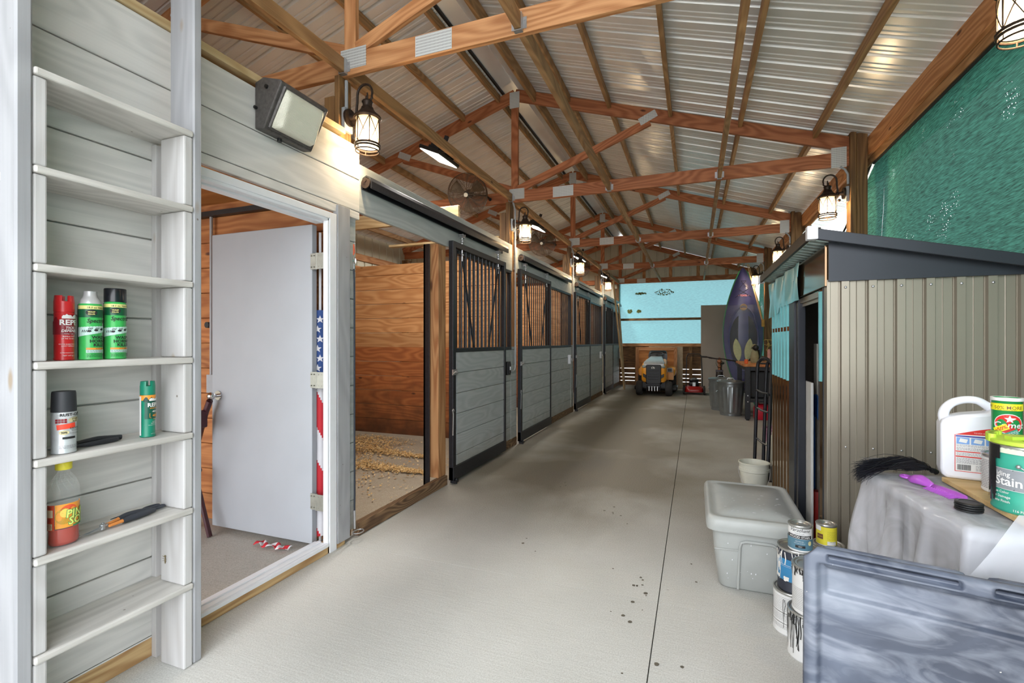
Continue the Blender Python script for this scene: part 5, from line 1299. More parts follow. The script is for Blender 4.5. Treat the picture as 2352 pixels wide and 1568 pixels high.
# black hair switch, comb, stack of discs
random.seed(21)
b = B()
for i in range(1000):
    s = random.gauss(0,1); t_ = random.gauss(0,1); Lh = .85+.35*random.random()
    p0 = Vector((.825+.006*s, 2.268+.006*t_, TZ+.022+.006*random.random()))
    mid = Vector((.765+.012*s, 2.252+.014*t_, TZ+.062+.022*random.gauss(0,.7)-.002*t_*t_)); end = Vector((.69+.02*s, 2.238+.018*t_, TZ+.040+.018*random.gauss(0,.7)))
    tip = Vector((.605+.02*random.gauss(0,1), 2.205+.028*t_, TZ+.008+.03*random.random()))
    if i % 3 == 0: tip = Vector((.64+.02*s, 2.20+.05*t_, TZ+.03+.02*random.random()))
    if i % 4 == 1: end = Vector((.635+.012*s, 2.215+.03*t_, TZ+.035)); tip = Vector((.585+.008*random.gauss(0,1), 2.19+.03*t_, TZ+.02-.05*random.random())); Lh = 1.15
    pts = []
    for j in range(9):
        q = j/8*Lh*.9
        if q > 1: q = 1
        a, c2, d2 = p0.lerp(mid,q), mid.lerp(end,q), end.lerp(tip,q); e, g = a.lerp(c2,q), c2.lerp(d2,q); pts.append(e.lerp(g,q)+Vector((random.gauss(0,.0018),random.gauss(0,.0018),random.gauss(0,.0018))))
    b.tube(pts, [.0010,.0011,.0011,.0010,.0009,.0008,.0007,.0005,.0003], 3)
HAIR = plain('black_horsehair', (22,22,28), .35, var=.3)
hs = empty('hair_switch', (.74,2.2,TZ), 'black horsehair tail switch lying over the table corner', 'hair switch')
b2 = B()
for v_ in range(1): b2.ball((.768,2.250,TZ+.034),(.060,.020,.018),16,10)
obj('core', b2, HAIR, hs, smooth=True); obj('strands', b, HAIR, hs, smooth=True)
b = B(); b.tube([(.840,2.262,TZ+.02),(.850,2.268,TZ+.018),(.858,2.272,TZ+.012)], .010, 8); obj('tied_end', b, BLACK_P, hs, smooth=True)
PURP = plain('purple_plastic', (168,84,188), .3, var=.05)
cmb = empty('mane_comb', (.76,2.04,TZ), 'bright purple plastic mane comb with thick handle on the plastic sheet', 'comb')
pa = Vector((.722,2.178,TZ+.012)); pb_ = Vector((.792,1.915,TZ+.012)); dx = (pb_-pa).normalized(); dy = Vector((-dx.y,dx.x,0))
def cp(s, w, z=0): return pa+dx*s+dy*w+Vector((0,0,z))
b = B(); b.tube([cp(.018+.018*math.cos(i*PI/8), .014*math.sin(i*PI/8)) for i in range(16)], .005, 8, closed=True)
b.tube(sp([cp(.035,0),cp(.06,-.002,.004),(cp(.085,0,.008)),cp(.11,.002,.006),cp(.135,.006,.0)]), spr([.008,.018,.020,.016,.010]), 16, sy=.6)
b.tube([cp(.125,.006),cp(.17,.010),cp(.22,.012),cp(.262,.010),cp(.274,.007)], [.010,.012,.0125,.011,.004], 10, sy=.5)
obj('handle', b, PURP, cmb, smooth=True, ang=180)
b = B()
for i in range(14): s = .135+.0085*i; b.cyl(cp(s,.004,-.002), cp(s-.004,-.022,-.009), .0028, .0012, n=6)
obj('teeth', b, PURP, cmb, smooth=True)
ds = []
for i in range(4):
    b = B(); b.lathe([(0,0),(.031,0),(.033,.0015),(.033,.0045),(.031,.006),(.024,.0062),(.023,.005),(0,.005)], (.765+.001*(i%2),1.822,TZ+.0045+.0064*i), 32)
    tag(obj('rubber_disc', b, BLACK_P, smooth=True), 'black rubber disc on the sheet by the comb, %s of the stack' % ['bottom','second from the bottom','second from the top','top'][i], 'disc', 'black discs in a stack')
# ------------------------------------------------------------------ things on the ladder shelves
def spray(c, r, h, label, cat, body, capm, hcap, style='cylinder'):
    rt = empty('spray_can', c, label, cat, 'spray cans on the ladder shelves')
    hb = h-hcap
    b = B(); b.lathe([(0,.002),(r-.003,.0),(r,.002),(r,.007),(r-.0012,.009),(r-.0012,hb-.012),(r,hb-.010),(r-.002,hb-.004),(r*.80,hb+.002),(r*.7,hb+.004),(0,hb+.004)], c, 36); obj('can_body', b, body, rt, smooth=True)
    b = B()
    if style == 'dome': b.lathe([(r-.0005,hb-.004),(r-.0005,hb+hcap*.2),(r*.94,hb+hcap*.9),(r*.90,hb+hcap),(r*.7,hb+hcap+.001),(0,hb+hcap+.001)], c, 36)
    elif style == 'nozzle': b.lathe([(r*.92,hb-.004),(r*.86,hb+.010),(r*.64,hb+.018),(r*.60,hb+.024),(r*.55,hb+.030),(r*.55,hb+.040),(0,hb+.040)], c, 36)
    elif style == 'notch': 
        b.lathe([(r-.0005,hb-.004),(r-.0005,hb+hcap*.55),(r*.98,hb+hcap*.62),(0,hb+hcap*.62)], c, 36)
        n = 30
        for a0, a1 in ((.45,2.7),(3.05,3.6+2.5)):
            P1 = []; 
            for i in range(13):
                a = a0+(a1-a0)*i/12; P1.append(a)
            f_ = FA(c)
            for q0, q1 in zip(P1, P1[1:]):
                for ra in (1,):
                    A_ = [(c[0]+rr*math.cos(f_+q), c[1]+rr*math.sin(f_+q), c[2]+z) for rr, q, z in ((r-.0006,q0,hb+hcap*.6),(r-.0006,q1,hb+hcap*.6),(r*.9,q1,hb+hcap),(r*.9,q0,hb+hcap),(r*.72,q0,hb+hcap*.98),(r*.72,q1,hb+hcap*.98),(r*.70,q1,hb+hcap*.6),(r*.70,q0,hb+hcap*.6))]
                    V_ = [b.v(p) for p in A_]; b._f([V_[0],V_[1],V_[2],V_[3]]); b._f([V_[3],V_[2],V_[5],V_[4]]); b._f([V_[4],V_[5],V_[6],V_[7]]); b._f([V_[0],V_[3],V_[4],V_[7]]); b._f([V_[1],V_[2],V_[5],V_[6]])
    else: b.lathe([(r*.99,hb-.002),(r*.99,hb+hcap-.003),(r*.95,hb+hcap),(0,hb+hcap)], c, 36)
    obj('cap', b, capm, rt, smooth=True)
    return rt
REDC = plain('glossy_red',(196,36,40),.3); DRED = plain('dark_red_label',(128,20,32),.35); GRN = plain('bright_green_label',(62,178,88),.3); GRN2 = plain('emerald_label',(40,150,96),.3); NEARB = plain('black_gloss',(24,26,32),.25)
PALEY = plain('pale_yellow_band',(226,222,140),.4); PALEB = plain('pale_aqua',(186,216,206),.4); ORG = plain('orange_print',(232,150,52),.4); GRNC = plain('emerald_cap',(24,132,104),.4); SILV = plain('light_silver_label',(206,210,212),.35,.3)
def mountains(b, f, x0, x1, z, h, seed, n=28):
    rd = random.Random(seed); xs = [x0+(x1-x0)*i/n for i in range(n+1)]
    hs_ = [h*(.25+.75*abs(math.sin(i*.45)))*(.6+.5*rd.random()) for i in range(n+1)]
    lo = [b.v(f(x,z-.004)) for x in xs]; hi = [b.v(f(x,z+q)) for x,q in zip(xs,hs_)]
    for i in range(n): b._f([lo[i],lo[i+1],hi[i+1],hi[i]])
def text3(c, r, A0, parent, name, mat, items, lift=.0016):
    b = B()
    for it in items:
        s, size, x, z = it[:4]; kw = it[4] if len(it) > 4 else {}
        put_text(b, s, size, on_can(c,r,A0,0,lift), at=(x,z), **kw)
    return obj(name, b, mat, parent)
S4 = TOPS[3]+.0005; S3 = TOPS[2]+.0005; S2 = TOPS[1]+.0005
# red repellent
c = (-1.955,.958,S4); r = .0268; t = spray(c, r, .214, 'red tick repellent spray can with red cap, leftmost on the upper shelf', 'spray can', REDC, REDC, .050, 'notch')
A0 = .02; f = on_can(c,r,A0,0,.0005)
band(c,r,A0,.085,.128,-.05,.05,DRED,t,'dark_band')
b = B(); mountains(b,on_can(c,r,A0,0,.0009),-.045,.045,.125,.020,3); obj('tree_line', b, DRED, t)
b = B(); mountains(b,on_can(c,r,A0,0,.0012),-.018,.035,.142,.012,8,14); obj('snow_peak', b, PAPER, t)
text3(c,r,A0,t,'white_lettering',PAPER,[('REPEL',.0245,.006,.117,{'weight':.03,'sx':.95}),('TICK',.011,.002,.104,{'weight':.02,'shear':.2}),('DEFENSE',.011,.002,.094,{'weight':.02,'shear':.2}),('FAMILY SIZE',.0045,.0,.086),('REPELS TICKS',.006,.002,.077),('UP TO 10 HOURS',.0055,.002,.070),('WATER BASED FORMULA',.0045,0,.052),('INSECT REPELLENT',.0045,0,.046),('ACTIVE INGREDIENTS 20%',.0038,0,.024),('NET WT 6.5 OZ',.0055,.004,.014)],.0016)
# wasp killers
def wasp(c, r, h, label, capm, hcap, style, A0):
    t = spray(c, r, h, label, 'spray can', GRN, capm, hcap, style); hb = h-hcap
    band(c,r,A0,hb-.022,hb-.010,-.105 if 0 else -.09,.09,PALEY,t,'yellow_band',.0004)
    band(c,r,A0,hb-.050,hb-.022,-.09,.09,plain('deep_green',(20,86,54),.35),t,'dark_band',.0004)
    band(c,r,A0,.0,hb-.006,-.098,-.060,NEARB,t,'black_back',.0004); band(c,r,A0,.010,hb-.02,-.094,-.064,PALEB,t,'back_label',.0009)
    b = B(); lines(b,on_can(c,r,A0,0,.0015),-.092,-.066,[.03+.005*i for i in range(28)],.0014,seed=2); obj('back_print', b, GINK, t)
    b = B(); f = on_can(c,r,A0,0,.0009); b.poly
    for i in range(14):
        x0 = -.058+.0085*i; x1 = x0+.0085; z0a = .078+.025*i/14; b.poly([f(x0,z0a),f(x1,z0a+.0018),f(x1,z0a+.034-.0012*i),f(x0,z0a+.032-.0012*i)])
    obj('pale_swoosh', b, PALEB, t)
    b = B(); f = on_can(c,r,A0,0,.0014)
    for i in range(3):
        x = -.022+.018*i; blob(b,f,x,.098+.003*i,.006,.0035,10)
        for q in (-.004,0,.004): b.poly([f(x+q,.103),f(x+q+.002,.103),f(x+q+.006,.110),f(x+q+.004,.110)])
    for i in range(5): b.poly([f(-.042+.005*i,.094),f(-.040+.005*i,.094),f(-.038+.005*i,.102),f(-.040+.005*i,.102)])
    blob(b,f,-.016,hb-.034,.015,.010,18); obj('wasp_picture', b, INK, t)
    text3(c,r,A0,t,'emblem_lettering',PALEY,[('WASP',.007,-.016,hb-.034,{'weight':.02}),('KILLER',.006,-.016,hb-.041,{'weight':.02})],.002)
    text3(c,r,A0,t,'band_lettering',INK,[('18.5 oz Value Size',.009,.004,hb-.0195,{'shear':.2})],.0012)
    text3(c,r,A0,t,'script_lettering',INK,[('Spectracide',.0195,.010,hb-.068,{'weight':.015,'shear':.25,'sx':.85})],.0018)
    text3(c,r,A0,t,'black_lettering',INK,[('WASP &',.0145,.010,.072,{'weight':.03}),('HORNET',.0145,.008,.059,{'weight':.03}),('KILLER',.0145,.010,.046,{'weight':.03})],.0020)
    band(c,r,A0,.035,.041,-.03,.05,ORG,t,'orange_strip',.001); band(c,r,A0,.024,.034,-.03,.05,PALEB,t,'pale_strip',.001)
    b = B(); lines(b,on_can(c,r,A0,0,.0016),-.028,.048,[.0265,.030,.018,.014,.010],.0012,seed=6); put_text(b,'27 FT. SPRAY',.0055,on_can(c,r,A0,.0362,.0016),at=(.01,0)); obj('small_print', b, plain('dark_green_ink',(30,84,60),.5), t)
wasp((-1.955,1.032,S4), .0328, .241, 'green wasp and hornet spray can with open silver top, middle can', plain('grey_nozzle',(196,196,196),.35,.2), .046, 'nozzle', .10)
wasp((-1.955,1.108,S4), .0325, .252, 'green wasp and hornet spray can with black cap, right of three', NEARB, .046, 'cyl', .0)
# enamel paint
c = (-1.93,.945,S3); r = .0325; t = spray(c, r, .201, 'silver spray enamel can with black domed cap on the middle shelf', 'spray can', SILV, plain('matte_black_cap',(44,46,50),.55), .062, 'dome')
A0 = .12; 
text3(c,r,A0,t,'black_lettering',INK,[('RUST-OLEUM',.0128,.010,.122,{'weight':.03}),('ENAMEL',.0085,.014,.079,{'spacing':1.25}),('PROTECTIVE',.004,.012,.073),('30%',.009,-.018,.066,{'weight':.02}),('STOPS',.0075,.012,.109,{'weight':.02}),('RUST',.0075,.012,.1015,{'weight':.02}),('MORE COVERAGE',.004,.012,.064)],.0018)
b = B(); f = on_can(c,r,A0,0,.0008)
for i in range(4):
    for j in range(2): b.poly([f(-.040+.0075*i,.100+.0072*j),f(-.0338+.0075*i,.100+.0072*j),f(-.0338+.0075*i,.106+.0072*j),f(-.040+.0075*i,.106+.0072*j)])
obj('red_squares', b, DRED, t)
b = B(); f = on_can(c,r,A0,0,.0009); blob(b,f,.012,.1085,.020,.008,20); obj('gold_oval', b, plain('gold_print',(206,196,150),.45), t)
b = B(); blob(b,f,-.018,.069,.013,.007,14); obj('gold_oval', b, bpy.data.materials['gold_print'], t)
b = B(); f = on_can(c,r,A0,0,.0013); patch(b,rot2(f,-.012,.089,.10),-.024,.024,-.008,.008,12); obj('red_sticker', b, plain('orange_red_sticker',(236,72,48),.5), t)
band(c,r,A0,.048,.055,-.022,.012,INK,t,'black_strip',.001)
b = B(); lines(b,on_can(c,r,A0,0,.0012),-.03,.03,[.018,.022,.026],.0012,seed=2); obj('small_print', b, GINK, t)
# green repellent
c = (-1.955,1.218,S3); r = .0248; t = spray(c, r, .212, 'green and orange insect repellent spray can alone at the right of a shelf', 'spray can', GRNC, GRNC, .046, 'notch')
A0 = .12; band(c,r,A0,.140,.160,-.05,.05,ORG,t,'orange_band'); band(c,r,A0,.07,.140,-.026,.05,plain('dark_green_label',(18,84,66),.35),t,'dark_panel')
band(c,r,A0,.008,.156,-.050,-.038,PAPER,t,'white_side',.0009)
b = B(); mountains(b,on_can(c,r,A0,0,.0010),-.03,.04,.139,.014,5); obj('tree_line', b, plain('dark_green_print',(16,60,50),.4), t)
b = B(); mountains(b,on_can(c,r,A0,0,.0014),-.012,.024,.142,.009,12,12); obj('snow_peak', b, PAPER, t)
text3(c,r,A0,t,'white_lettering',PAPER,[('REPEL',.0205,.008,.116,{'weight':.03,'sx':.95}),('-MAX-',.0085,.008,.095,{'weight':.02}),('INSECT',.005,.006,.057),('REPELLENT',.005,.006,.051),('PROTECTS UP TO 10 HRS',.0036,.006,.045),('NET WT 4 OZ',.004,.006,.012)],.0018)
text3(c,r,A0,t,'gold_lettering',ORG,[('SPORTSMEN',.006,.006,.108,{'weight':.02}),('40%',.012,.008,.078,{'weight':.03})],.0020)
b = B(); f = on_can(c,r,A0,0,.0014); pts = [(-.010,.075),(.008,.068),(.026,.075),(.026,.090),(-.010,.090)]
b.tube([f(x,z) for x,z in pts], .0008, 4, closed=True); obj('shield_outline', b, ORG, t)
# pine cleaner bottle
c = (-1.945,.952,S2)
pb = empty('cleaner_bottle', c, 'clear bottle of amber pine cleaner with yellow cap, orange label', 'bottle')
t = NT('clear_pet'); CLEAR = t.done(t.bsdf((.92,.95,.95,1), .06, Alpha=.07, Specular_IOR_Level=1.))
t = NT('amber_liquid'); AMBER = t.done(t.bsdf(L((176,44,10)), .08, Alpha=.95))
shp = [(0,.001),(.036,.0),(.041,.004),(.042,.012),(.0405,.05),(.0405,.055),(.0405,.135),(.042,.140),(.0428,.158),(.0425,.176),(.040,.192),(.033,.209),(.023,.225),(.0165,.236),(.0165,.248)]
b = B(); b.lathe(shp, c, 40, sx=.82, sy=1.0); obj('bottle_shell', b, CLEAR, pb, smooth=True)
b = B(); b.lathe([(0,.004),(.034,.003),(.0385,.007),(.0395,.014),(.0385,.056),(0,.056)], c, 36, sx=.82, sy=1.0); obj('liquid', b, AMBER, pb, smooth=True)
b = B(); b.lathe([(0,.270),(.020,.270),(.0215,.267),(.0215,.247),(.0205,.245),(.0,.245)], c, 28); obj('cap', b, YEL, pb, smooth=True)
b = B()
for i in range(14): a = 2*PI*i/14; b.tube([(c[0]+.82*q*math.cos(a+.25*j), c[1]+q*math.sin(a+.25*j), c[2]+z+.0005) for j,(q,z) in enumerate(((.0175,.234),(.0265,.2195),(.0368,.2015),(.0418,.183)))], .0007, 4)
obj('shoulder_ribs', b, CLEAR, pb, smooth=True)
def on_ell(lift, A0=.05, r=.0412): return lambda x, z: (c[0]+.82*(r+lift)*math.cos(A0+x/r), c[1]+(r+lift)*math.sin(A0+x/r), c[2]+z)
b = B(); patch(b,on_ell(.0),-.040,.062,.060,.137,26); obj('orange_label', b, plain('orange_label',(240,160,58),.4), pb)
b = B(); patch(b,on_ell(.0),-.074,-.042,.055,.137,12); obj('side_label', b, plain('rust_label',(196,74,46),.4), pb)
b = B(); f = on_ell(.0009); patch(b,f,-.071,-.048,.058,.078,6); patch(b,f,-.071,-.046,.098,.122,6); obj('side_panels', b, plain('tan_panel',(206,190,160),.5), pb)
b = B(); lines(b,on_ell(.0014),-.069,-.050,[.062,.066,.070,.074,.084,.088,.092,.126,.130],.0016,seed=2); obj('side_print', b, DRED, pb)
b = B(); f = on_ell(.0008); blob(b,f,-.004,.118,.021,.015,22); obj('mango_picture', b, plain('mango_red',(224,92,52),.4), pb)
b = B(); f = on_ell(.0012); blob(b,f,-.014,.108,.013,.014,18); obj('mango_glow', b, plain('mango_yellow',(244,206,96),.4), pb)
b = B(); f = on_ell(.0006)
for i in range(26): a = PI*.45+i*.15; b.poly([f(-.015+.004*math.cos(a),.098+.004*math.sin(a)),f(-.015+.026*math.cos(a-.03),.098+.026*math.sin(a-.03)),f(-.015+.026*math.cos(a+.03),.098+.026*math.sin(a+.03))])
obj('palm_leaves', b, plain('palm_green',(120,150,48),.5), pb)
for nm, mt, lf, wt in (('lettering_outline',GRN2,.0016,.06),('lettering',plain('lime_lettering',(226,236,120),.4),.0024,.02)):
    b = B(); put_text(b,'PINE',.030,on_ell(lf),weight=wt,shear=.1,at=(.018,.092),sy=1.15); put_text(b,'SOL',.030,on_ell(lf),weight=wt,shear=.1,at=(.020,.068),sy=1.15); obj(nm, b, mt, pb)
b = B(); patch(b,on_ell(.0012),.006,.05,.0605,.0645,8); obj('green_strip', b, GRN2, pb)
# tools
tl = empty('pliers', (-1.95,1.05,S3), 'black handled pliers behind the silver spray can, lying flat', 'pliers')
b = B(); z = S3+.012
b.tube(sp([(-1.965,.985,z+.004),(-1.975,1.03,z+.005),(-1.985,1.07,z+.004),(-1.99,1.11,z),(-1.985,1.145,z-.002)]), spr([.007,.010,.012,.0115,.010]), 8, sy=.8); b.tube(sp([(-1.950,.985,z-.002),(-1.950,1.03,z-.002),(-1.955,1.08,z-.002),(-1.962,1.12,z-.003)]), spr([.006,.009,.010,.008]), 8, sy=.8)
obj('grips', b, plain('dark_grip',(40,42,48),.5), tl, smooth=True)
b = B(); b.tube(sp([(-1.958,.99,z),(-1.962,.95,z),(-1.965,.92,z)]), spr([.010,.009,.004]), 8, sy=.6); obj('jaws', b, ZINC, tl, smooth=True)
ORT = plain('orange_grip',(222,140,70),.5); GRIP = plain('charcoal_grip',(54,58,66),.5)
tl = empty('tin_snips', (-1.95,1.12,S2), 'metal snips with charcoal and orange handles beside the cleaner bottle', 'snips')
z = S2+.0135
b = B(); b.tube(sp([(-1.93,.985,z-.003),(-1.938,1.03,z-.001),(-1.945,1.075,z+.002)]), spr([.002,.005,.009]), 8, sy=.5); b.tube(sp([(-1.922,.99,z-.004),(-1.933,1.03,z-.003),(-1.95,1.08,z)]), spr([.002,.004,.008]), 8, sy=.5); b.cyl((-1.944,1.062,z-.008),(-1.944,1.062,z+.010),.008,n=12); b.ball((-1.955,1.07,z+.008),.005)
obj('blades', b, GALV, tl, smooth=True)
b = B(); b.tube(sp([(-1.950,1.075,z+.002),(-1.962,1.11,z+.003),(-1.968,1.13,z+.004)]), spr([.005,.006,.008]), 8); b.tube(sp([(-1.938,1.08,z-.001),(-1.942,1.115,z),(-1.944,1.13,z)]), spr([.005,.006,.008]), 8); obj('orange_collars', b, ORT, tl, smooth=True)
b = B(); b.tube(sp([(-1.966,1.125,z+.004),(-1.975,1.16,z+.005),(-1.978,1.20,z+.003),(-1.975,1.235,z+.002)]), spr([.009,.0115,.011,.008]), 10); b.tube(sp([(-1.943,1.125,z),(-1.948,1.17,z+.001),(-1.953,1.21,z+.001),(-1.958,1.245,z)]), spr([.009,.0115,.011,.008]), 10); obj('grips', b, GRIP, tl, smooth=True)
tl = empty('scissors', (-2.0,1.25,S2), 'dark grey scissors lying behind the snips on the low shelf', 'scissors')
b = B(); zz = S2+.009; b.tube([(-2.0,1.27,zz),(-2.01,1.22,zz),(-2.02,1.17,zz),(-2.02,1.13,zz-.002)], [.007,.007,.004,.002], 8, sy=.6); obj('blades', b, GRIP, tl, smooth=True)
b = B()
for oy, ox in ((0,-.012),(.004,.014)): b.tube([(-2.0+ox+.011*math.sin(i*PI/8), 1.273+oy-.0-.028*math.cos(i*PI/8)*1.0-.006, zz+.001) for i in range(16)], .005, 8, closed=True)
obj('finger_loops', b, GRIP, tl, smooth=True)
# ------------------------------------------------------------------ far end: mowers, boards, kayak, cans, bench
RUB = plain('tyre_rubber', (42,40,40), .8, var=.2, scale=30)
MYEL = plain('mower_orange_yellow', (226,150,40), .35, var=.04); MGRY = plain('mower_silver_hood', (168,168,168), .3, .3)
def wheel(b, c, r, w, n=24, ax='x', hub=.55):
    c = Vector(c); prof = [(r*.55,-w/2),(r*.86,-w/2),(r*.97,-w*.36),(r,-w*.2),(r,w*.2),(r*.97,w*.36),(r*.86,w/2),(r*.55,w/2),(r*.5,w*.3),(r*.2,w*.3),(0,w*.34)]
    s = b.n(); b.lathe([(0,-w*.34),(r*.2,-w*.3),(r*.5,-w*.3)]+prof, (0,0,0), n)
    b.bm.verts.ensure_lookup_table(); M = Matrix.Translation(c) @ Matrix.Rotation(PI/2,4,'Y')
    for v in list(b.bm.verts)[s:]: v.co = M @ v.co
rm = empty('riding_mower', (-.92,12.6,0), 'orange yellow riding lawn mower with black seat parked by the far wall', 'riding mower')
X0 = -.91
for s in (-1,1):
    b = B(); wheel(b, (X0+s*.34,12.02,.175), .175, .15); obj('front_wheel', b, RUB, rm, smooth=True)
    b = B(); wheel(b, (X0+s*.36,13.15,.26), .26, .22); obj('rear_wheel', b, RUB, rm, smooth=True)
# hood: lofted body
def hoodring(y, hw, z0, z1, rr): 
    pts = rring(0, 0, hw, (z1-z0)/2, rr, 5); return [(X0+px_, y, (z0+z1)/2+pz) for px_, pz in pts]
def loft3(b, rings, c0=True, c1=True):
    R = [[b.v(p) for p in r_] for r_ in rings]
    for a, c in zip(R, R[1:]):
        for i in range(len(a)): b._f([a[i],a[(i+1)%len(a)],c[(i+1)%len(a)],c[i]])
    if c0: b._f(R[0][::-1])
    if c1: b._f(R[-1])
b = B(); loft3(b, [hoodring(11.86,.24,.34,.66,.05), hoodring(11.90,.28,.32,.74,.08), hoodring(12.10,.29,.32,.80,.09), hoodring(12.75,.27,.34,.86,.08)]); obj('hood_sides', b, MYEL, rm, smooth=True, ang=60)
b = B(); loft3(b, [hoodring(11.87,.235,.715,.76,.02), hoodring(12.0,.24,.74,.82,.035), hoodring(12.4,.19,.78,.88,.04), hoodring(12.78,.15,.82,.93,.04)]); obj('hood_top', b, MGRY, rm, smooth=True, ang=60)
b = B(); loft3(b, [hoodring(11.835,.165,.30,.735,.04), hoodring(11.90,.19,.28,.76,.04)])
b.prism([(X0-.17,.50),(X0-.24,.54),(X0-.24,.46),(X0-.17,.42)], 'y', 11.84, 11.9); b.prism([(X0+.17,.50),(X0+.24,.54),(X0+.24,.46),(X0+.17,.42)], 'y', 11.84, 11.9); obj('grille', b, BLACK_P, rm, bev=.006)
b = B()
for i, z in enumerate((.62,.55,.48,.42)): b.box(X0-.125,X0+.125,11.825,11.84,z-.018,z+.018)
obj('grille_bars', b, BLACK_M, rm, bev=.004)
b = B(); b.tube([(X0+.034*math.cos(i*PI/8)-.01, 11.822, .675+.020*math.sin(i*PI/8)) for i in range(12)], .006, 6); b.tube([(X0+.016*math.cos(i*PI/6)+.012, 11.822, .672+.014*math.sin(i*PI/6)) for i in range(12)], .006, 6, closed=True); obj('hood_emblem', b, PAPER, rm, smooth=True)
for s in (-1,1):
    b = B(); b.ball((X0+s*.215,11.885,.70),(.055,.035,.045),14,8); obj('headlight', b, plain('headlight_glass',(150,156,150),.12) if s < 0 else bpy.data.materials['headlight_glass'], rm, smooth=True)
b = B(); b.box(X0-.15,X0+.15,11.79,11.83,.22,.30); b.tube([(X0-.15,11.80,.12),(X0-.15,11.79,.27),(X0+.15,11.79,.27),(X0+.15,11.80,.12)], .012, 8); obj('bumper', b, BLACK_M, rm, bev=.004)
for i in range(4):
    b = B(); x = X0-.095+.063*i; b.box(x-.011,x+.011,11.775,11.789,.13,.24); obj('bumper_slot', b, ZINC, rm, bev=.003)
b = B(); b.box(X0-.30,X0+.30,12.0,13.0,.20,.33); b.cyl((X0-.34,12.02,.175),(X0+.34,12.02,.175),.03,n=8); b.cyl((X0-.36,13.15,.26),(X0+.36,13.15,.26),.03,n=8); obj('chassis', b, BLACK_P, rm)
b = B(); b.box(X0-.50,X0+.52,12.35,12.95,.09,.20); obj('deck', b, BLACK_P, rm, bev=.03)
b = B(); loft3(b, [hoodring(12.85,.44,.42,.50,.03), hoodring(12.95,.47,.42,.60,.06), hoodring(13.4,.47,.44,.64,.06), hoodring(13.5,.42,.44,.60,.05)]); b.box(X0+.24,X0+.42,12.62,12.88,.34,.58); obj('fender', b, MYEL, rm, smooth=True, ang=60)
b = B(); b.box(X0+.27,X0+.40,12.60,12.62,.53,.64); obj('side_panel', b, MGRY, rm, bev=.01); b = B(); b.box(X0+.29,X0+.385,12.593,12.599,.545,.625); obj('side_screen', b, BLACK_P, rm)
b = B(); loft3(b, [hoodring(13.06,.24,.68,.76,.03), hoodring(13.1,.25,.66,.78,.04), hoodring(13.32,.25,.70,.80,.04)]); loft3(b, [hoodring(13.30,.24,.78,1.0,.07), hoodring(13.36,.235,.80,1.06,.08), hoodring(13.42,.20,.84,1.05,.08)]); obj('seat', b, plain('seat_vinyl',(22,22,26),.3), rm, smooth=True, ang=60)
b = B(); b.tube([(X0+.0+.17*math.cos(i*PI/10), 12.86+.13*math.sin(i*PI/10), .97+.05*math.sin(i*PI/10)) for i in range(20)], .013, 8, closed=True); b.cyl((X0,12.80,.84),(X0,12.86,.97),.02,n=10); b.box(X0-.16,X0+.16,12.85,12.87,.955,.975); obj('steering_wheel', b, BLACK_P, rm, smooth=True)
# push mower
pm = empty('push_mower', (-.02,12.7,0), 'red push mower with black engine and folded black handle', 'push mower')
for (x,y) in ((-.245,12.52),(.225,12.52),(-.245,12.95),(.225,12.95)):
    b = B(); wheel(b,(x,y,.095),.095,.045); obj('wheel', b, RUB, pm, smooth=True)
b = B(); loft(b, [(rring(-.01,12.74,.215,.27,.12),.06),(rring(-.01,12.74,.225,.28,.12),.10),(rring(-.01,12.74,.20,.25,.12),.17),(rring(-.01,12.74,.13,.16,.1),.20)]); obj('deck', b, plain('mower_red',(150,28,24),.3), pm, smooth=True, ang=60)
b = B(); b.lathe([(0,.19),(.11,.19),(.125,.22),(.125,.26),(.10,.29),(.11,.31),(.115,.345),(.09,.375),(.05,.39),(0,.39)], (-.01,12.72,0), 22); obj('engine', b, BLACK_P, pm, smooth=True)
b = B(); b.box(-.045,.03,12.57,12.60,.20,.30); obj('muffler', b, GALV, pm, bev=.006)
b = B(); b.lathe([(0,.392),(.04,.392),(.045,.38)], (-.01,12.72,0), 16); b.tube([(-.01+.085*math.cos(i*PI/10), 12.70+.085*math.sin(i*PI/10), .372) for i in range(20)], .008, 6, closed=True); obj('engine_cover', b, MGRY, pm, smooth=True)
b = B(); b.tube([(-.20,12.98,.14),(-.20,13.02,.40),(-.185,13.15,.90),(-.15,13.17,.98),(.12,13.17,.98),(.165,13.15,.93),(.185,13.02,.40),(.185,12.98,.14)], .013, 8); b.tube([(-.18,13.13,.93),(.16,13.13,.93)], .008, 6); obj('handle', b, BLACK_M, pm, smooth=True)
# plywood crate panel and boards behind the riding mower
cr = empty('gate_panel', (-1.0,13.9,0), 'framed orange plywood gate panel leaning behind the riding mower', 'gate panel')
b = B(); b.box(-1.50,-.50,13.905,13.92,.02,1.12); obj('plywood', b, W_PLY, cr)
for p0, p1 in (((-1.505,13.885,0),(-1.505,13.885,1.14)),((-.485,13.885,0),(-.485,13.885,1.14))): timber('stile', p0, p1, .09, .038, W_TRUSS, cr, up=(0,1,0))
for z in (1.095,.06): timber('crossrail', (-1.46,13.885,z), (-.53,13.885,z), .038, .09, W_TRUSS, cr)
b = B(); b.box(-1.2,-.30,13.99,14.02,0,1.16); tag(obj('hardboard_sheet', b, plain('tan_hardboard',(178,160,132),.6)), 'tan sheet standing behind the framed plywood gate panel', 'sheet')
r = timber('lumber', (-1.78,13.25,.0), (-2.03,12.95,2.93), .038, .089, W_LUMBER); tag(r, 'long pale board leaning in the corner past the last stall, front one', 'board', 'boards leaning at the end of the stalls')
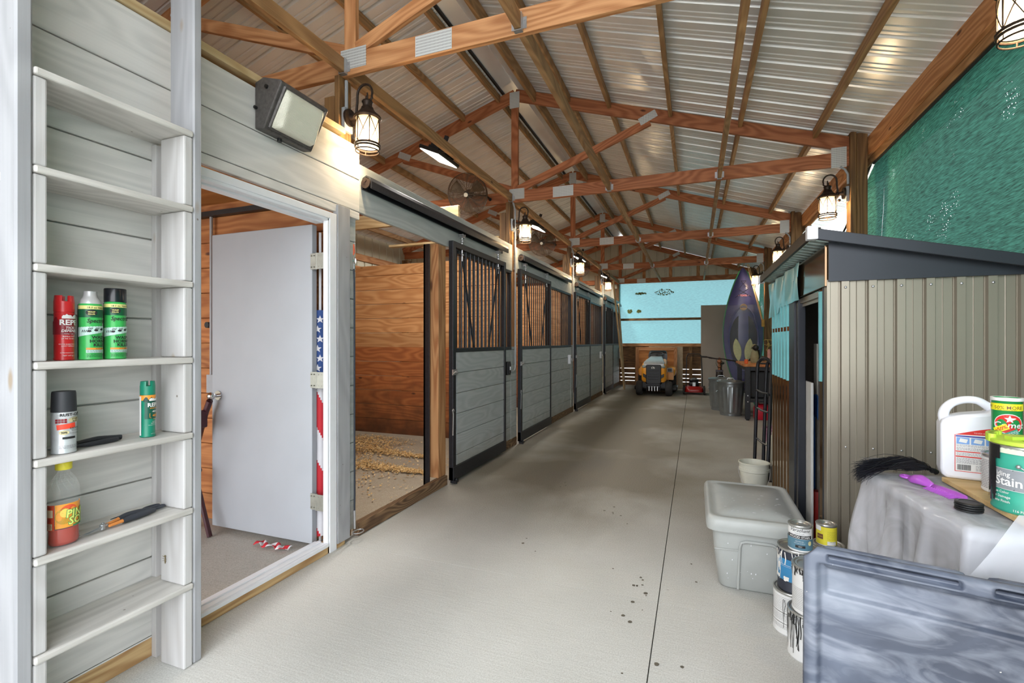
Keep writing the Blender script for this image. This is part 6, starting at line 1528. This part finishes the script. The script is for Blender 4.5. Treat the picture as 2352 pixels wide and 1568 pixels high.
r = timber('lumber', (-1.84,13.80,.0), (-1.98,13.58,2.35), .038, .089, W_LUMBER); tag(r, 'shorter pale board leaning behind the long one past the last stall', 'board', 'boards leaning at the end of the stalls')
# drywall sheet and green sheet
b = B(); b.box(.16,1.10,13.50,13.513,0,2.26, Matrix.Translation((0,13.5,0)) @ Matrix.Rotation(-.06,4,'X') @ Matrix.Translation((0,-13.5,0))); tag(obj('wallboard_sheet', b, plain('tan_wallboard',(172,162,150),.7,var=.03,scale=3.)), 'tall tan wallboard sheet leaning against the far green cloth', 'sheet')
# kayak
kr = empty('kayak', (1.02,12.1,.12), 'blue purple kayak hung upright and wrapped in clear film', 'kayak')
KB = plain('kayak_blue_purple', (78,80,136), .3, var=.08, scale=4.); KD = plain('kayak_dark', (40,42,76), .35); KG = plain('kayak_green_edge',(60,140,84),.4)
KX, KZ0, KZ1 = 1.03, .12, 2.98
def kw(t):   # half width along the length
    return .415*max(0.,math.sin(PI*min(1,max(0,t)))**.62)*(1 if t < .45 else (1-.30*((t-.45)/.55)**1.5)) if 0 < t < 1 else 0.
def kpt(t, a):   # a from -1..1 deck, hull behind
    return None
def deck(u, w):
    z = KZ0+(KZ1-KZ0)*w; hw = max(.004, kw(w)); s = u*2-1
    return (KX-.10*(1-w)*0+hw*s, 12.0-.10*(1-abs(s)**2.2)*min(1,hw/.2)+.02, z)
def hull(u, w):
    z = KZ0+(KZ1-KZ0)*w; hw = max(.004, kw(w)); s = u*2-1
    return (KX+hw*s*1.0, 12.02+.26*(1-s*s)**.6*min(1,hw/.25), z)
b = B(); b.grid(deck, 24, 60); obj('deck', b, KB, kr, smooth=True, ang=180)
b = B(); b.grid(hull, 24, 60); obj('hull', b, KD, kr, smooth=True, ang=180)
b = B()
for s in (-1,1): b.tube([(KX+s*(kw(w/40)+.004), 12.015, KZ0+(KZ1-KZ0)*w/40) for w in range(1,40)], .012 if s < 0 else .009, 6)
obj('gunwale', b, KG, kr, smooth=True)
def ckp(a, k=1.): return (KX+.30*k*math.cos(a), 12.0-.080, 1.36+.72*k*math.sin(a)+(.0))
b = B(); b.tube([ckp(2*PI*i/40) for i in range(40)], .02, 8, closed=True); obj('cockpit_rim', b, KB, kr, smooth=True)
b = B(); blob(b, lambda x,z: (KX+x,11.925,1.30+z), 0,0,.29,.62,40); obj('cockpit_shade_disc', b, plain('cockpit_painted_shade',(24,26,48),.6), kr)  # flat dark ellipse, the shade of the hollow put into its colour
b = B(); b.lathe([(.0,.0),(.05,.0),(.075,.006),(.075,.014),(.06,.016)], (0,0,0), 24); b.xf(Matrix.Translation((KX+.0,11.905,2.07)) @ Matrix.Rotation(PI/2,4,'X')); obj('hatch', b, plain('bronze_hatch',(150,120,90),.4,.4), kr, smooth=True)
b = B(); zz = [2.62,2.45,2.30]; 
P_ = [(-.055,2.66),(.055,2.66),(-.11,2.47),(.13,2.27)]; b.tube([(KX-.055,11.90,2.66),(KX+.055,11.90,2.66),(KX-.10,11.905,2.48),(KX+.16,11.93,2.30)], .005, 5); b.tube([(KX+.055,11.90,2.66),(KX-.055,11.90,2.66),(KX+.10,11.905,2.48),(KX-.17,11.93,2.29)], .005, 5); obj('deck_cord', b, BLACK_P, kr, smooth=True)
b = B(); put_text(b,'• TEXEL •',.055,lambda x,z:(KX+x,11.896,2.315+z),weight=.02); obj('lettering', b, plain('pale_pink_lettering',(226,140,140),.5), kr)
for s in (-1,1):
    b = B()
    def leaf(u, w, s=s):
        q = math.sin(PI*w)**.7*.085*(u*2-1); ang = s*.20; x0 = s*.085+q; z0 = .52*w
        return (KX-.02+x0*math.cos(ang)+z0*math.sin(ang)*.6, 11.812-.006*math.cos(u*PI), .86+z0*math.cos(ang)-x0*math.sin(ang)*.2)
    b.grid(leaf, 8, 14); tag(obj('paddle_blade', b, plain('cream_paddle',(206,206,160),.5) if s < 0 else bpy.data.materials['cream_paddle'], smooth=True, solid=.01), '%s cream paddle blade tucked in front of the kayak seat' % ('left' if s < 0 else 'right'), 'paddle', 'cream paddle blades on the kayak')
t = NT('stretch_film'); P = t.n('TexCoord').outputs['Object']; v_ = t.n('VectorMath', operation='MULTIPLY'); v_.inputs[1].default_value = (3,3,26); t.l(P, v_.inputs[0])
n_ = t.n('TexNoise'); n_.inputs['Scale'].default_value = 2.; n_.inputs['Detail'].default_value = 4; t.l(v_.outputs[0], n_.inputs['Vector'])
FILMC = t.done(t.bsdf(L((196,206,220)), .10, bump=n_.outputs[0], bs=.7, bd=.02, Alpha=.15, Specular_IOR_Level=1.))
b = B(); b.grid(lambda u,w: (KX+(kw(.12+.58*w)+.02)*(u*2-1), 11.84+.14*abs(u*2-1)**2.4+.012*math.sin(w*40), KZ0+(KZ1-KZ0)*(.12+.58*w)), 24, 50); obj('film_wrap', b, FILMC, kr, smooth=True, ang=180)
b = B(); b.tube([(KX,12.0,2.97),(KX+.03,12.0,3.08),(1.13,12.0,3.35)], .006, 6); obj('hang_rope', b, LUMB if 0 else W_LUMBER, kr, smooth=True)
b = B(); b.tube([(1.10,11.85,3.03),(1.20,11.8,2.55),(1.38,11.75,1.75)], .009, 6); b.tube([(1.13,11.84,3.03),(1.23,11.8,2.55),(1.40,11.75,1.72)], .007, 6); tag(obj('pull_rope', b, plain('pale_rope',(206,176,130),.8), smooth=True), 'pale rope running from the rafters down beside the kayak', 'rope')
b = B(); b.box(1.36,1.4205,11.635,11.68,1.62,1.78); tag(obj('cleat_block', b, plain('yellow_cleat',(190,140,50),.5), bev=.006), 'yellow wooden block on the post beside the kayak', 'block')
b = B(); b.tube([(1.40,11.60,1.32),(1.42,11.60,1.34),(1.58,11.61,1.33)], .010, 6); b.tube([(1.40,11.59,1.24),(1.50,11.59,1.20),(1.58,11.60,1.24)], .010, 6); b.tube([(1.47,11.58,1.33),(1.49,11.56,1.22),(1.45,11.57,1.12),(1.50,11.57,1.02)], .010, 6); b.ball((1.485,11.575,1.24),.03,10,6)
tag(obj('tied_rope', b, plain('yellow_rope',(186,156,90),.8), smooth=True), 'yellow rope knotted around the post behind the workbench', 'rope')
# trash cans
TC = plain('galvanised_can', (150,156,158), .32, .75, var=.12, scale=8.)
def trash_can(c, label, lid=True):
    rt = empty('trash_can', c, label, 'trash can', 'galvanised trash cans')
    b = B(); n = 96; prof = [(.175,0),(.178,.02),(.175,.035),(.18,.05),(.182,.058),(.182,.07),(.214,.49),(.215,.51),(.218,.52),(.214,.535),(.222,.56),(.222,.575)]
    rings = []
    for q, z in prof:
        rings.append([b.v((c[0]+(q+(.010*max(-.2,math.sin(k*2*PI/n*16)) if .06 < z < .51 else 0))*math.cos(2*PI*k/n), c[1]+(q+(.010*max(-.2,math.sin(k*2*PI/n*16)) if .06 < z < .51 else 0))*math.sin(2*PI*k/n), c[2]+z)) for k in range(n)])
    for a, d_ in zip(rings, rings[1:]):
        for k in range(n): b._f([a[k],a[(k+1)%n],d_[(k+1)%n],d_[k]])
    b._f(rings[0][::-1]); obj('body', b, TC, rt, smooth=True, ang=60)
    b = B(); b.lathe([(.225,.565),(.230,.570),(.230,.592),(.222,.598),(.20,.600),(.15,.615),(.06,.622),(0,.622)], c, 40); obj('lid', b, TC, rt, smooth=True)
    b = B(); b.tube([(c[0]-.06,c[1],c[2]+.620),(c[0]-.045,c[1],c[2]+.65),(c[0]+.045,c[1],c[2]+.65),(c[0]+.06,c[1],c[2]+.620)], .006, 6); obj('lid_handle', b, TC, rt, smooth=True)
    for s in (-1,1): b = B(); b.tube([(c[0]+s*.205,c[1]-.05,c[2]+.43),(c[0]+s*.235,c[1]-.04,c[2]+.40),(c[0]+s*.235,c[1]+.04,c[2]+.40),(c[0]+s*.205,c[1]+.05,c[2]+.43)], .006, 6); obj('side_handle', b, TC, rt, smooth=True)
trash_can((.60,9.33,0), 'fluted galvanised trash can nearest the workbench')
trash_can((.475,9.98,0), 'second galvanised trash can, half hidden behind the front one')
# workbench
wb = empty('workbench', (1.1,9.3,0), 'black legged workbench with orange wooden top at the right wall', 'workbench')
b = B(); b.box(.76,1.39,8.72,10.35,.885,.92); obj('benchtop', b, wood('bench_butcher_block',(206,138,80),(176,106,56),axis='Y',coord='pos',knots=.0,grain=.5), wb, bev=.004)
for (x,y) in ((.82,8.77),(1.33,8.77),(.82,10.28),(1.33,10.28)):
    b = B(); b.box(x-.04,x+.04,y-.03,y+.03,.02,.884); b.cyl((x,y,0),(x,y,.02),.025,n=10); obj('leg', b, BLACK_M, wb, bev=.003)
b = B(); b.box(.79,1.36,8.75,8.77,.82,.884); b.box(.79,.81,8.75,10.32,.82,.884); b.box(.86,1.29,8.755,8.785,.30,.34); obj('frame_rail', b, BLACK_M, wb, bev=.003)
for z in (.41,.31):
    b = B(); b.cyl((.82,8.738,z),(.82,8.732,z),.010,n=10); obj('bolt', b, ZINC, wb)
b = B(); b.box(.88,1.34,8.95,9.45,.36,.80); tag(obj('black_cabinet', b, BLACK_P, bev=.012), 'glossy black cabinet under the workbench top', 'cabinet')
b = B(); b.box(.87,1.29,8.80,10.25,.342,.358); obj('shelf', b, BLACK_M, wb)
# things on the bench
b = B(); b.lathe([(0,0),(.05,0),(.062,.03),(.065,.12),(.05,.20),(.036,.235),(.045,.26),(.046,.29),(.03,.325),(0,.335)], (1.0,9.5,.921), 18, sx=1.1); fg = obj('penguin_figurine', b, plain('grey_figurine',(150,146,112),.6), smooth=True); tag(fg, 'grey penguin shaped garden figurine standing on the workbench', 'figurine')
b = B(); b.ball((1.015,9.47,1.19),(.052,.05,.055),12,8); b.cyl((.975,9.44,1.195),(.93,9.41,1.18),.014,.002,n=8); b.grid(lambda u,w: (1.02+.066*math.cos(-.6+u*2.2), 9.50+.066*math.sin(-.6+u*2.2), .95+.20*w), 6, 4); obj('black_hood', b, BLACK_P, fg, smooth=True)
b = B(); b.lathe([(0,0),(.028,0),(.030,.05),(.028,.075),(0,.075)], (.83,9.1,.921), 14); tag(obj('orange_cup', b, plain('orange_plastic',(232,104,48),.5), smooth=True), 'small orange cup at the near corner of the workbench', 'cup')
b = B(); b.lathe([(0,0),(.055,0),(.058,.02),(.058,.24),(.04,.28),(0,.28)], (1.26,9.05,.921), 20); ja = obj('black_jar', b, plain('gloss_black_jar',(20,20,26),.15), smooth=True); tag(ja, 'glossy black bottle with red cap on the workbench', 'bottle')
b = B(); b.lathe([(0,.28),(.042,.28),(.044,.33),(.04,.34),(0,.34)], (1.26,9.05,.921), 18); obj('red_cap', b, plain('red_cap_plastic',(226,48,48),.4), ja, smooth=True)
b = B(); b.lathe([(0,0),(.026,0),(.026,.22),(.018,.25),(0,.25)], (1.16,8.98,.921), 14); tag(obj('pink_bottle', b, plain('pink_bottle_plastic',(206,150,140),.5), smooth=True), 'slim pink bottle beside the black bottle on the workbench', 'bottle')
b = B(); b.box(1.02,1.16,8.9,9.02,.921,.945); tag(obj('black_case', b, BLACK_P, bev=.005), 'flat black case lying on the workbench front', 'case')
# gas cans
def gas_can(c, label, s=1., matn=None):
    rt = empty('gas_can', c, label, 'gas can', 'red gas cans')
    b = B(); loft(b, [(rring(c[0],c[1],.13*s,.10*s,.04),c[2]),(rring(c[0],c[1],.14*s,.11*s,.04),c[2]+.03),(rring(c[0],c[1],.14*s,.11*s,.05),c[2]+.20*s),(rring(c[0],c[1],.11*s,.09*s,.05),c[2]+.26*s),(rring(c[0],c[1],.05*s,.06*s,.04),c[2]+.28*s)]); obj('tank', b, matn or GASR, rt, smooth=True, ang=60)
    b = B(); b.tube([(c[0]-.07*s,c[1],c[2]+.25*s),(c[0]-.05*s,c[1],c[2]+.32*s),(c[0]+.05*s,c[1],c[2]+.32*s),(c[0]+.08*s,c[1],c[2]+.25*s)], .014*s, 8); obj('handle', b, matn or GASR, rt, smooth=True)
    b = B(); b.cyl((c[0]-.10*s,c[1]-.02,c[2]+.24*s),(c[0]-.13*s,c[1]-.04,c[2]+.31*s),.022*s,n=12); obj('spout_cap', b, GRNC, rt, smooth=True)
GASR = plain('gas_can_red', (206,32,56), .35, var=.05)
gas_can((1.06,8.98,0), 'bright red gas can on the floor under the workbench', .93)
gas_can((1.30,8.45,0), 'second red gas can behind the hand truck', .95)
# bicycle
bk = empty('bicycle', (.42,10.5,0), 'dark mountain bicycle behind the trash cans, handlebar toward the camera', 'bicycle')
BKM = plain('bike_dark_frame', (46,38,40), .35, .4); BKO = plain('bike_copper', (150,96,64), .35, .4)
bx, by = .47, 10.45
b = B(); b.tube([(bx+.0, by+.335*math.cos(i*PI/20)*.55+.02*0, .335+.335*math.sin(i*PI/20)) for i in range(40)], .026, 8, closed=True); obj('front_wheel', b, RUB, bk, smooth=True)
s_ = B(); 
for i in range(12): a = i*PI/6; s_.cyl((bx,by,.335),(bx,by+.18*math.cos(a),.335+.32*math.sin(a)),.002,n=4)
obj('spokes', s_, ZINC, bk)
b = B(); 
for s in (-1,1): b.tube([(bx+s*.055,by,.335),(bx+s*.055,by+.02,.60),(bx+s*.045,by+.05,.72)], .016, 8)
b.box(bx-.07,bx+.07,by+.02,by+.07,.69,.73); obj('fork', b, BKM, bk, smooth=True)
b = B(); b.cyl((bx,by+.05,.70),(bx,by+.10,.92),.026,n=12); b.cyl((bx,by+.09,.90),(bx,by+.02,.96),.024,n=10); b.ball((bx,by+.0,.90),(.05,.04,.045),12,8); b.ball((bx,by+.0,.80),(.036,.03,.03),10,6); obj('head_tube', b, BKO, bk, smooth=True)
b = B(); b.tube(sp([(bx-.34,by+.06,.99),(bx-.24,by+.04,.985),(bx-.07,by+.02,.955),(bx+.07,by+.02,.950),(bx+.22,by+.05,.925),(bx+.32,by+.08,.905)]), .013, 8); b.tube([(bx-.20,by-.02,.965),(bx-.13,by-.03,.955)], .007, 6); b.tube([(bx+.20,by-.0,.915),(bx+.12,by-.02,.925)], .007, 6); obj('handlebar', b, BKM, bk, smooth=True)
for s, z0, z1 in ((-1,.99,.985),(1,.905,.925)):
    b = B(); b.cyl((bx+s*.34,by+.06,z0),(bx+s*.23,by+.045,z1),.017,n=10); obj('grip', b, BLACK_P, bk, smooth=True)
b = B(); b.tube([(bx,by+.08,.80),(bx+.05,by+.5,.50),(bx+.06,by+.62,.36)], .020, 8); b.tube([(bx,by+.08,.86),(bx+.06,by+.66,.72)], .018, 8); b.tube([(bx+.06,by+.66,.80),(bx+.06,by+.62,.34)], .016, 8); b.tube([(bx+.06,by+.62,.34),(bx+.08,by+1.02,.335)], .012, 8); b.tube([(bx+.06,by+.66,.74),(bx+.08,by+1.02,.335)], .010, 8); obj('frame', b, BKM, bk, smooth=True)
b = B(); b.tube([(bx+.08, by+1.02+.19*math.cos(i*PI/20), .335+.335*math.sin(i*PI/20)) for i in range(40)], .026, 8, closed=True); obj('rear_wheel', b, RUB, bk, smooth=True)
b = B(); b.ball((bx+.06,by+.68,.84),(.07,.12,.035),12,8); obj('saddle', b, BLACK_P, bk, smooth=True)
b = B(); b.tube([(bx+.02,by-.0,.95),(bx+.05,by-.06,.85),(bx+.02,by-.02,.72)], .004, 5); b.tube([(bx-.05,by-.0,.95),(bx-.07,by-.06,.86),(bx-.02,by,.76)], .004, 5); obj('cable', b, BLACK_P, bk, smooth=True)
b = B(); b.tube([(bx-.15,by-.02,.30),(bx-.15,by-.02,.36),(bx-.07,by-.02,.37),(bx-.06,by-.02,.31)], .010, 6); obj('pedal', b, BKM, bk, smooth=True)
# hand truck: two loops seen edge on beside the shed
ht = empty('hand_truck', (.63,5.2,0), 'black tube hand truck standing between the shed and the workbench', 'hand truck')
b = B(); P_ = [(.583,5.55,.014),(.600,5.55,.60),(.610,5.54,1.02),(.630,5.52,1.10),(.665,5.45,1.13),(.705,5.38,1.10),(.715,5.35,1.02),(.665,5.10,.60),(.636,5.02,.014)]; b.tube(sp(P_), .017, 10)
obj('frame_tube', b, BLACK_M, ht, smooth=True)
b = B(); b.tube(sp([(.657,5.50,.014),(.675,5.50,.60),(.69,5.50,1.02),(.72,5.46,1.10),(.78,5.40,1.06),(.86,5.34,1.0)]), .017, 10); obj('handle', b, BLACK_M, ht, smooth=True)
for z in (.30,.62,.80):
    b = B(); b.tube([(.60,5.55,z),(.63,5.36,z-.01),(.66,5.16,z)], .010, 6); obj('crossbar', b, BLACK_M, ht, smooth=True)
b = B(); b.box(.56,.80,4.99,5.58,.0,.012); obj('toe_plate', b, BLACK_M, ht)
for y_ in (5.05,5.60):
    b = B(); wheel(b,(.80,y_,.12),.12,.05); b.xf(Matrix.Identity(4)); obj('wheel', b, RUB, ht, smooth=True)
# bucket, pink pail, jug, cords
bu = empty('bucket', (.545,5.03,0), 'white plastic bucket standing between the grey tote and the hand truck', 'bucket')
WBK = plain('white_bucket_plastic', (206,206,192), .4, var=.04)
bc = (.462,4.44,0)
bu.location = bc
b = B(); b.lathe([(0,.004),(.086,.0),(.09,.006),(.108,.225),(.115,.23),(.115,.252),(.111,.254),(.112,.288),(.119,.291),(.119,.300),(.110,.300),(.104,.23),(.086,.012),(0,.012)], bc, 36); obj('pail', b, WBK, bu, smooth=True)
b = B(); b.tube([(bc[0]-.119*math.cos(i*PI/14), bc[1]-.121*math.sin(i*PI/14), .25-.17*math.sin(i*PI/14)) for i in range(15)], .0025, 5); obj('wire_handle', b, ZINC, bu, smooth=True)
b = B(); b.lathe([(0,0),(.10,0),(.13,.30),(.14,.31),(.14,.33),(.12,.33),(.10,.04),(0,.04)], (.86,6.1,0), 28); tag(obj('pink_pail', b, plain('pink_pail_plastic',(190,140,170),.4), smooth=True), 'dusty pink pail behind the hand truck', 'pail')
b = B(); b.lathe([(0,0),(.07,0),(.075,.02),(.075,.20),(.05,.26),(.02,.29),(.02,.32),(0,.32)], (.80,5.85,0), 20); tag(obj('milky_jug', b, WBK, smooth=True), 'milky white jug on the floor behind the hand truck', 'jug')
random.seed(9)
b = B()
for k in range(7):
    ph = random.random()*6; r1 = .10+.05*random.random(); P_ = []
    for i in range(22):
        a = ph+i*2*PI/22; P_.append((1.13+r1*.5*math.cos(a)+.02*math.sin(3*a), 7.6+.10*math.sin(a+k), .62+.20*math.sin(a)*(1+.2*k/6)-.12*(k/6)+.02*random.random()))
    b.tube(P_, .008, 6, closed=True)
b.tube([(1.10,7.6,.5),(1.05,7.5,.25),(1.00,7.45,.08),(1.06,7.4,.01)], .008, 6)
cd = obj('cord_coil', b, plain('white_cord',(196,194,188),.6), smooth=True); tag(cd, 'tangled coil of white cord hanging beyond the shed', 'cord')
b = B(); b.box(1.06,1.35,7.76,7.86,.0,.62); tag(obj('cord_stand', b, plain('dark_crate',(44,40,40),.6), bev=.01), 'dark crate behind the coil of white cord', 'crate')
b = B(); b.lathe([(0,0),(.028,0),(.030,.01),(.0,.013)], (-.22,2.9,0), 10); 
b.bm.clear()
random.seed(31)
for cx_, cy_, n_ in ((-.32,2.62,8),(-.30,2.40,6),(-.95,2.9,3),(-.50,3.6,6),(.02,2.95,2),(-.15,1.95,3),(-1.0,4.2,4)):
    for i in range(n_):
        x = cx_+random.gauss(0,.07); y = cy_+random.gauss(0,.08); s = .004+.009*random.random(); k = random.random()*PI
        b.poly([(x+s*math.cos(k+q)*(.7+.4*random.random()), y+s*math.sin(k+q), .0012) for q in (0,.9,1.8,2.7,3.6,4.5,5.4)])
tag(obj('floor_crumbs', b, plain('dark_crumbs',(96,90,78),.9)), 'scattered dark crumbs on the near concrete floor', 'dirt', kind='stuff')
